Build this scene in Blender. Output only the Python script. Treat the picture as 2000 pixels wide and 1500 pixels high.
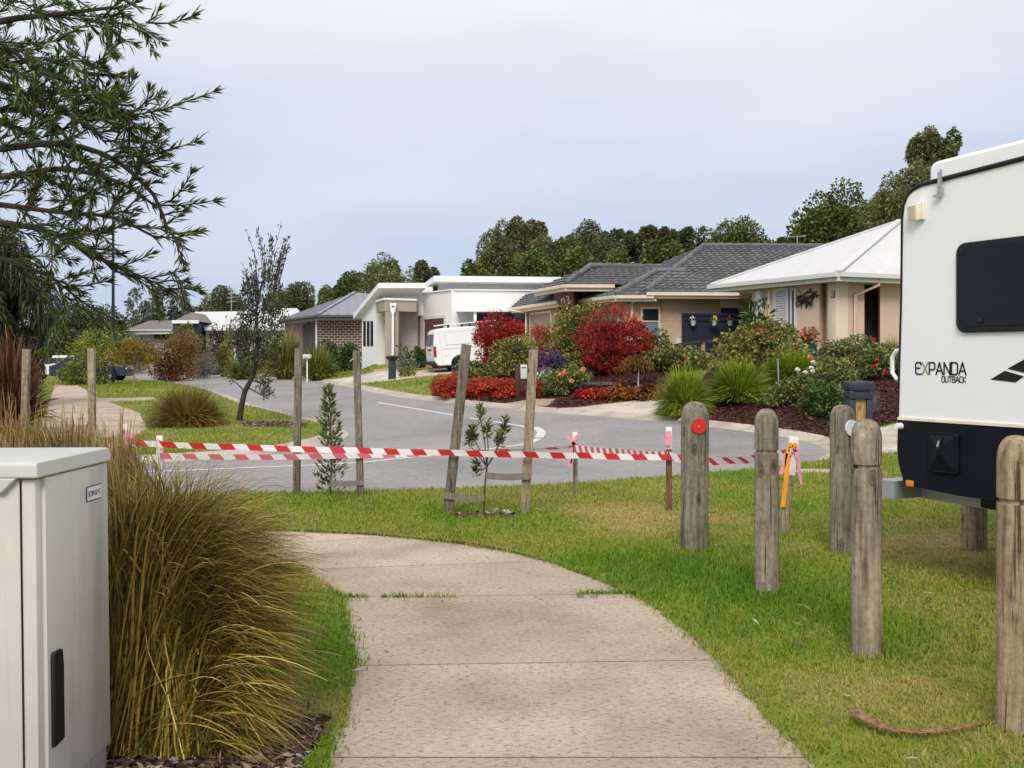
import bpy, bmesh, math, random
import numpy as np
from mathutils import Vector, Matrix
from mathutils.geometry import delaunay_2d_cdt
for o in list(bpy.data.objects): bpy.data.objects.remove(o)
SC = bpy.context.scene
COL = SC.collection
R = math.radians
# ------------------------------------------------------------------ camera, sky, sun, exposure
F, CX, HY, CAM = 2000.0, 1000.0, 704.0, 1.55      # focal length in pixels of the 2000 px wide photo, horizon row, eye height
cam = bpy.data.cameras.new('camera'); cam.sensor_width = 36; cam.lens = 36 * F / 2000
cam.shift_y = -(750 - HY) / 2000; cam.clip_start = 0.05; cam.clip_end = 4000
co = bpy.data.objects.new('camera', cam); COL.objects.link(co); co.location = (0, 0, CAM); co.rotation_euler = (R(90), 0, 0)
SC.camera = co
SUN_DIR = Vector((-0.12, -0.72, 0.70)).normalized()
elev = math.asin(SUN_DIR.z); azim = math.atan2(SUN_DIR.x, SUN_DIR.y)
sl = bpy.data.lights.new('sun', 'SUN'); sl.energy = 2.6; sl.angle = R(28); sl.color = (1.0, 0.955, 0.89)
so = bpy.data.objects.new('sun', sl); COL.objects.link(so); so.rotation_euler = SUN_DIR.to_track_quat('Z', 'Y').to_euler()
W = bpy.data.worlds.new('World'); SC.world = W; W.use_nodes = True
nt = W.node_tree; nt.nodes.clear()
def wn(t, **k):
    n = nt.nodes.new(t)
    for a, b in k.items(): setattr(n, a, b)
    return n
sky = wn('ShaderNodeTexSky', sky_type='NISHITA', sun_disc=False, sun_elevation=elev, sun_rotation=azim)
bs = wn('ShaderNodeBackground'); bs.inputs[1].default_value = 0.09; nt.links.new(sky.outputs[0], bs.inputs[0])
tc = wn('ShaderNodeTexCoord'); sep = wn('ShaderNodeSeparateXYZ'); nt.links.new(tc.outputs['Generated'], sep.inputs[0])
mp = wn('ShaderNodeMapping'); mp.inputs['Scale'].default_value = (1.2, 1.2, 5.0); nt.links.new(tc.outputs['Generated'], mp.inputs[0])
nz = wn('ShaderNodeTexNoise'); nz.inputs['Scale'].default_value = 1.7; nz.inputs['Detail'].default_value = 5; nz.inputs['Roughness'].default_value = 0.45
nt.links.new(mp.outputs[0], nz.inputs[0])
ma = wn('ShaderNodeMath', operation='MULTIPLY_ADD'); ma.inputs[1].default_value = 0.42; nt.links.new(nz.outputs[0], ma.inputs[0]); nt.links.new(sep.outputs[2], ma.inputs[2])
cr = wn('ShaderNodeValToRGB'); nt.links.new(ma.outputs[0], cr.inputs[0])
els = cr.color_ramp.elements
els[0].position = 0.17; els[0].color = (0.50, 0.615, 0.86, 1)
els[1].position = 0.63; els[1].color = (0.95, 0.955, 0.985, 1)
e = els.new(0.29); e.color = (0.57, 0.655, 0.86, 1)
e = els.new(0.43); e.color = (0.74, 0.785, 0.905, 1)
bc = wn('ShaderNodeBackground'); bc.inputs[1].default_value = 1.0; nt.links.new(cr.outputs[0], bc.inputs[0])
mx = wn('ShaderNodeMixShader'); mx.inputs[0].default_value = 0.96                    # a thin overcast over the blue
nt.links.new(bs.outputs[0], mx.inputs[1]); nt.links.new(bc.outputs[0], mx.inputs[2])
wo = wn('ShaderNodeOutputWorld'); nt.links.new(mx.outputs[0], wo.inputs[0])
SC.view_settings.view_transform = 'Standard'; SC.view_settings.look = 'None'
SC.view_settings.exposure = 0.0; SC.view_settings.gamma = 1.0
SC.cycles.max_bounces = 6; SC.cycles.transparent_max_bounces = 6; SC.cycles.caustics_reflective = False; SC.cycles.caustics_refractive = False

# ------------------------------------------------------------------ materials
def principled(name, rough=0.7, spec=0.3, metal=0.0):
    m = bpy.data.materials.new(name); m.use_nodes = True
    b = m.node_tree.nodes['Principled BSDF']
    b.inputs['Roughness'].default_value = rough; b.inputs['Specular IOR Level'].default_value = spec; b.inputs['Metallic'].default_value = metal
    return m, b, m.node_tree
def ramp(t, stops):
    n = t.nodes.new('ShaderNodeValToRGB'); el = n.color_ramp.elements
    el[0].position, el[0].color = stops[0][0], (*stops[0][1], 1)
    el[1].position, el[1].color = stops[-1][0], (*stops[-1][1], 1)
    for p, c in stops[1:-1]:
        x = el.new(p); x.color = (*c, 1)
    return n
def noise(t, scale, detail=4, rough=0.55, coord='Object', stretch=None):
    c = t.nodes.new('ShaderNodeTexCoord'); n = t.nodes.new('ShaderNodeTexNoise')
    n.inputs['Scale'].default_value = scale; n.inputs['Detail'].default_value = detail; n.inputs['Roughness'].default_value = rough
    if stretch:
        m = t.nodes.new('ShaderNodeMapping'); m.inputs['Scale'].default_value = stretch
        t.links.new(c.outputs[coord], m.inputs[0]); t.links.new(m.outputs[0], n.inputs[0])
    else: t.links.new(c.outputs[coord], n.inputs[0])
    return n
def mixc(t, a, b, fac, mode='MIX'):
    n = t.nodes.new('ShaderNodeMix'); n.data_type = 'RGBA'; n.blend_type = mode
    for sock, v in ((n.inputs[6], a), (n.inputs[7], b), (n.inputs[0], fac)):
        if hasattr(v, 'links'): t.links.new(v, sock)
        elif isinstance(v, (int, float)): sock.default_value = v
        else: sock.default_value = (*v, 1)
    return n.outputs[2]
def bump(t, b, h, strength=0.3, dist=0.02):
    n = t.nodes.new('ShaderNodeBump'); n.inputs['Strength'].default_value = strength; n.inputs['Distance'].default_value = dist
    t.links.new(h, n.inputs['Height']); t.links.new(n.outputs[0], b.inputs['Normal'])
def plain(name, c, rough=0.6, spec=0.3, metal=0.0, var=0.12, scale=3.0, bmp=0.0, bscale=60, dirt=None):
    """one colour with soft uneven wear"""
    m, b, t = principled(name, rough, spec, metal)
    n = noise(t, scale, 5)
    lo = tuple(x * (1 - var) for x in c); hi = tuple(min(1, x * (1 + var)) for x in c)
    r = ramp(t, [(0.3, lo), (0.7, hi)]); t.links.new(n.outputs[0], r.inputs[0])
    out = r.outputs[0]
    if dirt:
        n2 = noise(t, dirt[1], 6, 0.65, stretch=dirt[3] if len(dirt) > 3 else None)
        r2 = ramp(t, [(0.52, (0, 0, 0)), (0.75, (dirt[2],) * 3)]); t.links.new(n2.outputs[0], r2.inputs[0])
        out = mixc(t, out, dirt[0], r2.outputs[0])
    t.links.new(out, b.inputs['Base Color'])
    if bmp:
        n3 = noise(t, bscale, 4); bump(t, b, n3.outputs[0], bmp, 0.01)
    return m
def leafy(name, cols, trans=0.25, patch=0.8, pamt=0.35, rough=0.55, spec=0.25):
    """foliage: every leaf its own tone, plus patches"""
    m, b, t = principled(name, rough, spec)
    g = t.nodes.new('ShaderNodeNewGeometry')
    k = len(cols) - 1
    r = ramp(t, [(i / k, c) for i, c in enumerate(cols)])
    t.links.new(g.outputs['Random Per Island'], r.inputs[0])
    n = noise(t, patch, 2); r2 = ramp(t, [(0.35, (1 - pamt,) * 3), (0.65, (1 + pamt * 0.6,) * 3)]); t.links.new(n.outputs[0], r2.inputs[0])
    c = mixc(t, r.outputs[0], r2.outputs[0], 1.0, 'MULTIPLY')
    t.links.new(c, b.inputs['Base Color'])
    tr = t.nodes.new('ShaderNodeBsdfTranslucent'); t.links.new(c, tr.inputs[0])
    mx = t.nodes.new('ShaderNodeMixShader'); mx.inputs[0].default_value = trans
    t.links.new(b.outputs[0], mx.inputs[1]); t.links.new(tr.outputs[0], mx.inputs[2])
    t.links.new(mx.outputs[0], t.nodes['Material Output'].inputs[0])
    return m
def wood(name, c1, c2, c3, scale=1.0, vertical=True):
    m, b, t = principled(name, 0.85, 0.15)
    oi = t.nodes.new('ShaderNodeObjectInfo'); om = t.nodes.new('ShaderNodeMath'); om.operation = 'MULTIPLY'; om.inputs[1].default_value = 23.0; t.links.new(oi.outputs['Random'], om.inputs[0])
    oc = t.nodes.new('ShaderNodeCombineXYZ')
    for q_ in range(3): t.links.new(om.outputs[0], oc.inputs[q_])
    st = (14 * scale, 14 * scale, 1.1 * scale)
    n = noise(t, 2.2, 6, 0.65, stretch=st); n2 = noise(t, 3.0, 3, stretch=(1, 1, 0.5))
    r = ramp(t, [(0.30, c1), (0.50, c2), (0.72, c3)]); t.links.new(n.outputs[0], r.inputs[0])
    r2 = ramp(t, [(0.35, (0.72, 0.74, 0.70)), (0.65, (1.12, 1.08, 1.0))]); t.links.new(n2.outputs[0], r2.inputs[0])
    c = mixc(t, r.outputs[0], r2.outputs[0], 0.9, 'MULTIPLY')
    n4 = noise(t, 1.4, 4, 0.6, stretch=(30 * scale, 30 * scale, 0.9 * scale))       # drying cracks
    r4 = ramp(t, [(0.60, (1, 1, 1)), (0.655, (0.28, 0.25, 0.22))]); t.links.new(n4.outputs[0], r4.inputs[0])
    c = mixc(t, c, r4.outputs[0], 1.0, 'MULTIPLY')
    cd = t.nodes.new('ShaderNodeTexCoord'); mpn = t.nodes.new('ShaderNodeMapping'); mpn.inputs['Scale'].default_value = (7 * scale, 7 * scale, 3.2 * scale); t.links.new(cd.outputs['Object'], mpn.inputs[0])
    vo = t.nodes.new('ShaderNodeTexVoronoi'); vo.inputs['Scale'].default_value = 1.0; t.links.new(mpn.outputs[0], vo.inputs[0])      # knots
    r5 = ramp(t, [(0.06, (0.30, 0.24, 0.19)), (0.11, (0.75, 0.70, 0.62)), (0.15, (0.55, 0.50, 0.45)), (0.19, (1, 1, 1))]); t.links.new(vo.outputs['Distance'], r5.inputs[0]); c = mixc(t, c, r5.outputs[0], 1.0, 'MULTIPLY')
    n6 = noise(t, 26, 4, 0.75); r6 = ramp(t, [(0.30, (0.66, 0.66, 0.66)), (0.55, (1, 1, 1)), (0.75, (1.22, 1.20, 1.15))]); t.links.new(n6.outputs[0], r6.inputs[0]); c = mixc(t, c, r6.outputs[0], 1.0, 'MULTIPLY')
    for nd in t.nodes:                                   # no two posts share the same grain
        if nd.bl_idname == 'ShaderNodeMapping': t.links.new(oc.outputs[0], nd.inputs['Location'])
    t.links.new(c, b.inputs['Base Color']); bump(t, b, n.outputs[0], 0.7, 0.015)
    return m

# ------------------------------------------------------------------ photo point helpers: a place at a chosen real distance
def P(px, py, d): return Vector(((px - CX) / F * d, d, CAM + (HY - py) / F * d))
def XY(px, d): return ((px - CX) / F * d, d)
def zat(py, d): return CAM + (HY - py) / F * d

def catmull(pts, step):
    pts = [Vector((*p, 0)) if len(p) == 2 else Vector(p) for p in pts]; out = []
    for i in range(len(pts) - 1):
        p0 = pts[max(i - 1, 0)]; p1 = pts[i]; p2 = pts[i + 1]; p3 = pts[min(i + 2, len(pts) - 1)]
        n = max(1, int((p2 - p1).length / step))
        for k in range(n):
            t = k / n
            out.append(0.5 * ((2 * p1) + (p2 - p0) * t + (2 * p0 - 5 * p1 + 4 * p2 - p3) * t * t + (3 * p1 - p0 - 3 * p2 + p3) * t ** 3))
    out.append(pts[-1]); return out
def xy(vs): return np.array([(v.x, v.y) for v in vs])
OUTER = xy(catmull([(-90, 172), (-40, 112), (-25, 88), (-15.2, 68), (-10.0, 52.7), (-4.6, 35.4), (-2.3, 30.8), (0, 27.8), (3.1, 24.8), (4.54, 22.9), (5.5, 21.0), (5.75, 19.3), (5.5, 17.8), (4.9, 16.6), (2.87, 14.8), (1.34, 13.8), (0, 13.1), (-2.6, 12.5), (-8, 11.9), (-20, 11.2), (-60, 9.8)], 0.7))
INNER = xy(catmull([(-100, 168), (-50, 110), (-32, 84), (-24, 68), (-15, 49), (-8.7, 33.7), (-7.0, 30.2), (-5.5, 27.2), (-4.5, 25.2), (-3.75, 23.2), (-3.5, 21.2), (-4.0, 18.4), (-4.8, 17.2), (-5.6, 16.5), (-9, 15.9), (-20, 15.2), (-60, 13.6)], 0.7))
ROADP = np.vstack([OUTER, INNER[::-1]])
def pip(P_, poly):
    x, y = P_[:, 0], P_[:, 1]; ins = np.zeros(len(x), bool); n = len(poly); j = n - 1
    for i in range(n):
        xi, yi = poly[i]; xj, yj = poly[j]
        c = ((yi > y) != (yj > y))
        if c.any():
            with np.errstate(divide='ignore', invalid='ignore'):
                ins ^= c & (x < (xj - xi) * (y - yi) / (yj - yi + 1e-12) + xi)
        j = i
    return ins
def pdist(P_, line):
    best = np.full(len(P_), 1e9)
    for a, b in zip(line[:-1], line[1:]):
        ab = b - a; L = (ab ** 2).sum() + 1e-12
        t = np.clip(((P_ - a) @ ab) / L, 0, 1)
        q = a + t[:, None] * ab
        best = np.minimum(best, ((P_ - q) ** 2).sum(1))
    return np.sqrt(best)
def sst(a, b, x):
    t = np.clip((x - a) / (b - a), 0, 1); return t * t * (3 - 2 * t)
def heights(P_, profile=True):
    P_ = np.atleast_2d(np.asarray(P_, float))
    x, y = P_[:, 0], P_[:, 1]
    h = 0.26 * sst(17, 38, y + 0.6 * x) - 0.0
    do = pdist(P_, OUTER); di = pdist(P_, INNER); ins = pip(P_, ROADP)
    s = np.where(ins | (di < do), 0, do)
    bank = 1.40 * (1 - np.exp(-np.clip(s - 0.6, 0, None) / 6.0)) * 1.12
    r = (x + 4.5) * 0.92 + (y - 30) * 0.39
    ex = 0.30 * sst(-6, 3.5, r) * sst(19, 35, y)
    h = h + ex + np.minimum(bank, 1.42) * (1 - ex / 1.4) * sst(16.5, 23, y)
    for cx_, cy_, dz_, rr_ in ((-6.2, 50.5, 0.48, 3.6), (-2.4, 46.8, -0.22, 3.2)):
        h = h + dz_ * np.exp(-((x - cx_) ** 2 + (y - cy_) ** 2) / rr_ ** 2) * sst(0.5, 2.8, s)
    if profile:
        dd = np.where(ins, 0, np.minimum(do, di))
        h = h + np.interp(dd, [0, 0.28, 0.42], [-0.09, -0.075, 0.0]) - np.where(ins, 0.0, 0.0)
    return h
def H(x, y): return float(heights([(x, y)])[0])
def G(px, py, dmax=160):
    ds = np.concatenate([np.arange(2.5, 40, 0.1), np.arange(40, dmax, 0.25)])
    pts = np.stack([(px - CX) / F * ds, ds], 1); f = CAM + (HY - py) / F * ds - heights(pts)
    k = np.argmax(f < 0)
    if f[k] >= 0: k = len(ds) - 1
    d = ds[k]; return Vector(((px - CX) / F * d, d, float(heights([pts[k]])[0])))

# ------------------------------------------------------------------ objects
ROOT = {}
def tag(o, label=None, cat=None, group=None, kind=None):
    if label: o['label'] = label
    if cat: o['category'] = cat
    if group: o['group'] = group
    if kind: o['kind'] = kind
    return o
def empty(name, loc, label, cat, group=None, mat=None):
    o = bpy.data.objects.new(name, None); COL.objects.link(o); o.empty_display_size = 0.2
    if mat is not None: o.matrix_world = mat; ROOT[o] = None
    else: o.location = loc; ROOT[o] = Vector(loc)
    return tag(o, label, cat, group)
def link(name, me, mats, parent=None, smooth=False):
    if not isinstance(mats, (list, tuple)): mats = [mats]
    for m in mats: me.materials.append(m)
    if smooth: me.polygons.foreach_set('use_smooth', [True] * len(me.polygons))
    o = bpy.data.objects.new(name, me); COL.objects.link(o)
    if parent is not None:
        o.parent = parent; ROOT[o] = ROOT.get(parent)
    return o
def npmesh(name, V, Fq, mats, parent=None, smooth=False, attrs=None, mi=None):
    V = np.asarray(V, np.float32).reshape(-1, 3)
    if parent is not None and ROOT.get(parent) is not None: V = V - np.array(ROOT[parent], np.float32)
    me = bpy.data.meshes.new(name)
    Fq = np.asarray(Fq, np.int32); n, k = Fq.shape
    me.vertices.add(len(V)); me.vertices.foreach_set('co', V.ravel())
    me.loops.add(n * k); me.loops.foreach_set('vertex_index', Fq.ravel())
    me.polygons.add(n); me.polygons.foreach_set('loop_start', np.arange(0, n * k, k, dtype=np.int32))
    if mi is not None: me.polygons.foreach_set('material_index', np.asarray(mi, np.int32))
    for nm, a in (attrs or {}).items():
        at = me.attributes.new(nm, 'FLOAT', 'POINT'); at.data.foreach_set('value', np.asarray(a, np.float32))
    me.update(calc_edges=True); me.validate()
    return link(name, me, mats, parent, smooth)
class MB:
    def __init__(s): s.bm = bmesh.new(); s.uv = None
    def _take(s, t, mi):
        mp = {v: s.bm.verts.new(v.co) for v in t.verts}
        for f in t.faces:
            try: nf = s.bm.faces.new([mp[v] for v in f.verts]); nf.material_index = mi; nf.smooth = f.smooth
            except ValueError: pass
        t.free()
    def box(s, c, size, M=None, mi=0, bev=0.0, seg=2):
        t = bmesh.new(); bmesh.ops.create_cube(t, size=1.0)
        bmesh.ops.scale(t, vec=Vector(size), verts=t.verts)
        if bev: bmesh.ops.bevel(t, geom=t.edges[:], offset=bev, segments=seg, affect='EDGES', profile=0.5)
        if M is not None: bmesh.ops.transform(t, matrix=M, verts=t.verts)
        bmesh.ops.translate(t, vec=Vector(c), verts=t.verts); s._take(t, mi); return s
    def bar(s, a, b, w, h, mi=0, up=Vector((0, 0, 1)), bev=0.0):
        a = Vector(a); b = Vector(b); d = b - a; L = d.length; x = d.normalized()
        y = up.cross(x)
        if y.length < 1e-4: y = Vector((0, 1, 0)).cross(x)
        y.normalize(); z = x.cross(y)
        M = Matrix((x, y, z)).transposed().to_4x4()
        return s.box((a + b) / 2, (L, w, h), M, mi, bev)
    def tube(s, pts, rad, n=8, mi=0, cap=True, smooth=True):
        pts = [Vector(p) for p in pts]
        if not hasattr(rad, '__len__'): rad = [rad] * len(pts)
        rings = []; prev = None
        for i, p in enumerate(pts):
            d = (pts[min(i + 1, len(pts) - 1)] - pts[max(i - 1, 0)]).normalized()
            if prev is None:
                a = d.orthogonal().normalized()
            else:
                a = (prev - d * prev.dot(d)); a = a.normalized() if a.length > 1e-5 else d.orthogonal().normalized()
            prev = a; b = d.cross(a)
            rings.append([s.bm.verts.new(p + (a * math.cos(6.28318 * k / n) + b * math.sin(6.28318 * k / n)) * rad[i]) for k in range(n)])
        for r0, r1 in zip(rings[:-1], rings[1:]):
            for k in range(n):
                f = s.bm.faces.new((r0[k], r0[(k + 1) % n], r1[(k + 1) % n], r1[k])); f.material_index = mi; f.smooth = smooth
        if cap:
            for r in (rings[0][::-1], rings[-1]):
                f = s.bm.faces.new(r); f.material_index = mi
        return s
    def cyl(s, a, b, r0, r1=None, n=20, mi=0): return s.tube([a, b], [r0, r0 if r1 is None else r1], n, mi)
    def poly(s, pts, mi=0):
        f = s.bm.faces.new([s.bm.verts.new(Vector(p)) for p in pts]); f.material_index = mi; return f
    def prism(s, pts, vec, mi=0):
        vec = Vector(vec); a = [s.bm.verts.new(Vector(p)) for p in pts]; b = [s.bm.verts.new(Vector(p) + vec) for p in pts]; n = len(a)
        nf = [s.bm.faces.new(a[::-1]), s.bm.faces.new(b)]
        for i in range(n): nf.append(s.bm.faces.new((a[i], a[(i + 1) % n], b[(i + 1) % n], b[i])))
        for f in nf: f.material_index = mi
        bmesh.ops.recalc_face_normals(s.bm, faces=nf); return s
    def wall(s, pts, z0, z1, mi=0): return s.prism([(p[0], p[1], z0) for p in pts], (0, 0, z1 - z0), mi)
    def lathe(s, c, prof, n=20, mi=0, smooth=True):
        c = Vector(c); rings = []
        for r, z in prof:
            rings.append([s.bm.verts.new(c + Vector((r * math.cos(6.28318 * k / n), r * math.sin(6.28318 * k / n), z))) for k in range(n)])
        for r0, r1 in zip(rings[:-1], rings[1:]):
            for k in range(n):
                f = s.bm.faces.new((r0[k], r0[(k + 1) % n], r1[(k + 1) % n], r1[k])); f.material_index = mi; f.smooth = smooth
        for r, fl in ((rings[0], 1), (rings[-1], 0)):
            f = s.bm.faces.new(r[::-1] if fl else r); f.material_index = mi
        return s
    def build(s, name, mats, parent=None, local=False, bevel=0):
        if parent is not None and not local and ROOT.get(parent) is not None:
            bmesh.ops.translate(s.bm, vec=-ROOT[parent], verts=s.bm.verts)
        me = bpy.data.meshes.new(name); s.bm.to_mesh(me); s.bm.free(); me.set_sharp_from_angle(angle=R(42))
        o = link(name, me, mats, parent)
        if bevel:
            md = o.modifiers.new('bevel', 'BEVEL'); md.width = bevel; md.segments = 2; md.limit_method = 'ANGLE'
        return o
def copy_tree(o, parent=None):
    c = o.copy(); COL.objects.link(c)
    if parent is not None: c.parent = parent
    for ch in [x for x in bpy.data.objects if x.parent is o]: copy_tree(ch, c)
    return c
# ------------------------------------------------------------------ ground, road, paths
def gp(pts): return np.array([(lambda v: (v.x, v.y))(G(*p)) for p in pts])
def offs(line, d):
    t = np.gradient(line, axis=0); t /= np.linalg.norm(t, axis=1)[:, None]
    return line + np.stack([-t[:, 1], t[:, 0]], 1) * d
def smooth_loop(pts, step=0.25):
    return xy(catmull(list(pts) + [pts[0]], step))[:-1]
PATHR = [(2.1, -3), (1.45, 2.0), (1.17, 3.9), (1.09, 4.8), (1.05, 5.3), (0.97, 6.0), (0.78, 6.8), (0.54, 7.36), (0.2, 8.0), (-0.43, 8.63), (-1.13, 9.02), (-1.86, 9.25), (-2.6, 9.38), (-4, 9.45), (-7, 9.3), (-14, 8.8), (-30, 8)]
PATHL = [(-30, 6.1), (-14, 6.9), (-7, 7.4), (-4, 7.55), (-2.6, 7.75), (-1.9, 7.72), (-1.62, 7.6), (-1.4, 7.25), (-1.15, 6.75), (-1.02, 6.2), (-0.9, 5.6), (-0.78, 5.0), (-0.73, 4.6), (-0.71, 3.9), (-0.62, 2.0), (-0.3, -3)]
pr = xy(catmull(PATHR, 0.22)); pl = xy(catmull(PATHL, 0.22))
rg = np.random.default_rng(3)
pr = pr + rg.normal(0, 0.006, pr.shape); pl = pl + rg.normal(0, 0.009, pl.shape)
PATH = np.vstack([pr, pl])
# joints across the path
def joint(a, b, w=0.011):
    a = np.array(a); b = np.array(b); d = (b - a) / np.linalg.norm(b - a); n = np.array([-d[1], d[0]]) * w / 2
    return np.array([a + n, b + n, b - n, a - n])
def jl(pa, pb): return joint(xy([G(*pa)])[0], xy([G(*pb)])[0])
JOINTS = [jl((640, 1497), (1600, 1483)), jl((690, 1302), (1400, 1291)), jl((668, 1172), (1232, 1164)), jl((600, 1117), (1040, 1098)), jl((520, 1068), (760, 1050))]
def loop_px(*pts): return gp(pts)
FOOT = loop_px((108, 752), (150, 752), (190, 777), (272, 806), (288, 838), (262, 852), (150, 856), (70, 856))
STRIP = loop_px((192, 778), (300, 776), (305, 782), (205, 785))
DRIVE_D = loop_px((520, 747), (524, 735), (585, 726), (640, 718), (700, 710), (765, 703), (800, 704), (800, 711), (740, 714), (690, 721), (630, 731), (575, 741))
DRIVE_E = loop_px((600, 749), (640, 741), (700, 735), (790, 727), (850, 722), (905, 716), (960, 716), (960, 728), (868, 731), (780, 742), (690, 752))
DRIVE_F = loop_px((1078, 800), (1180, 790), (1250, 783), (1300, 776), (1345, 780), (1300, 797), (1275, 811), (1250, 817))
DRIVE_C = np.array([(6.0, 17.0), (6.35, 18.6), (6.4, 19.8), (9.5, 21.2), (14, 22.5), (20, 24), (20, 19), (14, 18), (9, 16.6)])
STEP_SLAB = np.array([(3.9, 14.2), (5.2, 14.1), (5.2, 14.55), (4.1, 14.65)])
DRY = loop_px((728, 722), (790, 716), (835, 713), (850, 719), (790, 724), (735, 731))
PEB = loop_px((985, 788), (1040, 780), (1085, 779), (1075, 792), (1040, 795))
MUL_F = np.vstack([gp([(842, 768), (905, 746), (960, 735), (1040, 722)]), [(1.2, 38.5), (4.5, 38.5), (6.0, 34)], gp([(1285, 775), (1250, 782), (1180, 789), (1085, 801), (1078, 812), (1000, 803), (930, 792), (845, 778)])])
MUL_G = np.vstack([gp([(1256, 816), (1277, 812), (1303, 798), (1348, 781)]), [(6.2, 31.5), (9.0, 29.5), (12.5, 29.5), (12.5, 22.8), (9.5, 21.3), (6.4, 19.9)], [(5.7, 19.2), (5.4, 20.9), (4.5, 22.8), (3.3, 24.6)]])
MUL_N = np.array([(-0.78, 4.45), (-0.80, 3.9), (-0.70, 2.6), (-2.6, 2.6), (-2.6, 5.4), (-1.5, 5.0), (-1.05, 4.55)])
MUL_TREE = loop_px((470, 823), (530, 822), (600, 826), (600, 836), (530, 835), (470, 833))
MUL_SAP = loop_px((885, 1003), (1010, 1003), (1005, 1011), (890, 1013))
_sk = pr[(pr[:, 0] < 0.35) & (pr[:, 0] > -3.6)]; _w = np.interp(np.linspace(0, 1, len(_sk)), [0, 0.25, 0.6, 1], [0.015, 0.10, 0.13, 0.10]) * rg.uniform(0.55, 1.25, len(_sk))
_t = np.gradient(_sk, axis=0); _t /= np.linalg.norm(_t, axis=1)[:, None]
SOIL = np.vstack([_sk, (_sk + np.stack([_t[:, 1], -_t[:, 0]], 1) * _w[:, None])[::-1]])
REG = [('road', ROADP), ('kerb', np.vstack([OUTER, offs(OUTER, 0.45)[::-1]])), ('kerb', np.vstack([INNER, offs(INNER, -0.45)[::-1]])),
       ('joint', JOINTS), ('path', PATH), ('path', FOOT), ('path', STRIP), ('driveway', DRIVE_D), ('driveway', DRIVE_E), ('driveway', DRIVE_F), ('driveway', DRIVE_C), ('path', STEP_SLAB),
       ('dry', DRY), ('pebbles', PEB), ('mulch', MUL_F), ('mulch', MUL_G), ('mulch', MUL_N), ('mulch', MUL_TREE), ('mulch', MUL_SAP), ('soil', SOIL)]
# outside is to the left or right of each kerb line? pick the side that lies outside the road
for i, (ln, sg) in ((1, (OUTER, 1)), (2, (INNER, -1))):
    o_ = offs(ln, 0.45 * sg)
    if pip(o_[len(o_) // 2:len(o_) // 2 + 1], ROADP)[0]: o_ = offs(ln, -0.45 * sg)
    REG[i] = ('kerb', np.vstack([ln, o_[::-1]]))
    REG.append(('mid', offs(ln, 0.28 * sg) if not pip(offs(ln, 0.28 * sg)[len(ln) // 2:len(ln) // 2 + 1], ROADP)[0] else offs(ln, -0.28 * sg)))
def dens(poly, step):
    out = []
    for a, b in zip(poly, np.roll(poly, -1, axis=0)):
        n = max(1, int(np.linalg.norm(b - a) / step))
        for k in range(n): out.append(a + (b - a) * k / n)
    return np.array(out)
verts = []; edges = []
def add_loop(poly, closed=True):
    b = len(verts); verts.extend([tuple(p) for p in poly]); n = len(poly)
    for k in range(n if closed else n - 1): edges.append((b + k, b + (k + 1) % n))
for nm, p in REG:
    if nm == 'joint':
        for j in p: add_loop(dens(j, 0.3))
    elif nm == 'mid': add_loop(p, False)
    elif nm == 'road': add_loop(p)
    elif nm == 'kerb': add_loop(p[len(p) // 2:], False)
    else: add_loop(dens(p, 0.9))
rg = np.random.default_rng(11)
def grid(x0, x1, y0, y1, s):
    gx, gy = np.meshgrid(np.arange(x0, x1, s), np.arange(y0, y1, s)); q = np.stack([gx.ravel(), gy.ravel()], 1)
    return q + rg.uniform(-0.3, 0.3, q.shape) * s
A = grid(-7, 6, 2, 14, 0.5); B = grid(-40, 30, -6, 66, 1.1); Cc = grid(-130, 110, -30, 200, 7); D = grid(-1500, 1500, -300, 2600, 120)
B = B[~((B[:, 0] > -7) & (B[:, 0] < 6) & (B[:, 1] > 2) & (B[:, 1] < 14))]
Cc = Cc[~((Cc[:, 0] > -41) & (Cc[:, 0] < 31) & (Cc[:, 1] > -7) & (Cc[:, 1] < 67))]
D = D[~((D[:, 0] > -130) & (D[:, 0] < 110) & (D[:, 1] > -30) & (D[:, 1] < 200))]
verts.extend([tuple(p) for p in np.vstack([A, B, Cc, D])])
V2, E2, F2, *_ = delaunay_2d_cdt([Vector(v) for v in verts], edges, [], 0, 1e-5)
V2 = np.array([(v.x, v.y) for v in V2]); F2 = np.array([f for f in F2 if len(f) == 3])
Z2 = heights(V2); V3 = np.column_stack([V2, Z2])
cen = V2[F2].mean(1)
ar = np.cross(V2[F2][:, 1] - V2[F2][:, 0], V2[F2][:, 2] - V2[F2][:, 0]); F2[ar < 0] = F2[ar < 0][:, ::-1]
cls = np.full(len(F2), 'lawn', dtype=object); done = np.zeros(len(F2), bool)
near_edge = np.minimum(pdist(cen, OUTER), pdist(cen, INNER))
for nm, p in REG:
    if nm in ('mid', 'kerb'): 
        if nm == 'mid': continue
        m = (near_edge < 0.47) & pip(cen, p)
    elif nm == 'joint':
        m = np.zeros(len(F2), bool)
        for j in p: m |= pip(cen, j)
        m &= pip(cen, PATH)
    else: m = pip(cen, p)
    m &= ~done; cls[m] = nm; done |= m

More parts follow.
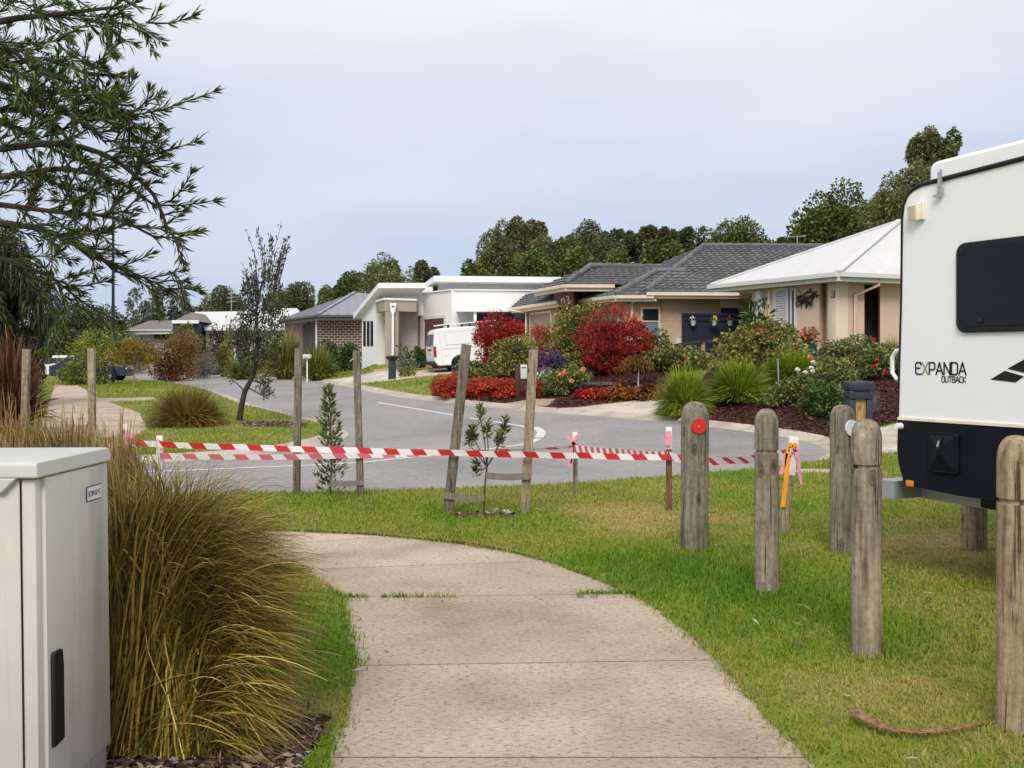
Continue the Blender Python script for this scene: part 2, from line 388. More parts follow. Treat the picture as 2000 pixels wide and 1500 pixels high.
# dryness of the turf (worn, straw coloured patches against green ones)
SPOTS = [(1190, 1000, 0.9, 1.0), (1250, 1035, 0.6, 0.9), (1850, 1075, 0.9, 1.0), (1790, 1060, 0.5, 0.8), (1330, 960, 0.8, 0.6), (1700, 1330, 0.5, 0.75), (1600, 1390, 0.45, 0.6), (1820, 1200, 0.6, 0.6),
         (1400, 1120, 0.75, -1.2), (1270, 1105, 0.6, -1.1), (1560, 1180, 0.7, -1.0), (1800, 1250, 0.5, -0.8), (1680, 1215, 0.5, -0.9), (640, 1250, 0.6, -1.1), (640, 1330, 0.5, -1.0), (1000, 1010, 0.6, -0.5), (650, 985, 0.9, -0.4), (560, 1395, 0.35, 0.9), (620, 1385, 0.2, 0.9)]
SP = [(np.array(G(a, b)[:2]), r, w) for a, b, r, w in SPOTS]
def dryness(q):
    v = np.zeros(len(q))
    for c, r, w in SP: v += w * (0.75 if w < 0 else 0.9) * np.exp(-((q - c) ** 2).sum(1) / (r * r))
    return v
def lawn_color(name, stops, leaf=False):
    m, b, t = principled(name, 0.75, 0.15)
    a = t.nodes.new('ShaderNodeAttribute'); a.attribute_name = 'dry'
    n = noise(t, 0.55, 3, 0.6); n2 = noise(t, 3.2, 4, 0.65)
    def mth(op, x, y, z=None):
        k = t.nodes.new('ShaderNodeMath'); k.operation = op
        for i, v in enumerate((x, y, z)):
            if v is None: continue
            if hasattr(v, 'links'): t.links.new(v, k.inputs[i])
            else: k.inputs[i].default_value = v
        return k.outputs[0]
    f = mth('MULTIPLY_ADD', n.outputs[0], 0.95, -0.12); f = mth('MULTIPLY_ADD', n2.outputs[0], 0.55, f)
    f = mth('MULTIPLY_ADD', a.outputs['Fac'], 0.23, f)
    if leaf:
        g = t.nodes.new('ShaderNodeNewGeometry'); f = mth('MULTIPLY_ADD', g.outputs['Random Per Island'], 0.44, f); f = mth('ADD', f, -0.22)
    else: f = mth('ADD', f, 0.06)
    f = mth('ADD', f, -0.10)
    r = ramp(t, stops); t.links.new(f, r.inputs[0]); t.links.new(r.outputs[0], b.inputs['Base Color'])
    if leaf:
        tr = t.nodes.new('ShaderNodeBsdfTranslucent'); t.links.new(r.outputs[0], tr.inputs[0])
        mx = t.nodes.new('ShaderNodeMixShader'); mx.inputs[0].default_value = 0.3
        t.links.new(b.outputs[0], mx.inputs[1]); t.links.new(tr.outputs[0], mx.inputs[2]); t.links.new(mx.outputs[0], t.nodes['Material Output'].inputs[0])
    return m
M_lawn = lawn_color('turf soil', [(0.05, (0.045, 0.115, 0.008)), (0.40, (0.10, 0.175, 0.014)), (0.62, (0.19, 0.20, 0.035)), (0.85, (0.28, 0.215, 0.08))])
M_blade = lawn_color('grass blades', [(0.05, (0.095, 0.205, 0.018)), (0.36, (0.165, 0.28, 0.024)), (0.60, (0.29, 0.31, 0.05)), (0.90, (0.50, 0.39, 0.14))], True)
def asphalt():
    m, b, t = principled('asphalt', 0.85, 0.2)
    n = noise(t, 45, 5, 0.8); n2 = noise(t, 0.35, 4); n3 = noise(t, 240, 2, 0.8)
    r = ramp(t, [(0.3, (0.180, 0.170, 0.163)), (0.5, (0.268, 0.254, 0.245)), (0.68, (0.43, 0.408, 0.395))]); t.links.new(n3.outputs[0], r.inputs[0])
    r1 = ramp(t, [(0.3, (0.75,) * 3), (0.7, (1.2,) * 3)]); t.links.new(n.outputs[0], r1.inputs[0])
    r2 = ramp(t, [(0.3, (0.80, 0.80, 0.81)), (0.5, (1, 1, 1)), (0.7, (1.12, 1.11, 1.09))]); t.links.new(n2.outputs[0], r2.inputs[0])
    c = mixc(t, r.outputs[0], r1.outputs[0], 1, 'MULTIPLY'); c = mixc(t, c, r2.outputs[0], 1, 'MULTIPLY')
    n9 = noise(t, 8, 5, 0.8); r9 = ramp(t, [(0.32, (0.80,) * 3), (0.5, (1, 1, 1)), (0.68, (1.18,) * 3)]); t.links.new(n9.outputs[0], r9.inputs[0]); c = mixc(t, c, r9.outputs[0], 1, 'MULTIPLY'); t.links.new(c, b.inputs['Base Color'])
    bump(t, b, n9.outputs[0], 0.5, 0.02); return m
def concrete(name, base, dark, fleck=0.5, scale=1.0, slab=False):
    m, b, t = principled(name, 0.85, 0.2)
    n = noise(t, 48 * scale, 4, 0.7, stretch=(0.6, 1.1, 1)); n2 = noise(t, 0.9, 6, 0.6); n3 = noise(t, 150 * scale, 3, 0.8)
    hi = tuple(min(1, x * 1.12) for x in base)
    r = ramp(t, [(0.34, dark), (0.44, tuple(x * 0.86 for x in base)), (0.56, base), (0.75, hi)]); t.links.new(n.outputs[0], r.inputs[0])
    r3 = ramp(t, [(0.3, (1 - fleck * 0.5,) * 3), (0.5, (1, 1, 1)), (0.75, (1 + fleck * 0.25,) * 3)]); t.links.new(n3.outputs[0], r3.inputs[0])
    r2 = ramp(t, [(0.30, (0.62, 0.58, 0.54)), (0.42, (0.84, 0.82, 0.80)), (0.52, (1.0, 0.99, 0.98)), (0.72, (1.16, 1.15, 1.14))]); t.links.new(n2.outputs[0], r2.inputs[0])
    c = mixc(t, r.outputs[0], r3.outputs[0], 1, 'MULTIPLY'); c = mixc(t, c, r2.outputs[0], 1, 'MULTIPLY')
    if slab:
        a_ = t.nodes.new('ShaderNodeAttribute'); a_.attribute_name = 'slab'; rs = ramp(t, [(0, (0.86, 0.85, 0.83)), (1, (1.09, 1.09, 1.09))]); t.links.new(a_.outputs['Fac'], rs.inputs[0]); c = mixc(t, c, rs.outputs[0], 1, 'MULTIPLY')
    t.links.new(c, b.inputs['Base Color'])
    bump(t, b, n.outputs[0], 0.5, 0.004); return m
M_asph = asphalt()
M_path = concrete('worn path concrete', (0.47, 0.385, 0.305), (0.20, 0.15, 0.11), 0.9, slab=True)
M_conc = concrete('driveway concrete', (0.60, 0.53, 0.46), (0.42, 0.36, 0.31), 0.3)
M_kerb = concrete('kerb concrete', (0.50, 0.44, 0.37), (0.30, 0.26, 0.22), 0.3)
def mulch_mat(name, a, b_, c_, sc=22):
    m, b, t = principled(name, 0.95, 0.1)
    n = noise(t, sc, 5, 0.75, stretch=(1, 1.0, 1)); n2 = noise(t, 0.8, 3)
    r = ramp(t, [(0.34, a), (0.52, b_), (0.70, c_)]); t.links.new(n.outputs[0], r.inputs[0]); t.links.new(r.outputs[0], b.inputs['Base Color'])
    bump(t, b, n.outputs[0], 1.0, 0.05); return m
M_joint = plain('joint dirt', (0.10, 0.08, 0.06), 0.95)
M_soil = mulch_mat('bare brown soil', (0.035, 0.022, 0.014), (0.085, 0.055, 0.035), (0.16, 0.11, 0.075), 45)
M_mulch = mulch_mat('red brown bark mulch', (0.02, 0.008, 0.006), (0.07, 0.026, 0.02), (0.16, 0.065, 0.05))
M_mulchn = mulch_mat('weathered bark mulch', (0.03, 0.02, 0.014), (0.12, 0.075, 0.05), (0.30, 0.22, 0.17), 40)
M_peb = mulch_mat('cream pebbles', (0.30, 0.22, 0.12), (0.48, 0.38, 0.24), (0.62, 0.54, 0.40), 30)
M_dry = mulch_mat('straw', (0.30, 0.2, 0.07), (0.46, 0.33, 0.12), (0.58, 0.45, 0.2), 12)
GM = {'lawn': ('ground', M_lawn), 'road': ('road', M_asph), 'kerb': ('kerb', M_kerb), 'path': ('path', M_path), 'driveway': ('driveway', M_conc),
      'mulch': ('garden_bed', M_mulch), 'soil': ('bare_soil', M_soil), 'pebbles': ('pebble_path', M_peb), 'dry': ('dry_lawn', M_dry)}
dry = dryness(V2)
nearm = pip(cen, MUL_N) | pip(cen, MUL_TREE) | pip(cen, MUL_SAP)
for key, (nm, mt) in GM.items():
    k = (cls == key) | ((cls == 'joint') if key == 'path' else False)
    f = F2[k]; ids, inv = np.unique(f, return_inverse=True)
    mats = [mt]; mi = None
    if key == 'path': mats = [mt, M_joint]; mi = (cls[k] == 'joint').astype(int)
    if key == 'mulch': mats = [mt, M_mulchn]; mi = nearm[k].astype(int)
    at_ = {'dry': dry[ids]} if key == 'lawn' else None
    if key == 'path':                                   # each poured slab has its own tone
        sl_i = np.zeros(len(ids), int)
        for j_ in JOINTS:
            ca, cb_ = (j_[0] + j_[3]) / 2, (j_[1] + j_[2]) / 2; nn_ = np.array([-(cb_ - ca)[1], (cb_ - ca)[0]]); nn_ = nn_ if nn_[1] > 0 else -nn_
            sl_i += ((V2[ids] - ca) @ nn_ > 0).astype(int)
        at_ = {'slab': np.array([0.25, 0.75, 0.45, 0.30, 0.85, 1.0])[sl_i]}
    o = npmesh(nm, V3[ids], inv.reshape(f.shape), mats, attrs=at_, mi=mi)
    o['kind'] = 'structure'
# painted centre line, 4 mm above the asphalt
def ribbon(pts, w, dz=0.004):
    c = xy(catmull(pts, 0.4)); a = offs(c, w / 2); b = offs(c, -w / 2)
    za = heights(a) + dz; zb = heights(b) + dz; n = len(c)
    V = np.vstack([np.column_stack([a, za]), np.column_stack([b, zb])])
    return V, np.array([(i, i + n, i + 1 + n, i + 1) for i in range(n - 1)])
def wpx(*pts):
    out = []
    for p in pts: v = G(*p); out.append((v.x, v.y))
    return out
M_line = plain('worn road paint', (0.62, 0.61, 0.59), 0.7, var=0.08, dirt=((0.3, 0.3, 0.3), 5, 0.8))
Vs, Fs = [], []
for pts, w in ((wpx((738, 787), (800, 797), (886, 811)), 0.13), (wpx((918, 817), (970, 825), (1022, 833)), 0.12), (wpx((1020, 833), (1046, 836), (1058, 846), (1052, 855)), 0.19),
               (wpx((1052, 857), (1035, 866), (985, 874), (920, 882), (850, 889), (770, 898), (700, 904), (600, 909), (500, 913), (378, 919), (250, 924)), 0.12)):
    V, f = ribbon(pts, w); Fs.append(f + sum(len(v) for v in Vs)); Vs.append(V)
o = npmesh('road_marking', np.vstack(Vs), np.vstack(Fs), M_line); o['kind'] = 'structure'

# open joints across the kerb every few metres
kv, kf = [], []
for ln, poly in ((OUTER, REG[1][1]), (INNER, REG[2][1])):
    L = np.concatenate([[0], np.cumsum(np.linalg.norm(np.diff(ln, axis=0), axis=1))]); t_ = np.gradient(ln, axis=0); t_ /= np.linalg.norm(t_, axis=1)[:, None]; n_ = np.stack([-t_[:, 1], t_[:, 0]], 1)
    if pip((ln + n_ * 0.2)[len(ln) // 2:len(ln) // 2 + 1], ROADP)[0]: n_ = -n_
    for s_ in np.arange(0, L[-1], 2.6):
        i_ = min(int(np.searchsorted(L, s_)), len(ln) - 1); p_, nn, tt_ = ln[i_], n_[i_], t_[i_]
        if p_[1] > 45: continue
        b_ = len(kv)
        for o_ in (0.0, 0.28, 0.42, 0.45):
            for sg in (-0.007, 0.007): q_ = p_ + nn * o_ + tt_ * sg; kv.append((q_[0], q_[1], float(heights([q_])[0]) + 0.004))
        kf += [(b_ + 2 * k, b_ + 2 * k + 1, b_ + 2 * k + 3, b_ + 2 * k + 2) for k in range(3)]
o = npmesh('kerb_joint', kv, kf, M_joint); o['kind'] = 'structure'
# ------------------------------------------------------------------ vegetation builders
def unit(v): return v / (np.linalg.norm(v, axis=-1, keepdims=True) + 1e-9)
def leafq(C, D, L, Wd, rng, droop=0.15):
    n = len(C); S = unit(np.cross(D, rng.normal(size=(n, 3)))); N = np.cross(S, D)
    L = L[:, None]; Wd = Wd[:, None]
    mid = C + D * L * 0.5 + N * L * 0.06
    V = np.stack([C, mid + S * Wd * 0.5, C + D * L - np.array([0, 0, 1.0]) * droop * L, mid - S * Wd * 0.5], 1).reshape(-1, 3)
    return V, np.arange(n * 4).reshape(n, 4)
def lobes(c, rx, ry, rz, K, n, rng, shape='ell', lr=(0.30, 0.48), inner=0.25):
    """leaf anchor points spread through K overlapping clumps inside an envelope; returns points and outward directions"""
    u = unit(rng.normal(size=(K, 3))); r = rng.uniform(0.45, 0.80, K)[:, None]
    q = u * r
    if shape == 'cone': z = rng.uniform(-0.95, 0.95, K); q[:, 2] = z; q[:, :2] = unit(q[:, :2]) * ((1 - z)[:, None] / 2 * rng.uniform(0.3, 0.9, K)[:, None])
    if shape == 'col': q[:, 2] = rng.uniform(-0.9, 0.85, K); q[:, :2] *= 0.7
    if shape == 'vase': z = rng.uniform(-0.9, 0.85, K); q[:, 2] = z; q[:, :2] = unit(q[:, :2]) * ((z + 2.5)[:, None] / 3.4 * rng.uniform(0.3, 0.85, K)[:, None])
    if shape == 'dome': q[:, 2] = np.abs(q[:, 2]) * 1.5 - 0.75
    R_ = rng.uniform(lr[0], lr[1], K)
    if shape == 'cone': R_ *= (1.25 - q[:, 2]) / 2
    w = R_ ** 2; k = rng.choice(K, n, p=w / w.sum())
    d = unit(rng.normal(size=(n, 3))); rad = np.where(rng.random(n) < inner, rng.random(n) ** 0.5, rng.uniform(0.82, 1.08, n))
    p = q[k] + d * (R_[k] * rad)[:, None]
    if K > 3 and lr[1] > 0.05:
        lo_, hi_ = np.percentile(p[:, 2], (0.4, 99.6)); p[:, 2] = (p[:, 2] - lo_) / (hi_ - lo_) * 2 - 1
        for ax_ in (0, 1): p[:, ax_] /= np.percentile(np.abs(p[:, ax_]), 98.5)
    s = np.array([rx, ry, rz])
    return np.array(c) + p * s, unit(d * s + 0.35 * p * s)
def leaf_mass(c, rx, ry, rz, K, n, ll, lw, seed, shape='ell', up=0.25, rnd=0.7, droop=0.15, lr=(0.30, 0.48), inner=0.25):
    rng = np.random.default_rng(seed); n = int(n * 1.75); lw = lw * 1.2; C, D = lobes(c, rx, ry, rz, K, n, rng, shape, lr, inner)
    D = unit(D + rng.normal(size=D.shape) * rnd + np.array([0, 0, up]))
    s = rng.uniform(0.6, 1.3, n)
    return leafq(C, D, ll * s, lw * s * rng.uniform(0.8, 1.2, n), rng, droop)
def join(parts):
    V, Fq, o = [], [], 0
    for v, f in parts: V.append(v); Fq.append(f + o); o += len(v)
    return np.vstack(V), np.vstack(Fq)
def tussock_mesh(c, reach, h, n, w, seed, segs=6, droop=0.55, r0=0.25, lean_pow=0.9, keep=None, az=None):
    """blades springing from one crown in every direction, tips on a rounded dome, arching over by `droop`"""
    rng = np.random.default_rng(seed); c = np.array(c, float)
    a = rng.uniform(0, 2 * np.pi, n) if az is None else rng.uniform(az[0], az[1], n)
    sn = rng.random(n) ** lean_pow; sn = np.clip(sn, 0.02, 1); cs = np.sqrt(1 - sn ** 2)
    k = rng.uniform(0.55, 1.0, n) ** 0.6 * rng.uniform(0.92, 1.1, n)
    dirv = np.stack([np.cos(a), np.sin(a), np.zeros(n)], 1)
    base = c + dirv * (reach * r0 * np.sqrt(rng.random(n)) * 0.8)[:, None]
    t = np.linspace(0, 1, segs + 1)[None, :]
    dr = droop * (0.35 + cs) * rng.uniform(0.5, 1.5, n)
    x = (reach * k * cs * (1 - r0 * 0.6))[:, None] * t
    z = (h * k)[:, None] * ((sn + dr)[:, None] * t - dr[:, None] * t ** 2)
    tan = np.stack([-np.sin(a), np.cos(a), np.zeros(n)], 1)
    wob = rng.normal(0, 0.10, (n, 1)) * t ** 2 * reach
    ctr = base[:, None, :] + dirv[:, None, :] * x[..., None] + tan[:, None, :] * wob[..., None]; ctr[..., 2] += z
    if keep is not None:
        g = keep(ctr.reshape(-1, 3)).reshape(n, segs + 1).all(1); ctr, tan, dirv = ctr[g], tan[g], dirv[g]; n = int(g.sum())
    tw = rng.uniform(-0.9, 0.9, n); wv = tan * np.cos(tw)[:, None] + (dirv * 0.5 + np.array([0, 0, 0.8])) * np.sin(tw)[:, None]
    hw = (w * 0.5 * rng.uniform(0.7, 1.3, n))[:, None] * (1 - t ** 2.2 * 0.9)
    L = ctr - wv[:, None, :] * hw[..., None]; Rr = ctr + wv[:, None, :] * hw[..., None]
    V = np.stack([L, Rr], 2).reshape(-1, 3)
    b = (np.arange(n) * (segs + 1) * 2)[:, None] + (np.arange(segs) * 2)[None, :]
    Fq = np.stack([b, b + 1, b + 3, b + 2], 2).reshape(-1, 4)
    return V, Fq
def fountain(c, Rr, zc, n, w, seed, segs=10, keep=None, smin=-0.62, r0=0.14, az=0.0, spread=1.35, tufts=110, every=0.15):
    """long blades rising from one crown in tufts and arching over mostly towards az; tips lie round a ball whose centre is zc up"""
    rng = np.random.default_rng(seed); c = np.array(c, float); g_ = rng.integers(0, tufts, n)
    ga = az + rng.uniform(-spread, spread, tufts); gs = rng.uniform(smin, 1.0, tufts); gk = rng.uniform(0.72, 1.06, tufts); gb = rng.uniform(0, 1, tufts) ** 0.5
    a = ga[g_] + rng.normal(0, 0.16, n); a = np.where(rng.random(n) < every, rng.uniform(0, 6.283, n), a)
    sn = np.clip(gs[g_] + rng.normal(0, 0.14, n), smin, 1.0); cs = np.sqrt(1 - sn ** 2); k = gk[g_] * rng.uniform(0.55, 1.0, n) ** 0.45 * rng.uniform(0.94, 1.1, n)
    d = np.stack([np.cos(a), np.sin(a), np.zeros(n)], 1); tan = np.stack([-np.sin(a), np.cos(a), np.zeros(n)], 1)
    ba = ga[g_] + rng.normal(0, 0.9, n); P0 = c + np.stack([np.cos(ba), np.sin(ba), np.zeros(n)], 1) * (r0 * gb[g_] * rng.uniform(0.6, 1, n))[:, None]
    P2 = c + d * (Rr * k * cs)[:, None] + np.array([0, 0, 1.0]) * (zc + Rr * k * sn)[:, None] + tan * (rng.normal(0, 0.13, n) * Rr)[:, None]
    hi = np.maximum(P2[:, 2] - c[2], zc * 0.55) + 0.22 * Rr * cs * rng.uniform(0.6, 1.3, n)
    P1 = P0 + (P2 - P0) * np.array([1, 1, 0]) * rng.uniform(0.30, 0.60, n)[:, None] + np.array([0, 0, 1.0]) * hi[:, None]
    t = np.linspace(0, 1, segs + 1)[None, :, None]
    ctr = P0[:, None] * (1 - t) ** 2 + 2 * P1[:, None] * t * (1 - t) + P2[:, None] * t ** 2
    ctr = ctr + (tan * rng.normal(0, 0.02, n)[:, None])[:, None] * np.sin(t * 6.0 + rng.uniform(0, 6, (n, 1, 1)))
    ctr[..., 2] = np.maximum(ctr[..., 2], 0.008)
    if keep is not None:
        g = keep(ctr.reshape(-1, 3)).reshape(n, segs + 1).all(1); ctr, tan, d = ctr[g], tan[g], d[g]; n = int(g.sum())
    tw = rng.uniform(-0.9, 0.9, n); wv = tan * np.cos(tw)[:, None] + (d * 0.5 + np.array([0, 0, 0.8])) * np.sin(tw)[:, None]
    hw = (w * 0.5 * rng.uniform(0.6, 1.4, n))[:, None] * (1 - t[..., 0] ** 2.2 * 0.88)
    V = np.stack([ctr - wv[:, None] * hw[..., None], ctr + wv[:, None] * hw[..., None]], 2).reshape(-1, 3)
    b = (np.arange(n) * (segs + 1) * 2)[:, None] + (np.arange(segs) * 2)[None, :]
    return V, np.stack([b, b + 1, b + 3, b + 2], 2).reshape(-1, 4)
M_bark = plain('grey brown bark', (0.13, 0.105, 0.085), 0.9, var=0.35, scale=9, bmp=0.4)
M_barkd = plain('dark bark', (0.05, 0.04, 0.034), 0.9, var=0.35, scale=9, bmp=0.4)
M_gumbark = plain('pale gum bark', (0.30, 0.26, 0.21), 0.85, var=0.3, scale=4)
M_twig = plain('twigs', (0.10, 0.07, 0.045), 0.9, var=0.3)
GREEN = {
 'euc': [(0.062, 0.078, 0.029), (0.13, 0.153, 0.051), (0.221, 0.225, 0.083), (0.336, 0.314, 0.129)],
 'eucdark': [(0.039, 0.053, 0.024), (0.082, 0.099, 0.041), (0.147, 0.16, 0.065), (0.215, 0.216, 0.093)],
 'eucblue': [(0.056, 0.077, 0.048), (0.112, 0.136, 0.088), (0.176, 0.2, 0.128), (0.256, 0.272, 0.192)],
 'pine': [(0.027, 0.044, 0.014), (0.067, 0.095, 0.024), (0.143, 0.175, 0.037), (0.267, 0.294, 0.06)],
 'bright': [(0.05, 0.077, 0.015), (0.125, 0.175, 0.025), (0.237, 0.288, 0.044), (0.375, 0.4, 0.075)],
 'lemon': [(0.06, 0.084, 0.012), (0.156, 0.192, 0.024), (0.288, 0.312, 0.042), (0.444, 0.444, 0.084)],
 'olive': [(0.07, 0.073, 0.018), (0.171, 0.17, 0.035), (0.31, 0.292, 0.059), (0.497, 0.454, 0.133)],
 'rust': [(0.069, 0.025, 0.009), (0.149, 0.063, 0.018), (0.253, 0.115, 0.029), (0.38, 0.196, 0.057)],
 'gold': [(0.084, 0.066, 0.012), (0.216, 0.156, 0.022), (0.396, 0.252, 0.036), (0.54, 0.348, 0.072)],
 'red': [(0.148, 0.015, 0.017), (0.347, 0.03, 0.029), (0.626, 0.046, 0.049), (0.696, 0.134, 0.056)],
 'redtwo': [(0.143, 0.016, 0.012), (0.372, 0.035, 0.021), (0.658, 0.064, 0.035), (0.715, 0.176, 0.047)],
 'crimson': [(0.202, 0.014, 0.021), (0.405, 0.023, 0.034), (0.607, 0.04, 0.052), (0.759, 0.081, 0.069)],
 'brownred': [(0.138, 0.024, 0.017), (0.322, 0.037, 0.034), (0.494, 0.057, 0.054), (0.54, 0.154, 0.06)],
 'orange': [(0.132, 0.039, 0.011), (0.308, 0.094, 0.02), (0.462, 0.165, 0.033), (0.55, 0.297, 0.066)],
 'deep': [(0.023, 0.051, 0.014), (0.058, 0.108, 0.025), (0.117, 0.195, 0.04), (0.215, 0.312, 0.072)],
 'rose': [(0.046, 0.07, 0.023), (0.114, 0.15, 0.038), (0.229, 0.26, 0.067), (0.416, 0.416, 0.134)],
 'salvia': [(0.04, 0.05, 0.03), (0.08, 0.08, 0.06), (0.13, 0.13, 0.09), (0.17, 0.17, 0.12)],
 'purple': [(0.098, 0.025, 0.168), (0.196, 0.042, 0.336), (0.308, 0.084, 0.504), (0.42, 0.168, 0.616)],
 'plum': [(0.035, 0.01, 0.018), (0.07, 0.016, 0.03), (0.11, 0.03, 0.045), (0.15, 0.05, 0.06)],
 'grey': [(0.1, 0.11, 0.1), (0.17, 0.18, 0.17), (0.25, 0.26, 0.24), (0.32, 0.33, 0.31)],
 'flax': [(0.057, 0.023, 0.014), (0.127, 0.048, 0.025), (0.23, 0.098, 0.046), (0.391, 0.207, 0.103)],
 'strap': [(0.058, 0.096, 0.01), (0.168, 0.253, 0.018), (0.335, 0.429, 0.031), (0.541, 0.623, 0.075)],
 'sedge': [(0.072, 0.055, 0.013), (0.182, 0.137, 0.029), (0.325, 0.227, 0.052), (0.468, 0.325, 0.111)],
 'sedgebig': [(0.048, 0.044, 0.011), (0.144, 0.128, 0.022), (0.252, 0.237, 0.036), (0.348, 0.243, 0.042), (0.48, 0.301, 0.06), (0.744, 0.589, 0.216)],
 'sedgeold': [(0.087, 0.055, 0.014), (0.217, 0.167, 0.032), (0.275, 0.254, 0.043), (0.435, 0.246, 0.058), (0.652, 0.478, 0.189)],
 'straw': [(0.168, 0.105, 0.037), (0.315, 0.2, 0.074), (0.462, 0.304, 0.137), (0.609, 0.462, 0.263)],
 'casu': [(0.018, 0.022, 0.01), (0.039, 0.047, 0.019), (0.072, 0.078, 0.034), (0.13, 0.13, 0.065)],
 'needle': [(0.029, 0.051, 0.012), (0.064, 0.105, 0.019), (0.12, 0.176, 0.031), (0.239, 0.309, 0.056)],
 'bank2': [(0.022, 0.030, 0.014), (0.05, 0.065, 0.026), (0.09, 0.11, 0.042), (0.15, 0.17, 0.07)],
 'bank': [(0.042, 0.066, 0.017), (0.102, 0.138, 0.034), (0.192, 0.228, 0.06), (0.312, 0.336, 0.12)],
}
LM = {k: leafy('foliage ' + k, v, pamt=0.4) for k, v in GREEN.items()}
def petal(name, c): return plain(name, c, 0.55, 0.2, var=0.1, scale=20)
PET = {'red': petal('red petals', (0.62, 0.035, 0.03)), 'coral': petal('coral petals', (0.75, 0.12, 0.08)), 'peach': petal('peach petals', (0.85, 0.36, 0.20)),
       'white': petal('white petals', (0.84, 0.83, 0.80)), 'cream': petal('cream petals', (0.80, 0.68, 0.58)), 'orange': petal('orange petals', (0.80, 0.30, 0.05)), 'yellow': petal('yellow petals', (0.75, 0.5, 0.05))}
def place(px, top, d, dz=0.0):
    x, y = XY(px, d); z = H(x, y); return Vector((x, y, z)), zat(top, d) - z
def stems_mb(base, n, h, spread, r, seed):
    rng = np.random.default_rng(seed); m = MB()
    for i in range(n):
        a = rng.uniform(0, 6.28); s = spread * rng.uniform(0.3, 1)
        pts = [base + Vector((math.cos(a) * s * t ** 1.3, math.sin(a) * s * t ** 1.3, h * t + rng.normal(0, 0.01))) + Vector((rng.normal(0, 0.02) * t, rng.normal(0, 0.02) * t, 0)) for t in (0, 0.33, 0.66, 1)]
        m.tube(pts, [r, r * 0.8, r * 0.55, r * 0.25], 5)
    return m
_seed = [100]
def shrub(name, label, cat, px, top, w, d, col, K=14, n=1800, ll=0.09, lw=0.045, shape='dome', depth=None, group=None, up=0.25, rnd=0.7, bloom=None, nb=0, bs=0.06, stems=True, low=0.0, lr=(0.30, 0.48), inner=0.25, droop=0.15):
    _seed[0] += 1; sd = _seed[0]
    base, h = place(px, top, d); rx = w / 2 / F * d; ry = depth or rx
    root = empty(name, base - Vector((0, 0, 0.03)), label, cat, group)
    lo = low * h; rz = (h - lo) / 2
    V, Fq = leaf_mass((base.x, base.y, base.z + lo + rz), rx, ry, rz, K, n, ll, lw, sd, shape, up, rnd, droop, lr, inner)
    if not low: V2_, F2_ = leaf_mass((base.x, base.y, base.z + h * 0.2), rx * 0.72, ry * 0.72, h * 0.24, 8, n // 4, ll, lw, sd + 7, 'ell', up, rnd, droop); V, Fq = join([(V, Fq), (V2_, F2_)])
    V[:, 2] = np.maximum(V[:, 2], base.z - 0.02)
    npmesh('foliage', V, Fq, LM[col], root)
    if stems: stems_mb(base - Vector((0, 0, 0.05)), 7, h * 0.7 + 0.05, rx * 0.6, 0.018, sd).build('stem', M_twig, root)
    if bloom:
        rng = np.random.default_rng(sd + 5); c = Vector((base.x, base.y, base.z + lo + rz))
        C, D = lobes(c, rx * 1.0, ry, rz, K, nb * 6, np.random.default_rng(sd), shape, lr, 0.0)
        k = np.where((D[:, 1] < 0.15) | (D[:, 2] > 0.35))[0][:nb]; C = C[k]; D = D[k]
        ps = []
        for q in range(9):
            dd = unit(D + rng.normal(size=D.shape) * 0.75); ps.append(leafq(C + D * 0.02, dd, np.full(len(C), bs), np.full(len(C), bs * 0.75), rng, 0.0))
        V, Fq = join(ps); npmesh('blossoms', V, Fq, PET[bloom] if bloom in PET else LM[bloom], root)
    return root
_bloom_me = {}
def blooms(root, col, pts, r):
    """each rose head its own part: overlapping petals round a centre"""
    for c in pts:
        key = (col, round(r, 3))
        if key not in _bloom_me:
            rng = np.random.default_rng(9); ps = []
            for ring, (el, k, l) in enumerate(((1.3, 4, 0.7), (0.8, 6, 0.9), (0.3, 8, 1.05), (-0.2, 8, 1.0))):
                a = np.arange(k) * 6.283 / k + ring * 0.4; D = np.stack([np.cos(a) * math.cos(el), np.sin(a) * math.cos(el), np.full(k, math.sin(el))], 1)
                ps.append(leafq(np.zeros((k, 3)), D, np.full(k, r * l), np.full(k, r * 1.0), rng, -0.05))
            V, Fq = join(ps); me = npmesh('bloom', V, Fq, PET[col], None); m_ = me.data; bpy.data.objects.remove(me); _bloom_me[key] = m_
        o = bpy.data.objects.new('bloom', _bloom_me[key]); COL.objects.link(o); o.parent = root; o.location = Vector(c) - ROOT[root]
        o.rotation_euler = (random.uniform(0.2, 1.0), 0, random.uniform(-0.7, 0.7))
def tuft(name, label, cat, px, top, w, d, col, n=900, bw=0.012, droop=0.55, group=None, segs=6, lean=0.75, r0=0.25, base=None, h=None):
    _seed[0] += 1; sd = _seed[0]
    b, hh = place(px, top, d)
    if base is not None: b = Vector(base)
    hh = h or hh; rch = w / 2 / F * d
    root = empty(name, b - Vector((0, 0, 0.03)), label, cat, group)
    V, Fq = tussock_mesh((b.x, b.y, b.z - 0.03), rch, hh * 1.0, n, bw, sd, segs, droop, r0, lean)
    npmesh('foliage', V, Fq, LM[col], root)
    return root
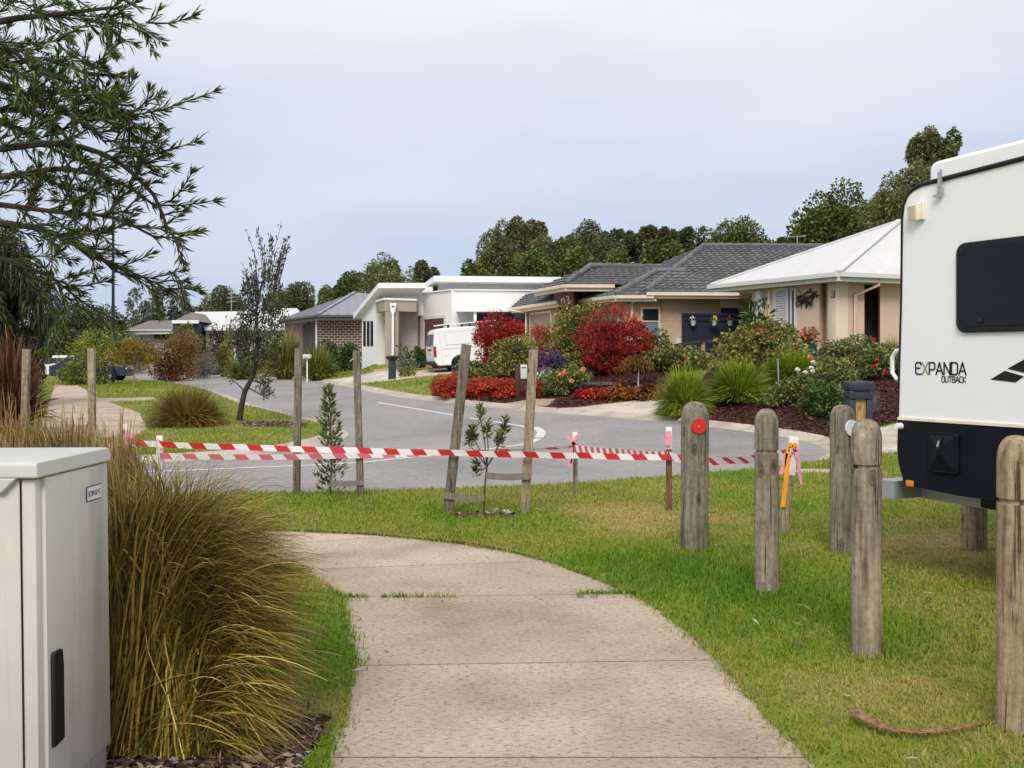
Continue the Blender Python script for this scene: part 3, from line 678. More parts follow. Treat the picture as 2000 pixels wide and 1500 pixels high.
def tree(name, label, px, top, w, d, col, K=22, n=2600, ll=0.38, lw=0.2, shape='ell', trunk=0.3, bark=None, group=None, lean=0.0, lr=(0.24, 0.42), base=None, up=0.1, rnd=0.8, droop=0.2, inner=0.2, crown_low=None, depth=None, cat='tree'):
    _seed[0] += 1; sd = _seed[0]; rng = np.random.default_rng(sd)
    x, y = XY(px, d); z = H(x, y) if d < 160 else 1.0
    h = zat(top, d) - z; rx = w / 2 / F * d; lo = (trunk if crown_low is None else max(crown_low * h, h - (3.3 if col == 'euc' else 2.7) * rx)) * 1.0
    if crown_low is None: lo *= h
    rz = (h - lo) / 2
    root = empty(name, (x, y, z - 0.05), label, cat, group)
    C = np.array((x, y, z + lo + rz))
    V, Fq = leaf_mass(C, rx, depth or rx, rz, K, n, ll, lw, sd, shape, up, rnd, droop, lr, inner)
    npmesh('crown', V, Fq, LM[col], root)
    m = MB(); r = max(0.05, h * 0.018)
    top_ = Vector((x + lean * h, y, z + h * 0.85))
    pts = [Vector((x, y, z - 0.1)).lerp(top_, t) + Vector((rng.normal(0, 0.02) * h * t, rng.normal(0, 0.02) * h * t, 0)) for t in (0, 0.2, 0.4, 0.6, 0.8, 1)]
    m.tube(pts, [r * 1.25, r, r * 0.8, r * 0.6, r * 0.4, r * 0.12], 7)
    q, _ = lobes(C, rx * 0.8, (depth or rx) * 0.8, rz * 0.9, 14, 14, np.random.default_rng(sd), shape, (0.01, 0.02), 0)
    for e_ in q:
        t = rng.uniform(0.25, 0.65); s = pts[1].lerp(pts[5], t); e_ = Vector(e_); mid = s.lerp(e_, 0.5) + Vector((0, 0, 0.05 * h))
        m.tube([s, mid, e_], [r * 0.35, r * 0.22, r * 0.06], 5)
    m.build('trunk', bark or M_bark, root)
    return root

def shoots(root, c, rx, rz, n, col, seed, ln=0.35):
    """stray upright shoots breaking the outline of a bush"""
    rng = np.random.default_rng(seed); C, D = [], []; m = MB()
    for _ in range(n):
        a = rng.uniform(0, 6.283); e = rng.uniform(0.25, 1.45); d = Vector((math.cos(a) * math.cos(e), math.sin(a) * math.cos(e), math.sin(e))); p = Vector(c) + Vector((d.x * rx, d.y * rx, d.z * rz)) * 0.9
        u = (d * 0.6 + Vector((0, 0, 1)) + Vector(rng.normal(0, 0.2, 3))).normalized(); L = ln * rng.uniform(0.5, 1.2); m.tube([p - u * L * 0.5, p + u * L], [0.008, 0.003], 4)
        for k in range(14): C.append(np.array(p + u * L * (k / 13 * 1.15 - 0.1))); D.append(unit(np.array(u) * 0.8 + rng.normal(0, 0.5, 3)))
    V, Fq = leafq(np.array(C), np.array(D), np.full(len(C), 0.10) * rng.uniform(0.6, 1.2, len(C)), np.full(len(C), 0.032), rng, 0.0); npmesh('shoot_foliage', V, Fq, LM[col], root)
    m.build('shoots', M_twig, root)
# ------------------------------------------------------------------ houses
def on_wall(A, B, px):
    k = (px - CX) / F; ax, ay = A; bx, by = B; t = (k * ay - ax) / ((bx - ax) - k * (by - ay))
    return Vector((ax + (bx - ax) * t, ay + (by - ay) * t, 0))
def wall_n(A, B):
    d = Vector((B[0] - A[0], B[1] - A[1], 0)).normalized(); n = Vector((d.y, -d.x, 0)); mid = Vector((A[0], A[1], 0))
    return n if n.dot(-mid) > 0 else -n
def wrect(A, B, x0, x1, y0, y1):
    """corners on a wall line seen between two photo columns; heights taken at the first column's distance"""
    a = on_wall(A, B, x0); b = on_wall(A, B, x1); dm = (a.y + b.y) / 2
    zt, zb = zat(y0, dm), zat(y1, dm)
    return a, b, zt, zb, wall_n(A, B)
def wslab(mb, A, B, x0, x1, y0, y1, t=0.03, mi=0, o=0.0, zb=None, zt=None):
    a, b, t_, b_, n = wrect(A, B, x0, x1, y0, y1)
    z1 = t_ if zt is None else zt; z0 = b_ if zb is None else zb
    a = a + n * o; b = b + n * o
    return mb.prism([(a.x, a.y, z0), (b.x, b.y, z0), (b.x, b.y, z1), (a.x, a.y, z1)], n * t, mi)
def wframe(mb, A, B, x0, x1, y0, y1, w=0.06, t=0.06, mi=0, zb=None, o=0.0):
    a, b, zt, z0, n = wrect(A, B, x0, x1, y0, y1)
    if zb is not None: z0 = zb
    a = a + n * o; b = b + n * o
    d = (b - a).normalized(); L = (b - a).length
    def slab(u0, u1, v0, v1):
        p = [a + d * u0 + Vector((0, 0, v0)), a + d * u1 + Vector((0, 0, v0)), a + d * u1 + Vector((0, 0, v1)), a + d * u0 + Vector((0, 0, v1))]
        mb.prism(p, n * t, mi)
    slab(0, w, z0, zt); slab(L - w, L, z0, zt); slab(w, L - w, z0, z0 + w); slab(w, L - w, zt - w, zt)
def clip(poly, nrm, off):
    out = []
    for i in range(len(poly)):
        p, q = poly[i], poly[(i + 1) % len(poly)]; dp = p[0] * nrm[0] + p[1] * nrm[1] - off; dq = q[0] * nrm[0] + q[1] * nrm[1] - off
        if dp >= 0: out.append(p)
        if (dp >= 0) != (dq >= 0): t = dp / (dp - dq); out.append((p[0] + (q[0] - p[0]) * t, p[1] + (q[1] - p[1]) * t))
    return out
def frame_of(pts):
    p0, p1 = Vector(pts[0]), Vector(pts[1]); e = (p1 - p0).normalized()
    n = Vector((0, 0, 0))
    for i in range(1, len(pts) - 1): n += (Vector(pts[i]) - p0).cross(Vector(pts[i + 1]) - p0)
    n.normalize()
    if n.z < 0: n = -n
    v = n.cross(e).normalized()
    if v.z < 0: v = -v
    P2 = [((Vector(p) - p0).dot(e), (Vector(p) - p0).dot(v)) for p in pts]
    return p0, e, v, n, P2
def tile_plane(mb, pts, mi=0, cd=0.34, up=0.06, wave=0.022, wl=0.30):
    p0, e, v, n, P2 = frame_of(pts); vs = [p[1] for p in P2]; i = int(math.floor(min(vs) / cd))
    while i * cd < max(vs):
        v0, v1 = i * cd, (i + 1) * cd; band = clip(clip(P2, (0, 1), v0), (0, -1), -v1); i += 1
        if len(band) < 3: continue
        us = [p[0] for p in band]; u = math.floor(min(us) / wl) * wl + (i % 2) * wl * 0.5 - wl
        def hgt(q): return up * (1 - (q[1] - v0) / cd) + wave * math.cos(6.2832 * q[0] / wl) + 0.01
        while u < max(us):
            for s0, s1 in ((u, u + wl / 2), (u + wl / 2, u + wl)):
                sl_ = clip(clip(band, (1, 0), s0), (-1, 0), -s1)
                if len(sl_) >= 3:
                    w3 = [p0 + e * q[0] + v * q[1] + n * hgt(q) for q in sl_]
                    try: mb.poly(w3, mi)
                    except ValueError: pass
                    lo = [q for q in sl_ if abs(q[1] - v0) < 1e-5]
                    if len(lo) >= 2:
                        a, b = min(lo), max(lo)
                        pa, pb = p0 + e * a[0] + v * a[1], p0 + e * b[0] + v * b[1]
                        mb.poly([pa - n * 0.02, pb - n * 0.02, pb + n * hgt(b), pa + n * hgt(a)], mi)
            u += wl
def metal_plane(mb, pts, mi=0, pitch=0.6, rh=0.04, rw=0.05, th=0.05):
    p0, e, v, n, P2 = frame_of(pts)
    mb.prism([Vector(p) for p in pts], -n * th, mi)
    us = [p[0] for p in P2]; u = math.ceil(min(us) / pitch) * pitch
    while u < max(us):
        hits = []
        for a, b in zip(P2, P2[1:] + P2[:1]):
            if (a[0] - u) * (b[0] - u) < 0: t = (u - a[0]) / (b[0] - a[0]); hits.append(a[1] + (b[1] - a[1]) * t)
        if len(hits) >= 2 and max(hits) - min(hits) > 0.15:
            A_ = p0 + e * u + v * min(hits); B_ = p0 + e * u + v * max(hits)
            mb.bar(A_ + n * (rh / 2 - 0.004), B_ + n * (rh / 2 - 0.004), rw, rh, mi, up=n)
        u += pitch
def ridge(mb, a, b, mi=0, r=0.11):
    a, b = Vector(a), Vector(b); L = (b - a).length; k = max(1, int(L / 0.4))
    for i in range(k):
        p = a.lerp(b, i / k); q = a.lerp(b, (i + 1.08) / k); mb.tube([p + Vector((0, 0, 0.03)), q + Vector((0, 0, 0.055))], [r, r * 1.12], 8, mi)
def gutter(mb, a, b, h=0.2, t=0.1, mi=0, lip=True):
    a, b = Vector(a), Vector(b); mb.bar(a - Vector((0, 0, h * 0.62)), b - Vector((0, 0, h * 0.62)), t * 0.35, h, mi)
    d = (b - a).normalized(); n = Vector((d.y, -d.x, 0)); n = n if n.dot(-Vector((a.x, a.y, 0))) > 0 else -n
    if lip: mb.bar(a + n * t * 0.66 - Vector((0, 0, 0.075)), b + n * t * 0.66 - Vector((0, 0, 0.075)), t * 0.9, 0.13, mi)
def brick(name, c1, c2, mort, bw=0.24, bh=0.086, axis='x', ms=0.10):
    m, b, t = principled(name, 0.85, 0.2)
    c = t.nodes.new('ShaderNodeTexCoord'); s = t.nodes.new('ShaderNodeSeparateXYZ'); t.links.new(c.outputs['Object'], s.inputs[0])
    k = t.nodes.new('ShaderNodeCombineXYZ'); t.links.new(s.outputs[0 if axis == 'x' else 1], k.inputs[0]); t.links.new(s.outputs[2], k.inputs[1])
    n = t.nodes.new('ShaderNodeTexBrick'); t.links.new(k.outputs[0], n.inputs[0]); n.inputs['Scale'].default_value = 1
    n.inputs['Brick Width'].default_value = bw; n.inputs['Row Height'].default_value = bh; n.inputs['Mortar Size'].default_value = bh * ms; n.inputs['Bias'].default_value = 0
    n.inputs['Color1'].default_value = (*c1, 1); n.inputs['Color2'].default_value = (*c2, 1); n.inputs['Mortar'].default_value = (*mort, 1)
    n2 = noise(t, 1.2, 4); r2 = ramp(t, [(0.3, (0.88,) * 3), (0.7, (1.1,) * 3)]); t.links.new(n2.outputs[0], r2.inputs[0])
    cc = mixc(t, n.outputs[0], r2.outputs[0], 1, 'MULTIPLY'); t.links.new(cc, b.inputs['Base Color']); bump(t, b, n.outputs['Fac'], 0.5, -0.01) ; return m
M_pot = plain('pale grey pot', (0.55, 0.56, 0.55), 0.5, var=0.08)
M_tile = leafy('charcoal roof tiles', [(0.105, 0.105, 0.11), (0.125, 0.125, 0.13), (0.145, 0.145, 0.15), (0.165, 0.163, 0.167)], trans=0.0, patch=0.5, pamt=0.12, rough=0.75, spec=0.2)
M_cream = plain('cream gutter paint', (0.70, 0.60, 0.47), 0.45, var=0.04)
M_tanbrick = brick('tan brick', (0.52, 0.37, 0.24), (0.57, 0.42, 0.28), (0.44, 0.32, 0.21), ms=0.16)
M_tanbrick2 = brick('shaded tan brick', (0.40, 0.30, 0.21), (0.45, 0.34, 0.24), (0.36, 0.27, 0.19), ms=0.16, axis='y')  # darker copy of the tan brick, with shade put into its colour
M_brown = plain('red brown panel', (0.17, 0.045, 0.035), 0.6, var=0.12)
M_glass = principled('dark window glass', 0.06, 0.6)[0]; M_glass.node_tree.nodes['Principled BSDF'].inputs['Base Color'].default_value = (0.012, 0.014, 0.02, 1)
M_blind = plain('grey blind behind glass', (0.16, 0.19, 0.23), 0.25, 0.6)
M_navy = plain('navy timber paint', (0.013, 0.018, 0.040), 0.55, var=0.18)
M_white = plain('white render', (0.80, 0.785, 0.755), 0.8, var=0.03, scale=1.2)
M_whitem = plain('white sheet metal', (0.80, 0.81, 0.83), 0.4, 0.4, var=0.02)
M_soffit = plain('grey soffit', (0.62, 0.62, 0.60), 0.8, var=0.03)
M_clad = plain('pale grey cladding', (0.66, 0.67, 0.66), 0.75, var=0.04)
M_taupe = plain('taupe render', (0.40, 0.335, 0.27), 0.85, var=0.06)
M_taupel = plain('light taupe render', (0.50, 0.43, 0.37), 0.85, var=0.05)
M_maroon = plain('maroon garage door', (0.13, 0.05, 0.045), 0.55, var=0.08)
M_dark = plain('shadowed opening', (0.07, 0.06, 0.06), 0.9, var=0.2)  # dark colour puts the shade of recesses and openings into the surface
M_greyroof = plain('grey metal roof', (0.235, 0.24, 0.265), 0.45, 0.4, var=0.05)
M_darkrib = plain('dark roof rib', (0.10, 0.10, 0.115), 0.5, var=0.05)
M_dbrick = brick('dark brown brick', (0.075, 0.035, 0.030), (0.13, 0.065, 0.055), (0.42, 0.37, 0.34), bw=0.36, bh=0.165, ms=0.12)
M_peach = plain('beige render', (0.63, 0.465, 0.36), 0.85, var=0.05, scale=1.5, bmp=0.2)
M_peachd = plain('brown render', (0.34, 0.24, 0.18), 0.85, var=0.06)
M_peachl = plain('cream render', (0.75, 0.62, 0.50), 0.85, var=0.04)
M_corr = plain('white corrugated roofing', (0.60, 0.595, 0.595), 0.65, 0.25, var=0.04)
M_gutw = plain('pale grey gutter', (0.66, 0.645, 0.63), 0.45, var=0.03)
M_blue = plain('slate blue boards', (0.045, 0.075, 0.11), 0.7, var=0.1)
M_browntile = plain('brown roof tiles', (0.19, 0.155, 0.14), 0.8, var=0.2, scale=5)
M_ant = plain('galvanised wire', (0.45, 0.45, 0.45), 0.4, metal=0.6)

# ---- tan brick house with the charcoal tiled roof
E_F = W_ = None
hF = empty('brick_house', (7.5, 44, 1.4), 'tan brick house with charcoal tiled roof and navy side gate', 'house')
zb = 1.0
A = XY(1236, 40); B = XY(1640, 41.2)
zs = zat(572, 39.5)
m = MB(); m.wall([A, B, (B[0] + 1, 55), (XY(1236, 40)[0] - 2.2, 55), XY(1206, 40.4), XY(1206, 40.0)], zb, zs - 0.02); m.build('wall', M_tanbrick, hF)
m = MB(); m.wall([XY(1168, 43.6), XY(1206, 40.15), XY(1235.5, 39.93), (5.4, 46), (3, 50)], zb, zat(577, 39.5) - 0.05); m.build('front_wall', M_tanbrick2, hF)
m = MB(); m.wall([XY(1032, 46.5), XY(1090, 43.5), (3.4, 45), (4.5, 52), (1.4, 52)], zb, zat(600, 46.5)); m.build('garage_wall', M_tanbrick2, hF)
m = MB(); wslab(m, XY(1032, 46.5), XY(1090, 43.5), 1038, 1076, 611, 690, 0.02); gd = m.build('garage_door', M_peachd, hF)
m = MB(); wframe(m, XY(1032, 46.5), XY(1090, 43.5), 1036, 1078, 609, 692, 0.08, 0.05); m.build('frame', M_cream, gd)
m = MB(); m.wall([XY(1083, 43.4), XY(1120, 41.6), (3.0, 43.2), (2.6, 46), (1.9, 46)], zat(598, 42), zat(560, 41.4)); m.build('entry_tower', M_brown, hF)
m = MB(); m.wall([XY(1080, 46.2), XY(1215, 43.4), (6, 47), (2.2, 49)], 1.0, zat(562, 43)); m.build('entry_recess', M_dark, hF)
# house number on the tower panel
m = MB(); TA, TB = XY(1083, 43.4), XY(1120, 41.6)
for x0, x1, y0, y1 in ((1097, 1104, 583, 585), (1097, 1098.4, 585, 592), (1102.6, 1104, 585, 592), (1106, 1112, 578, 580), (1110, 1112, 580, 589)): wslab(m, TA, TB, x0, x1, y0, y1, 0.03)
m.build('house_number', M_gutw, hF)
m = MB()
R0 = P(1375, 481, 46); R1 = P(1600, 482.5, 46.4); R1 = R0 + (R1 - R0) * 1.25
e0 = P(1262, 570, 39.45); e1 = P(1640, 571.5, 39.9)
hf = P(1300, 560, 39.6)
eL = Vector((e0.x - 3.0, 52.5, e0.z)); eR = Vector((R1.x + 5, 40.5, e0.z))
tile_plane(m, [Vector((e0.x, e0.y, e0.z)), eR, R1, R0])
tile_plane(m, [eL, Vector((e0.x, e0.y, e0.z)), R0])
ridge(m, R0, R1); ridge(m, e0, R0)
# back of the main roof
bk = Vector((R0.x - 4, 53, e0.z)); bk2 = Vector((eR.x, 53, e0.z))
m.poly([bk2, eL, R0, R1])
# front room roof
f0 = P(1203, 576, 39.5); f1 = P(1276, 576, 39.5); fl = P(1117, 586.5, 43.2); fr = P(1281, 531, 41.6); fr2 = P(1335, 530, 42.0)
f1e = Vector((fr2.x + 0.9, 39.6, f0.z))
tile_plane(m, [f0, f1e, fr2, fr]); tile_plane(m, [fl, f0, fr]); ridge(m, f0, fr); ridge(m, fr, fr2)
# entry tower roof
g0 = P(1105, 555, 41.0); g1 = P(1200, 555.5, 41.0); gl = P(1044, 566, 44.6); gr = P(1153, 521, 43.2); gr2 = P(1290, 523, 43.8)
tile_plane(m, [g0, Vector((gr2.x + 0.2, 41.0, g0.z)), gr2, gr]); tile_plane(m, [gl, g0, gr]); ridge(m, g0, gr); ridge(m, gr, gr2)
m.poly([gl, gr, gr2, Vector((gr2.x, 46, g0.z)), Vector((gl.x + 1, 46.5, gl.z))])
# low garage roof
q0 = P(1000, 600.5, 47.2); q1 = P(1092, 587, 43.0); q2 = P(1090, 566, 46.6); q3 = P(1030, 578, 50.0)
tile_plane(m, [q0, q1, q2, q3]); m.poly([q3, q2, Vector((q2.x, 53, q0.z)), Vector((q3.x, 54, q0.z))])
rF = m.build('roof', M_tile, hF)
m = MB()
gutter(m, e0, eR, 0.22, 0.12); gutter(m, f0, f1, 0.22, 0.12); gutter(m, fl, f0, 0.22, 0.12); gutter(m, g0, g1, 0.25, 0.12); gutter(m, gl, g0, 0.25, 0.12); gutter(m, q0, q1, 0.24, 0.12)
m.prism([f1 + Vector((-0.05, 0, 0.22)), f1 + Vector((0.12, 0, 0.1)), f1 + Vector((0.12, 0, -0.25)), f1 + Vector((-0.05, 0, -0.2))], (0, 0.12, 0))
m.build('gutter', M_cream, rF)
m = MB()
for tri in ([g0, gl, Vector((gl.x + 2.6, gl.y, g0.z)), Vector((g1.x, 42.5, g0.z))], [f0, fl, Vector((fl.x + 2, fl.y + 1, f0.z)), Vector((f1.x, 40.6, f0.z))], [q0, q1, Vector((q1.x + 1, 45, q0.z)), Vector((q0.x + 1.5, 49, q0.z))]):
    m.prism([Vector(p) - Vector((0, 0, 0.2)) for p in tri], (0, 0, -0.02))
m.prism([e0 - Vector((0, 0, 0.21)), eR - Vector((0, 0, 0.21)), Vector((eR.x, 41.5, e0.z - 0.21)), Vector((e0.x, 40.4, e0.z - 0.21))], (0, 0, -0.02))
m.build('soffit', M_cream, rF)
m = MB(); wslab(m, A, B, 1256, 1286, 603, 640, 0.02, 0); wslab(m, A, B, 1256, 1286, 628, 668, 0.025, 1); wn_ = m.build('window', [M_glass, M_blind], hF)
m = MB(); wframe(m, A, B, 1251, 1289, 600, 672, 0.07, 0.06); wslab(m, A, B, 1254, 1286, 626.5, 628.5, 0.05); m.build('frame', M_cream, wn_)
m = MB(); wslab(m, A, B, 1229, 1236, 588, 590, 0.1)
a_ = on_wall(A, B, 1240); m.tube([(a_.x + 0.12, a_.y - 0.5, zat(583, 39.7)), (a_.x - 0.05, a_.y - 0.28, zat(588, 39.7)), (a_.x - 0.12, a_.y - 0.1, zat(593, 39.7)), (a_.x - 0.12, a_.y - 0.1, 1.4)], 0.055, 8); m.build('downpipe', M_cream, hF)
m = MB(); b_ = XY(1032, 46.4); m.tube([(b_[0] - 0.9, b_[1] - 0.2, zat(606, 46.5)), (b_[0] - 0.1, b_[1] - 0.12, zat(612, 46.5)), (b_[0] - 0.1, b_[1] - 0.12, 1.3)], 0.055, 8); m.build('downpipe', M_cream, hF)
m = MB(); wslab(m, A, B, 1407, 1445, 579.5, 601, 0.04); m.build('lintel_panel', M_cream, hF)
m = MB(); wslab(m, A, B, 1408, 1441, 602, 690, 0.03); m.build('side_door', M_navy, hF)
m = MB(); wslab(m, A, B, 1289, 1291.5, 580, 626, 0.02); m.build('control_joint', M_peachd, hF)
m = MB(); wslab(m, A, B, 1318, 1327, 661, 674, 0.22); m.build('meter_box', M_white, hF)
m = MB()      # television aerial on the far end of the roof
ap = P(1557, 484, 47); m.tube([ap - Vector((0, 0, 0.4)), ap + Vector((0, 0, 0.55))], 0.02, 6); m.bar(ap + Vector((-0.35, 0, 0.5)), ap + Vector((0.4, 0, 0.56)), 0.025, 0.025)
for k in range(5): m.bar(ap + Vector((-0.3 + k * 0.15, -0.2, 0.5)), ap + Vector((-0.3 + k * 0.15, 0.2, 0.52)), 0.015, 0.015)
m.build('aerial', M_ant, hF)
# navy gate with hanging pots
gA, gB = XY(1332, 38.9), XY(1478, 39.4); gz = 1.35
gt = empty('side_gate', (*XY(1332, 38.9), gz), 'navy blue board gate and fence panel between the two brick houses', 'gate')
m = MB()
x0, x1 = gA[0], gB[0]; nb = 26; top_z = zat(614, 39)
for i in range(nb):
    a = x0 + (x1 - x0) * i / nb; b = x0 + (x1 - x0) * (i + 0.95) / nb; yy = gA[1] + (gB[1] - gA[1]) * i / nb
    m.prism([(a, yy, gz), (b, yy, gz), (b, yy, top_z), (a, yy, top_z)], (0, 0.025, 0))
m.build('board_panel', M_navy, gt)
m = MB(); m.bar((x0, gA[1] - 0.03, top_z), (x1, gB[1] - 0.03, top_z), 0.06, 0.09); m.bar((x0, gA[1] - 0.03, zat(624, 39)), (x1, gB[1] - 0.03, zat(624, 39)), 0.05, 0.10); m.bar((x0 + 0.03, gA[1] - 0.03, gz), (x0 + 0.03, gA[1] - 0.03, top_z + 0.05), 0.09, 0.09); m.build('gate_frame', M_navy, gt)
for px, pc, lb in ((1354, 'white', 'pale pot hooked on the navy gate, the one nearest the gate post, pale flower'), (1395, 'yellow', 'pale pot hooked on the navy gate with a yellow flower'), (1426, 'red', 'pale pot hooked on the navy gate with a red flower, nearest the flowering shrub')):
    c = P(px, 636, 38.72); r = empty('hanging_pot', c, lb, 'flower pot', 'pots on the navy gate')
    m = MB(); m.lathe(c, [(0.07, 0), (0.085, 0.05), (0.105, 0.17), (0.115, 0.19), (0.1, 0.19), (0.0, 0.17)], 12); m.build('pot', M_pot, r)
    m = MB(); m.tube([c + Vector((0, 0.08, 0.15)), c + Vector((0, 0.10, 0.36)), c + Vector((0, 0.14, 0.38))], 0.012, 5); m.build('hook', M_pot, r)
    V, Fq = leaf_mass(c + Vector((0, 0, 0.23)), 0.11, 0.1, 0.08, 5, 50, 0.07, 0.03, px, up=0.5); npmesh('foliage', V, Fq, LM['deep'], r)
    V, Fq = leaf_mass(c + Vector((0, 0, 0.27)), 0.09, 0.08, 0.05, 4, 24, 0.06, 0.05, px + 1, up=0.5); npmesh('blossoms', V, Fq, PET[pc], r)
# handrail up to the gate
rr = empty('ramp_rail', G(1373, 718), 'timber post and dark handrail beside the navy gate', 'handrail')
m = MB(); t0 = Vector((*XY(1373, 33), 0)); z0 = H(t0.x, t0.y); m.bar((t0.x, t0.y, z0 - 0.1), (t0.x, t0.y, zat(668, 33)), 0.12, 0.12, bev=0.01)
m.build('post', wood('pine post', (0.22, 0.14, 0.07), (0.36, 0.24, 0.12), (0.45, 0.32, 0.18)), rr)
m = MB(); t1 = Vector((*XY(1407, 33.6), 0)); m.bar((t1.x, t1.y, H(t1.x, t1.y) - 0.1), (t1.x, t1.y, zat(666, 33.6)), 0.12, 0.12, bev=0.01); m.build('post', bpy.data.materials['pine post'], rr)
m = MB(); m.bar(P(1318, 673, 33.2), P(1425, 660, 33.6), 0.11, 0.05); m.bar(P(1362, 670, 32.9), P(1425, 664, 33.3), 0.10, 0.04); m.build('rail', M_barkd, rr)
m = MB()
for k in range(4): m.tube([P(1375, 684 + k * 8, 33.05), P(1412, 681 + k * 8, 33.6)], 0.006, 4)
m.build('wire', M_ant, rr)

# ---- rendered house with white corrugated hip roof
hG = empty('rendered_house', (10.5, 36, 1.4), 'beige rendered house with white corrugated hip roof and shuttered window', 'house')
c0 = P(1638, 531, 30); cl = P(1387, 557.5, 35.2); cl.z = c0.z; crr = Vector((c0.x + 7.5, 33.3, c0.z)); ap = P(1757, 431, 36.6); ap2 = ap + Vector((2.2, 1.4, 0))
m = MB(); metal_plane(m, [cl, c0, ap], pitch=0.25, rh=0.010, rw=0.06); metal_plane(m, [c0, crr, ap2, ap], pitch=0.25, rh=0.010, rw=0.06)
m.poly([cl, ap, ap2, Vector((crr.x - 2, 44, c0.z)), Vector((cl.x + 4, 44, c0.z))])
rG = m.build('roof', M_corr, hG)
m = MB(); m.bar(c0 + Vector((0, 0, 0.03)), ap + Vector((0, 0, 0.03)), 0.22, 0.05); m.bar(cl + Vector((0, 0, 0.03)), ap + Vector((0, 0, 0.03)), 0.2, 0.05); m.build('ridge_cap', M_corr, rG)
m = MB(); gutter(m, cl, c0, 0.24, 0.13); gutter(m, c0, crr, 0.24, 0.13); m.build('gutter', M_gutw, rG)
inn = lambda p, k: Vector((p.x + (ap.x - p.x) * k, p.y + (ap.y - p.y) * k, c0.z))
m = MB(); m.prism([v - Vector((0, 0, 0.23)) for v in (cl, c0, crr, inn(crr, 0.3), inn(c0, 0.25), inn(cl, 0.3))], (0, 0, -0.02)); m.build('soffit', M_gutw, rG)
# walls stand about half a metre behind the gutters
s0 = Vector((c0.x + 0.12, c0.y + 0.62, 0)); dl = (cl - c0); dl.z = 0; dl.normalize(); dr = (crr - c0); dr.z = 0; dr.normalize()
wl_end = on_wall((s0.x, s0.y), (s0.x + dl.x * 6, s0.y + dl.y * 6), 1469); wr_end = s0 + dr * 7; zt = c0.z - 0.22
WA, WB = (wl_end.x, wl_end.y), (s0.x, s0.y); WC = (wr_end.x, wr_end.y)
n1 = wall_n(WA, WB)
def inset(px, A_, B_, o): v = on_wall(A_, B_, px) + wall_n(A_, B_) * o; return (v.x, v.y)
m = MB(); ev = on_wall(WA, WB, 1600); m.wall([WA, (ev.x, ev.y), (ev.x + 2, ev.y + 2.5), (12, 42), (WA[0] + 2.7, 42)], 1.0, zt); m.build('wall', M_peach, hG)
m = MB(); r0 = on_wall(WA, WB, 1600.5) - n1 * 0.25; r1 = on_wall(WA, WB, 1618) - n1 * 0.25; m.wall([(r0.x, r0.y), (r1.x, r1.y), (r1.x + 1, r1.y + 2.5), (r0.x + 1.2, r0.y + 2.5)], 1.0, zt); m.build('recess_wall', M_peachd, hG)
cn = on_wall(WA, WB, 1618.5); m = MB(); m.wall([(cn.x, cn.y), WB, inset(1656, WB, WC, 0.0), (s0.x + 0.7, s0.y + 1.2), (cn.x + 0.3, cn.y + 1.5)], 1.0, zt - 0.003); m.build('corner_pier', M_peachl, hG)
m = MB(); m.wall([inset(1656.5, WB, WC, -0.015), inset(1689, WB, WC, -0.015), (11.6, 34), (10.6, 34)], 1.0, zt); m.build('wall', M_peach, hG)
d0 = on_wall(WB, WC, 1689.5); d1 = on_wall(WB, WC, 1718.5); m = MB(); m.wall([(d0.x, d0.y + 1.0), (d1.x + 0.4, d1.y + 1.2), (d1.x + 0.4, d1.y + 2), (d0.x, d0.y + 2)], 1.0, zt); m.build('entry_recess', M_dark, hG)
m = MB(); m.wall([inset(1719, WB, WC, 0), WC, (WC[0] - 1, 40), (12.6, 36)], 1.0, zt); m.build('wall', M_peach, hG)
m = MB(); wslab(m, WA, WB, 1517, 1555, 566, 650, 0.02); w_ = m.build('window', M_glass, hG)
m = MB(); wframe(m, WA, WB, 1514, 1541, 563, 655, 0.09, 0.05); wframe(m, WA, WB, 1545, 1556, 563, 655, 0.07, 0.05); m.build('frame', M_gutw, w_)
m = MB()
a, b, z1, z0, n = wrect(WA, WB, 1518, 1538, 567, 650)
for k in range(16):
    z = z1 - 0.04 - k * 0.078; p = a + n * 0.02; q = b + n * 0.02
    m.prism([(p.x, p.y, z), (q.x, q.y, z), (q.x, q.y, z - 0.045), (p.x, p.y, z - 0.045)], n * 0.02 + Vector((0, 0, -0.02)))
m.build('shutter', M_pot, w_)
m = MB(); wslab(m, WA, WB, 1484, 1492, 568, 690, 0.16); m.build('downpipe', M_gutw, hG)
m = MB(); wslab(m, WA, WB, 1502, 1506, 566, 690, 0.06); wslab(m, WA, WB, 1512, 1516, 562, 690, 0.05); m.build('reveal', M_peachl, hG)
m = MB(); p = on_wall(WB, WC, 1704); m.tube([p + Vector((0, -0.58, zt + 0.05)), p + Vector((0, -0.55, zt - 0.12)), on_wall(WB, WC, 1669) + Vector((0, -0.08, zt - 0.42)), on_wall(WB, WC, 1669) + Vector((0, -0.08, 1.3))], 0.05, 8); m.build('downpipe', M_peach, hG)
m = MB(); wslab(m, WA, WB, 1624, 1630.5, 568, 581, 0.03, 0); wslab(m, WA, WB, 1625, 1629.5, 569.5, 579.5, 0.035, 1); wslab(m, WA, WB, 1626.8, 1628.0, 571.5, 578, 0.042, 2); m.build('number_plaque', [M_barkd, M_peachl, M_barkd], hG)
rng = np.random.default_rng(5); wc = on_wall(WA, WB, 1577) + n1 * 0.05; wc.z = zat(583, wc.y); du = (Vector((*WB, 0)) - Vector((*WA, 0))).normalized(); C = []
for k in range(46): C.append(np.array(wc + du * rng.normal(0, 0.24) + Vector((0, 0, rng.normal(0, 0.11)))))
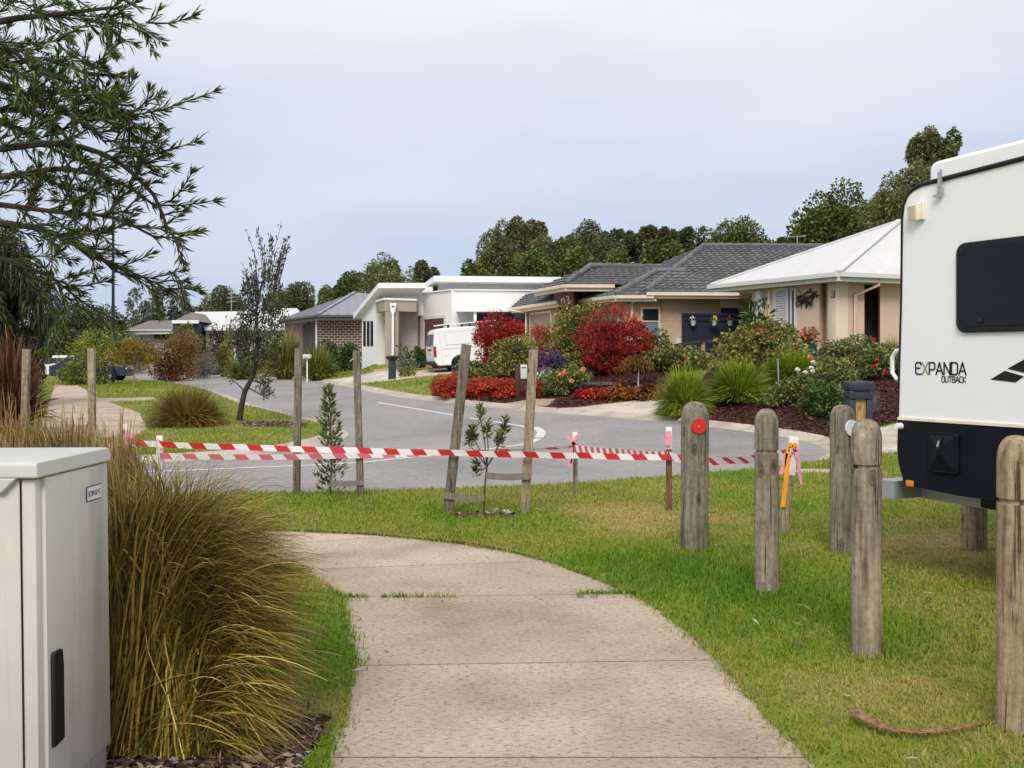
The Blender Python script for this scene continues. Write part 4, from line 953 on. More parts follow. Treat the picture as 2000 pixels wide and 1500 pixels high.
C = np.array(C); D = unit(np.array([np.array(du * rng.normal() + Vector((0, 0, rng.normal())) + n1 * rng.normal() * 0.2) for _ in C])); V, Fq = leafq(C, D, np.full(46, 0.17), np.full(46, 0.07), rng, 0.1)
mt_ = MB(); mt_.tube([wc + du * (0.45 * math.cos(q)) + Vector((0, 0, 0.2 * math.sin(q * 1.3))) for q in np.linspace(0, 6.2, 40)], 0.02, 6)
mt_.bm.verts.ensure_lookup_table(); tv = np.array([tuple(v.co) for v in mt_.bm.verts]); mt_.bm.verts.index_update(); tf = np.array([[v.index for v in f.verts] for f in mt_.bm.faces if len(f.verts) == 4])
V, Fq = join([(V, Fq), (tv, tf)])
wa = npmesh('wall_sculpture', V, Fq, M_barkd); tag(wa, 'dark metal leaf sculpture hung on the beige wall', 'wall art')
wa.modifiers.new('thick', 'SOLIDIFY').thickness = 0.012

# ---- white modern house with stepped skillion roofs
hE = empty('modern_house', (-2.0, 52, 1.0), 'white rendered modern house with stepped skillion roof and maroon garage door', 'house')
A0, A1, A2 = XY(815, 52), XY(882, 49), XY(1062, 49.6); ztE = zat(567, 49)
m = MB(); m.wall([A0, A1, A2, (A2[0] + 0.5, 62), (A0[0] + 0.5, 62)], 0.6, ztE); m.build('garage_wall', M_white, hE)
m = MB(); a = Vector((*A0, ztE)); b = Vector((*A1, ztE)); c = Vector((*A2, ztE)); m.bar(a + Vector((0, 0, 0.03)), b + Vector((0, 0, 0.03)), 0.16, 0.06); m.bar(b + Vector((0.1, 0, 0.03)), c + Vector((0, 0, 0.03)), 0.16, 0.06); m.build('parapet_cap', M_whitem, hE)
m = MB(); wslab(m, A0, A1, 830, 870, 622, 720, 0.02, 0)
gd = m.build('garage_door', M_maroon, hE)
m = MB(); wframe(m, A0, A1, 822, 871.5, 616.5, 722, 0.16, 0.05); wslab(m, A0, A1, 823, 829, 619, 720, 0.04); m.build('frame', M_soffit, gd)
m = MB(); wslab(m, A1, A2, 929, 1050, 609, 700, 0.02, 0); m.build('carport_shade_slab', M_dark, hE)  # dark slab on the wall, coloured as the shade under the awning
m = MB(); q0, q1 = XY(889, 47.8), XY(1004, 47.8); m.wall([q0, q1, (q1[0], 49.25), (q0[0], 49.0)], zat(608.5, 47.8), zat(600, 47.8)); m.build('awning', M_whitem, hE)
m = MB(); q = XY(928, 48.0); m.bar((*q, 0.8), (*q, zat(608, 48)), 0.13, 0.13); m.build('awning_post', M_whitem, hE)
m = MB(); wslab(m, A0, A1, 815.5, 819, 633, 641, 0.15); m.build('wall_light', M_barkd, hE)
# roofs
a, b, c = P(739, 552.5, 50.5), P(690, 613, 54.6), P(832, 552.5, 50.5); d = b + (c - a)
m = MB(); m.prism([a, c, d, b], (0, 0, -0.26)); r1_ = m.build('roof', M_whitem, hE)
a2, b2 = P(848, 538.5, 50.4), P(829, 553, 53.6); c2 = P(1096, 541, 50.6); d2 = b2 + (c2 - a2)
ex = (b2 - a2) * 2.4
m = MB(); m.prism([a2, c2, c2 + ex, a2 + ex], (0, 0, -0.28)); m.build('upper_roof', M_whitem, hE)
m = MB(); k0, k1 = XY(857, 51.6), XY(1090, 51.8); m.wall([k0, k1, (k1[0], 58), (k0[0] - 0.8, 58)], 3.5, zat(541, 51.6) - 0.15); m.build('clerestory_wall', M_clad, hE)
m = MB(); m.wall([XY(755, 51.6), XY(845, 51.4), (-4.2, 57), (-6.5, 57)], 3.8, zat(556, 51.3) - 0.1); m.build('upper_wall', M_clad, hE)
B0 = Vector((*XY(733.5, 52), 0)); B1 = B0 + Vector((-0.4, 0.9, 0)).normalized() * 2.55
m = MB(); up_, lo_ = zat(573, 52), zat(604, 54.2)
m.prism([(B0.x, B0.y, 0.8), (B1.x, B1.y, 0.8), (B1.x, B1.y, lo_ + 0.05), (B0.x, B0.y, up_ - 0.02)], (0.5, 0.3, 0)); m.build('front_wall', M_white, hE)
fa, fb = (B1.x, B1.y), (B0.x, B0.y)
for x0, x1 in ((710.3, 714.6), (717.3, 721.8), (724.2, 729)):
    m = MB(); wslab(m, fa, fb, x0, x1, 627, 676, 0.025); m.build('slot_window', M_glass, hE)
m = MB(); m.wall([XY(733.6, 52.6), XY(754, 52.6), (-5, 57), (-6.4, 57)], 0.8, zat(573, 52.6)); m.build('side_wall', M_clad, hE)
m = MB(); s_a, s_b = XY(734, 52.6), XY(753, 52.6)
for y in (624, 668): wslab(m, s_a, s_b, 734, 751, y, y + 1.2, 0.01)
wslab(m, s_a, s_b, 734, 734.8, 623, 669.5, 0.012)
m.build('panel_joint', M_taupe, hE)
p0, p1, p2 = XY(735.5, 51.6), XY(751.5, 49.5), XY(813, 50.3); zt_, zb_ = zat(586, 49.6), zat(607.5, 49.6)
m = MB(); m.wall([p0, p1, p2, (p2[0], 52.5), (p0[0] + 0.6, 53)], zb_, zt_); m.build('porch_beam', M_taupe, hE)
m = MB(); t_ = [Vector((*q, zt_ + 0.05)) for q in (p0, p1, p2)]; m.bar(t_[0], t_[1], 0.12, 0.1); m.bar(t_[1], t_[2], 0.12, 0.1); m.build('beam_cap', M_whitem, hE)
m = MB(); m.wall([XY(752, 49.55), XY(778, 49.8), (XY(778, 49.8)[0], 51), (XY(752, 49.55)[0] - 0.1, 51)], 0.8, zb_ - 0.003); m.build('porch_pier', M_taupe, hE)
m = MB(); m.wall([XY(778, 51.4), XY(815, 51.4), (-4.6, 53), (-5.6, 53)], 0.8, zb_ - 0.003); m.build('porch_wall', M_taupel, hE)
q = XY(767.5, 49.55); m = MB(); m.prism([P(761, 592, 49.5), P(774, 592, 49.5), P(771.5, 610, 49.5), P(763.5, 610, 49.5)], (0, 0.14, 0)); m.tube([(q[0], q[1] - 0.02, zat(609, 49.5)), (q[0], q[1] - 0.02, 1.0)], 0.065, 10); m.build('downpipe', M_whitem, hE)
m = MB(); m.prism([P(765, 597.5, 49.48), P(770.5, 597.5, 49.48), P(770.5, 599.5, 49.48), P(765, 599.5, 49.48)], (0, 0.03, 0)); m.build('overflow_slot', M_barkd, hE)

# ---- dark brick house with ribbed grey roof
hD = empty('dark_brick_house', (-12, 70, 1.0), 'dark brown brick house with ribbed grey metal roof', 'house')
C0, C1 = XY(621, 66), XY(712, 66.4)
m = MB(); m.wall([C0, C1, (C1[0] + 2, 78), (C0[0] - 2.5, 78), (C0[0] - 1.2, 70.5)], 0.6, zat(617, 65.8)); m.build('wall', M_dbrick, hD)
m = MB(); m.wall([XY(556, 72.6), XY(600, 70.5), (C0[0] - 0.9, 70.8), (C0[0] - 0.5, 76), (-16, 78)], 0.6, zat(622, 71)); m.build('porch_wall', M_peachd, hD)
m = MB(); wslab(m, XY(590, 70.2), XY(620, 66.5), 592, 616, 632, 690, 0.03); m.build('porch_shade_slab', M_dark, hD)  # dark slab standing in for the shade inside the porch
e1_, e2_, e3_, r1, r2 = P(621, 614.5, 65), P(716, 615, 65.5), P(545, 624.5, 72.5), P(693, 571.5, 70.5), P(730, 574, 71.5)
m = MB(); metal_plane(m, [e3_, e1_, r1], pitch=0.62, rh=0.05, rw=0.07); metal_plane(m, [e1_, e2_, r2, r1], pitch=0.62, rh=0.05, rw=0.07); m.poly([e3_, r1, r2, Vector((-8, 78, e1_.z)), Vector((-15, 80, e1_.z))]); rD = m.build('roof', M_greyroof, hD)
m = MB(); gutter(m, e3_, e1_, 0.25, 0.14); gutter(m, e1_, e2_, 0.25, 0.14); m.build('gutter', M_darkrib, rD)
m = MB(); m.bar(e1_ + Vector((0, 0, .05)), r1 + Vector((0, 0, .05)), 0.24, 0.06); m.build('ridge_cap', M_greyroof, rD)
m = MB(); m.prism([v - Vector((0, 0, 0.24)) for v in (e3_, e1_, e2_, Vector((e2_.x, 67, e1_.z)), Vector((e1_.x + 0.3, 67, e1_.z)), Vector((e3_.x + 1, 74, e1_.z)))], (0, 0, -0.03)); m.build('soffit', M_soffit, rD)
for px, d in ((618, 66.3), (609, 68.2)):
    q = XY(px, d); m = MB(); m.bar((*q, 0.6), (*q, zat(624, d)), 0.12, 0.12); m.build('porch_post', M_gutw, hD)

# ---- far house with slate blue wall and white roof
hC = empty('blue_house', (-30, 97, 0.2), 'far house with slate blue gable wall and broad white metal roof', 'house')
m = MB(); m.prism([P(380, 609, 100), P(560, 607, 100), P(585, 643, 93), P(400, 643, 93)], (0, 0.0, -0.12)); m.prism([P(525, 602, 104), P(580, 602, 104), P(592, 617, 101), P(525, 617, 101)], (0, 0, -0.1)); rC = m.build('roof', M_corr, hC)
m = MB(); m.wall([XY(402, 94), XY(585, 94), XY(580, 104), XY(384, 104)], -0.2, zat(644, 94)); m.build('wall', M_clad, hC)
m = MB(); m.wall([XY(344, 92), XY(386, 92), XY(400, 94.5), XY(384, 104), XY(340, 104)], -0.2, zat(631, 92)); m.build('front_wall', M_blue, hC)
m = MB(); m.prism([P(336, 628, 91), P(388, 628, 91), P(378, 611, 95), P(374, 610, 95)], (0, 6, 0)); m.build('gable_roof', M_browntile, hC)
m = MB(); m.bar(P(336, 628.5, 90.8), P(388, 628.5, 90.8), 0.15, 0.28); m.build('fascia', M_whitem, hC)
m = MB(); ap = P(452, 608, 100); m.tube([ap - Vector((0, 0, 0.3)), ap + Vector((0, 0, 2.3))], 0.05, 6)
for k in range(4): m.bar(ap + Vector((-0.5 + 0.05 * k, 0, 0.9 + 0.4 * k)), ap + Vector((0.5, 0, 1.0 + 0.4 * k)), 0.05, 0.05)
m.build('aerial', M_ant, hC)
# ---- far house with brown tiled roof
hB = empty('tiled_house', (-36, 103, 0.2), 'far low house with brown tiled hip roof and white garage', 'house')
m = MB(); e_ = [P(246, 644, 100), P(338, 643, 98)]; m.prism([e_[0], e_[1], P(336, 626, 105), P(292, 626, 105)], (0, 0.3, -0.12)); m.poly([e_[0], P(292, 626, 105), Vector((e_[0].x + 1, 112, e_[0].z))]); m.build('roof', M_browntile, hB)
m = MB(); gutter(m, e_[0], e_[1], 0.4, 0.2); m.build('gutter', M_gutw, hB)
m = MB(); m.wall([XY(254, 101.5), XY(338, 99.5), XY(338, 110), XY(258, 110)], -0.2, zat(645, 101)); m.build('wall', M_clad, hB)
m = MB(); wslab(m, XY(254, 101.5), XY(338, 99.5), 263, 296, 652, 672, 0.05); m.build('garage_door', M_white, hB)
m = MB(); wslab(m, XY(254, 101.5), XY(338, 99.5), 302, 330, 652, 664, 0.05); m.build('window', M_dark, hB)
# ---- two storey white house glimpsed beyond the dark tree
hA = empty('white_house', (-46, 104, 0.2), 'white two storey house glimpsed through the dark tree', 'house')
m = MB(); m.wall([XY(84, 105), XY(136, 103), XY(136, 112), XY(84, 112)], -0.2, zat(636, 104)); m.build('wall', M_white, hA)
m = MB(); m.wall([XY(78, 104.5), XY(140, 102.3), XY(140, 113), XY(78, 113)], zat(636, 104), zat(630, 104)); m.build('roof', M_greyroof, hA)
for x0, x1, y0, y1 in ((98, 106, 645, 660), (112, 120, 645, 660), (122, 130, 645, 658)):
    m = MB(); wslab(m, XY(84, 105), XY(136, 103), x0, x1, y0, y1, 0.06); m.build('window', M_glass, hA)
m = MB(); wslab(m, XY(84, 105), XY(136, 103), 90, 130, 664, 669, 0.7); m.build('balcony', M_gutw, hA)
# ------------------------------------------------------------------ things in the street
# stroke letters: (width, [polylines]) on a unit high cell
GLY = {'E': (0.62, [[(0.62, 0.80), (0.56, 1), (0.14, 1), (0.0, 0.86), (0.0, 0.14), (0.14, 0), (0.62, 0)], [(0.0, 0.52), (0.5, 0.52)]]),
       'X': (0.66, [[(0, 0), (0.66, 1)], [(0, 1), (0.66, 0)]]), 'P': (0.62, [[(0, 0), (0, 1), (0.5, 1), (0.62, 0.88), (0.62, 0.52), (0.5, 0.40), (0, 0.40)]]),
       'A': (0.74, [[(0, 0), (0.37, 1), (0.74, 0)], [(0.12, 0.30), (0.62, 0.30)]]), 'N': (0.66, [[(0, 0), (0, 1), (0.66, 0), (0.66, 1)]]),
       'D': (0.66, [[(0, 0), (0, 1), (0.5, 1), (0.66, 0.84), (0.66, 0.16), (0.5, 0), (0, 0)]]), 'O': (0.64, [[(0.14, 0), (0, 0.14), (0, 0.86), (0.14, 1), (0.5, 1), (0.64, 0.86), (0.64, 0.14), (0.5, 0), (0.14, 0)]]),
       'U': (0.64, [[(0, 1), (0, 0.14), (0.14, 0), (0.5, 0), (0.64, 0.14), (0.64, 1)]]), 'T': (0.62, [[(0, 1), (0.62, 1)], [(0.31, 1), (0.31, 0)]]),
       'B': (0.62, [[(0, 0), (0, 1), (0.5, 1), (0.6, 0.9), (0.6, 0.62), (0.5, 0.52), (0, 0.52)], [(0.5, 0.52), (0.62, 0.42), (0.62, 0.12), (0.5, 0), (0, 0)]]),
       'C': (0.6, [[(0.6, 1), (0.14, 1), (0, 0.86), (0, 0.14), (0.14, 0), (0.6, 0)]]), 'K': (0.62, [[(0, 0), (0, 1)], [(0.6, 1), (0.02, 0.5), (0.62, 0)]]),
       'S': (0.6, [[(0.6, 1), (0.1, 1), (0, 0.9), (0, 0.6), (0.1, 0.5), (0.5, 0.5), (0.6, 0.4), (0.6, 0.1), (0.5, 0), (0, 0)]]), 'M': (0.8, [[(0, 0), (0, 1), (0.4, 0.4), (0.8, 1), (0.8, 0)]]),
       '0': (0.55, [[(0.1, 0), (0, 0.1), (0, 0.9), (0.1, 1), (0.45, 1), (0.55, 0.9), (0.55, 0.1), (0.45, 0), (0.1, 0)]]), '2': (0.55, [[(0, 1), (0.45, 1), (0.55, 0.9), (0.55, 0.6), (0, 0.1), (0, 0), (0.55, 0)]]),
       '1': (0.25, [[(0, 0.85), (0.2, 1), (0.2, 0)]]), '7': (0.5, [[(0, 1), (0.5, 1), (0.15, 0)]]), '-': (0.4, [[(0, 0.5), (0.4, 0.5)]])}
def lettering(mb, text, org, ux, uz, h, sx, stroke, gap=0.16, mi=0, thick=0.0015, mis=None):
    """draws strokes as thin raised bars starting at org, along ux and uz"""
    x = 0; nrm = Vector(ux).cross(Vector(uz)).normalized()
    for i, ch in enumerate(text):
        if ch == ' ': x += 0.4; continue
        w, pls = GLY[ch]
        for pl_ in pls:
            for (a, b) in zip(pl_[:-1], pl_[1:]):
                pa = org + ux * (x + a[0]) * h * sx + uz * a[1] * h; pb = org + ux * (x + b[0]) * h * sx + uz * b[1] * h
                d = (pb - pa).normalized(); mb.bar(pa - d * stroke * 0.35, pb + d * stroke * 0.35, stroke, thick, (mis or {}).get(i, mi), up=nrm)
        x += w + gap
    return x * h * sx

# ---- caravan
CU = Vector((0.451, -0.892, 0)).normalized(); CN = Vector((-CU.y, CU.x, 0)); CC = Vector((*XY(1755, 7.35), 0))
def cv(px, py):
    k = (px - CX) / F; t = (k * CC.y - CC.x) / (CU.x - k * CU.y); Y = CC.y + CU.y * t
    return t, CAM + (HY - py) / F * Y
cm = Matrix((CU, CN, Vector((0, 0, 1)))).transposed().to_4x4(); cm.translation = CC
car = empty('caravan', None, 'white caravan with black lower panels and dark window parked on the grass', 'caravan', mat=cm)
M_cvw = plain('caravan white skin', (0.86, 0.865, 0.875), 0.25, 0.5, var=0.012)
M_cvb = plain('caravan black checker cladding', (0.007, 0.008, 0.014), 0.5, 0.15, var=0.2, bmp=0.05)
M_blk = plain('black rubber trim', (0.012, 0.012, 0.014), 0.5, 0.3)
M_galv = plain('galvanised steel', (0.42, 0.43, 0.43), 0.45, metal=0.5, var=0.15, scale=8)
M_cglass = principled('tinted caravan window', 0.08, 0.22)[0]; M_cglass.node_tree.nodes['Principled BSDF'].inputs['Base Color'].default_value = (0.010, 0.010, 0.016, 1)
M_amber = plain('amber lens', (0.85, 0.22, 0.01), 0.3, 0.5); M_olivel = plain('olive lettering', (0.36, 0.36, 0.24), 0.5); M_lens = plain('floodlight lens', (0.50, 0.42, 0.33), 0.25, 0.5, var=0.15, scale=60); M_ylw = plain('yellowed plastic', (0.80, 0.73, 0.60), 0.5)
LEN, WID = 5.6, 2.3
zt_side = cv(1842, 349)[1]; s1 = cv(2000, 310)
slope_top = (s1[1] - zt_side) / (s1[0] - cv(1842, 349)[0])
def ztop(t): return zt_side + slope_top * (min(t, 1.5) - cv(1842, 349)[0])
zw = cv(1756, 817)[1]
prof_w = [(0.0, zw), (0.03, 2.0)] + [cv(*p) for p in ((1763, 430), (1766, 402), (1773, 383), (1784, 371), (1800, 362), (1842, 351))] + [(1.2, ztop(1.2)), (LEN - 0.3, ztop(1.5)), (LEN, ztop(1.5) - 0.4), (LEN, zw)]
m = MB(); m.prism([(t, 0, z) for t, z in prof_w], (0, WID, 0)); m.build('body', M_cvw, car, local=True)
zb_ = cv(1800, 950)[1]; zb2 = cv(1945, 992)[1]
prof_b = [(0.0, zw - 0.004), (-0.008, cv(1755, 880)[1]), (0.006, cv(1757, 905)[1]), (cv(1765, 938)[0], cv(1765, 938)[1]), (cv(1771, 948)[0], cv(1771, 948)[1]), (cv(1800, 953)[0], cv(1800, 953)[1]), (cv(1872, 968)[0], cv(1872, 968)[1]), (cv(1945, 978)[0], cv(1945, 978)[1]), (LEN, cv(1945, 978)[1]), (LEN, zw - 0.004)]
m = MB(); m.prism([(t, -0.006, z) for t, z in prof_b], (0, WID + 0.012, 0)); m.build('lower_cladding', M_cvb, car, local=True)
m = MB(); tp_ = [(t - 0.003, -0.003, z + 0.004) for t, z in prof_w[:-3]] + [(LEN - 0.3, -0.004, ztop(1.5))]; m.tube(tp_, [0.008, 0.008, 0.009, 0.010, 0.011, 0.013, 0.015] + [0.017] * (len(tp_) - 7), 8); m.build('edge_trim', M_blk, car, local=True)
m = MB(); m.bar((0, -0.004, zw), (LEN, -0.004, zw), 0.014, 0.02); m.build('skin_joint', M_ylw, car, local=True)
t0, z0 = cv(1808, 352); t1, z1 = cv(1812, 326); t2, z2 = cv(1826, 312); tt, tz = cv(2000, 268)
rs = (tz - z2) / (tt - t2); rt = lambda t: z2 + rs * (min(t, 1.5) - t2)
m = MB(); m.prism([(t0, 0.03, z0 - 0.05), (t0 + 0.002, 0.03, z1), (t1 + 0.02, 0.03, z1 + 0.035), (t2 + 0.02, 0.03, z2), (tt, 0.03, tz), (LEN - 0.25, 0.03, rt(1.5)), (LEN - 0.15, 0.03, rt(1.5) - 0.2)], (0, WID - 0.06, 0)); m.build('roof', M_cvw, car, local=True, bevel=0.03)
# window
wl, wt = cv(1871, 476); _, wb = cv(1873, 652)
def rrect(x0, x1, za, zb_, r, n=5):
    pts = []
    for cx_, cz_, a0 in ((x0 + r, za + r, 180), (x1 - r, za + r, 270), (x1 - r, zb_ - r, 0), (x0 + r, zb_ - r, 90)):
        for k in range(n + 1): a = R(a0 + 90 * k / n); pts.append((cx_ + r * math.cos(a), cz_ + r * math.sin(a)))
    return pts
zWt = cv(1890, 474)[1]; zWb = cv(1890, 650)[1]; WW = 1.55
m = MB(); m.prism([(x, 0.004, z) for x, z in rrect(wl, wl + WW, zWb, zWt, 0.07)], (0, -0.026, 0)); wf = m.build('window', M_blk, car, local=True, bevel=0.006)
m = MB(); m.prism([(x, -0.020, z) for x, z in rrect(wl + 0.035, wl + WW - 0.035, zWb + 0.04, zWt - 0.035, 0.05)], (0, -0.008, 0)); m.build('pane', M_cglass, wf, local=True)
m = MB(); m.box((wl + 0.20, -0.032, zWb + 0.075), (0.035, 0.012, 0.03), bev=0.004); m.build('latch', M_blk, wf, local=True)
# lettering and swoosh decals
p0 = cv(1789, 730.5); p1 = cv(1887, 732); hgt = cv(1840, 708)[1] - cv(1840, 731)[1]
tot = sum(GLY[c][0] + 0.16 for c in 'EXPANDA') - 0.16
m = MB(); ux = Vector((1, 0, 0)); uz = Vector((0, 0, 1)); lettering(m, 'EXPANDA', Vector((p0[0], -0.003, p0[1])), ux, uz, hgt, (p1[0] - p0[0]) / (tot * hgt), 0.0105, mis={1: 1})
q0 = cv(1840, 746); h2 = cv(1860, 735.5)[1] - cv(1860, 746.5)[1]; tot2 = sum(GLY[c][0] + 0.16 for c in 'OUTBACK') - 0.16
lettering(m, 'OUTBACK', Vector((q0[0], -0.003, cv(1864, 746.5)[1])), ux, uz, h2, (p1[0] - q0[0]) / (tot2 * h2), 0.0055)
m.build('lettering', [M_blk, M_olivel], car, local=True)
m = MB()
for pts in (((1935, 741), (1963, 724), (2000, 735), (1984, 747)), ((1968, 720), (2008, 698), (2055, 716), (2000, 728)), ((1999, 738), (2040, 722), (2150, 760), (2060, 775))):
    m.prism([(cv(*p)[0], -0.001, cv(*p)[1]) for p in pts], (0, -0.002, 0))
m.build('stripe_decal', M_blk, car, local=True)
# hatch
hx0, hz1 = cv(1817, 842); hx1, hz0 = cv(1875, 928)
m = MB(); m.prism([(x, -0.006, z) for x, z in rrect(hx0, hx1, hz0, hz1, 0.02)], (0, -0.022, 0)); hb = m.build('hatch', M_cvb, car, local=True, bevel=0.006)
m = MB(); a_, b_, c_, d_ = hx0 + 0.02, hx1 - 0.02, hz0 + 0.02, hz1 - 0.02; mx_, mz_ = (a_ + b_) / 2, c_ + (d_ - c_) * 0.55
ap_ = (mx_, -0.065, mz_); y_ = -0.029
for q in (((a_, y_, c_), (b_, y_, c_)), ((b_, y_, c_), (b_, y_, d_)), ((b_, y_, d_), (a_, y_, d_)), ((a_, y_, d_), (a_, y_, c_))): m.poly([q[0], q[1], ap_])
m.build('hatch_cover', M_cvb, hb, local=True)
m = MB(); m.bar((mx_, -0.042, d_ - 0.02), (mx_, -0.066, mz_ + 0.015), 0.022, 0.012); m.build('handle', M_blk, hb, local=True)
m = MB(); m.bar((mx_, -0.058, mz_ + 0.07), (mx_, -0.072, mz_ + 0.03), 0.010, 0.012); m.build('key_lock', M_galv, hb, local=True)
# floodlight
fx0, fz1 = cv(1782, 401); fx1, fz0 = cv(1808, 429)
m = MB(); m.prism([(fx0 + 0.05, 0, fz0 + 0.01), (fx1, 0, fz0), (fx1, 0, fz1 + 0.015), (fx0 + 0.05, 0, fz1)], (0, -0.03, 0)); m.prism([(fx0 + 0.02, -0.02, fz0 + 0.012), (fx1 - 0.02, -0.02, fz0 + 0.004), (fx1 - 0.01, -0.02, fz1 + 0.008), (fx0 + 0.03, -0.02, fz1)], (-0.01, -0.035, -0.010)); fl_ = m.build('floodlight', M_ylw, car, local=True, bevel=0.004)
m = MB(); lw_ = (fx1 - fx0) * 0.62; m.prism([(fx0 + 0.022, -0.055, fz0 + 0.012), (fx0 + lw_ + 0.012, -0.055, fz0 + 0.004), (fx0 + lw_, -0.055, fz1 - 0.012), (fx0 + 0.012, -0.055, fz1 - 0.016)], (-0.003, -0.010, -0.003)); m.build('lens', M_lens, fl_, local=True)
# roof clamp, grab handle, knob, amber light, bumper
kx, kz = cv(1841, 352)
m = MB(); m.bar((kx, -0.030, kz + 0.055), (kx, -0.030, kz - 0.05), 0.022, 0.014); m.bar((kx + 0.012, -0.03, kz + 0.07), (kx + 0.012, -0.03, kz - 0.02), 0.012, 0.012); m.box((kx, -0.022, kz - 0.075), (0.035, 0.02, 0.055), bev=0.003); m.bar((kx - 0.05, -0.03, kz - 0.105), (kx + 0.015, -0.03, kz - 0.107), 0.014, 0.018); m.build('roof_clamp', M_galv, car, local=True)
gz0 = cv(1757, 742)[1]; gz1 = cv(1760, 683)[1]
m = MB(); gy = 0.03; m.tube([(0.01, gy, gz1), (-0.045, gy, gz1 - 0.006), (-0.085, gy, gz1 - 0.05), (-0.085, gy, gz0 + 0.05), (-0.045, gy, gz0 + 0.006), (0.01, gy, gz0)], 0.016, 10); m.build('grab_handle', M_cvw, car, local=True)
nx, nz_ = cv(1758, 832); m = MB(); m.cyl((nx + 0.012, 0, nz_), (nx + 0.012, -0.05, nz_), 0.026, 0.020, 14); m.build('marker_knob', M_cvw, car, local=True)
ax_, az_ = cv(1780, 944); m = MB(); m.box((ax_, -0.016, az_), (0.06, 0.02, 0.042), bev=0.004); m.build('marker_light', M_amber, car, local=True)
bz = cv(1745, 960)[1]
m = MB(); m.box((-0.12, 0.45, bz + 0.01), (0.16, 0.9, 0.13)); m.bar((-0.1, 0.30, bz), (1.6, 0.30, bz - 0.03), 0.06, 0.12); m.bar((-0.1, 1.9, bz), (1.6, 1.9, bz - 0.03), 0.06, 0.12); m.build('rear_bar', M_galv, car, local=True)
m = MB(); m.box((LEN / 2 + 0.5, WID / 2, bz - 0.06), (LEN - 1.8, 0.9, 0.14)); m.build('chassis', M_blk, car, local=True)
sx, sz = cv(1880, 985); m = MB(); m.box((sx + 0.22, 0.25, sz + 0.012), (0.42, 0.2, 0.09), bev=0.02); m.build('stabiliser', M_blk, car, local=True)
for t_ in (2.9, 3.75):
    for y_ in (0.12, WID - 0.12):
        w = MB(); w.tube([(t_, y_ - 0.1, 0.34), (t_, y_ + 0.1, 0.34)], [0.34, 0.34], 24); wo_ = w.build('wheel', M_blk, car, local=True, bevel=0.02)
        w = MB(); w.tube([(t_, y_ - 0.105, 0.34), (t_, y_ + 0.105, 0.34)], [0.19, 0.19], 18); w.build('rim', M_galv, wo_, local=True)
m = MB(); m.bar((LEN - 0.3, WID / 2, 0.5), (LEN + 1.3, WID / 2, 0.48), 0.12, 0.12); m.bar((LEN + 1.0, WID / 2, 0.48), (LEN + 1.0, WID / 2, 0.02), 0.06, 0.06); m.box((LEN + 1.0, WID / 2, 0.01), (0.2, 0.2, 0.04)); m.build('drawbar', M_blk, car, local=True)

# ---- bollards
M_bol = wood('weathered pine', (0.12, 0.10, 0.075), (0.29, 0.245, 0.19), (0.46, 0.40, 0.32)); M_bolg = wood('grey green pine', (0.10, 0.092, 0.065), (0.235, 0.215, 0.165), (0.37, 0.345, 0.275)); M_bolt = wood('tan pine', (0.17, 0.12, 0.07), (0.38, 0.29, 0.185), (0.54, 0.43, 0.30))
M_redr = plain('red reflector', (0.62, 0.025, 0.02), 0.3, 0.5, var=0.05); M_whr = plain('white reflector', (0.78, 0.79, 0.80), 0.3, 0.5, var=0.03)
def bollard(px, py, top, w, label, mt, groove=None, disc=None, dm=None, lean=0.0, dome=0.6):
    b = G(px, py); d = b.y; r = w / 2 / F * d; h = zat(top, d) - b.z
    rt_ = empty('bollard', b, label, 'bollard', 'timber bollards along the grass')
    rg_ = np.random.default_rng(px); prof = [(r * 1.03, -0.1), (r * 1.02, 0.0), (r, 0.15)]
    if groove:
        gz = zat(groove, d) - b.z; prof += [(r, gz - 0.013), (r * 0.86, gz - 0.010), (r * 0.86, gz + 0.008), (r * 1.0, gz + 0.011)]
    hd = r * dome * 2.2
    prof += [(r, h - hd)] + [(r * math.cos(a) ** 0.75, h - hd + hd * math.sin(a)) for a in (0.3, 0.6, 0.9, 1.15, 1.35)] + [(r * 0.08, h)]
    m = MB(); m.lathe(b, prof, 28)
    for v in m.bm.verts:
        q = v.co - b; a = math.atan2(q.y, q.x); k = 1 + 0.018 * math.sin(3 * a + px + q.z * 2) + 0.012 * math.sin(7 * a + q.z * 5 + px * 2)
        v.co.x = b.x + q.x * k + lean * q.z; v.co.y = b.y + q.y * k
    m.build('post', mt, rt_)
    if disc:
        dx, dy, dr = disc; c = P(dx, dy, d - r * 0.9); rr_ = dr / F * d
        ang = math.asin(max(-0.95, min(0.95, (c.x - b.x) / r))); n = Vector((math.sin(ang), -math.cos(ang), 0)); c = Vector((b.x + n.x * r * 0.97, b.y + n.y * r * 0.97, c.z))
        m = MB(); m.tube([c, c + n * 0.014], [rr_, rr_], 24); ds = m.build('reflector', dm, rt_)
        m = MB(); m.tube([c + n * 0.012, c + n * 0.017], [rr_ * 0.12, rr_ * 0.1], 10); m.build('screw', M_galv, ds)
    return rt_
bollard(1357, 1080, 784, 54, 'grey timber bollard with a round red reflector near its top', M_bolg, None, (1364, 832, 14.5), M_redr, dome=0.55)
bollard(1497, 1166, 798, 46, 'grey grooved timber bollard without a reflector, between the red-disc bollard and the paired bollards', M_bol, 881)
bollard(1645, 1079, 790, 47, 'mossy timber bollard with a round white reflector, half hidden behind a taller grooved bollard', M_bolg, None, (1663, 836, 16), M_whr, dome=0.5)
bollard(1692, 1281, 818, 58, 'cracked tan grooved bollard standing just in front of the white-disc bollard', M_bol, 910)
bollard(1985, 1433, 850, 72, 'nearest and largest grooved bollard, cut by the photo edge in front of the caravan', M_bolt, 977)
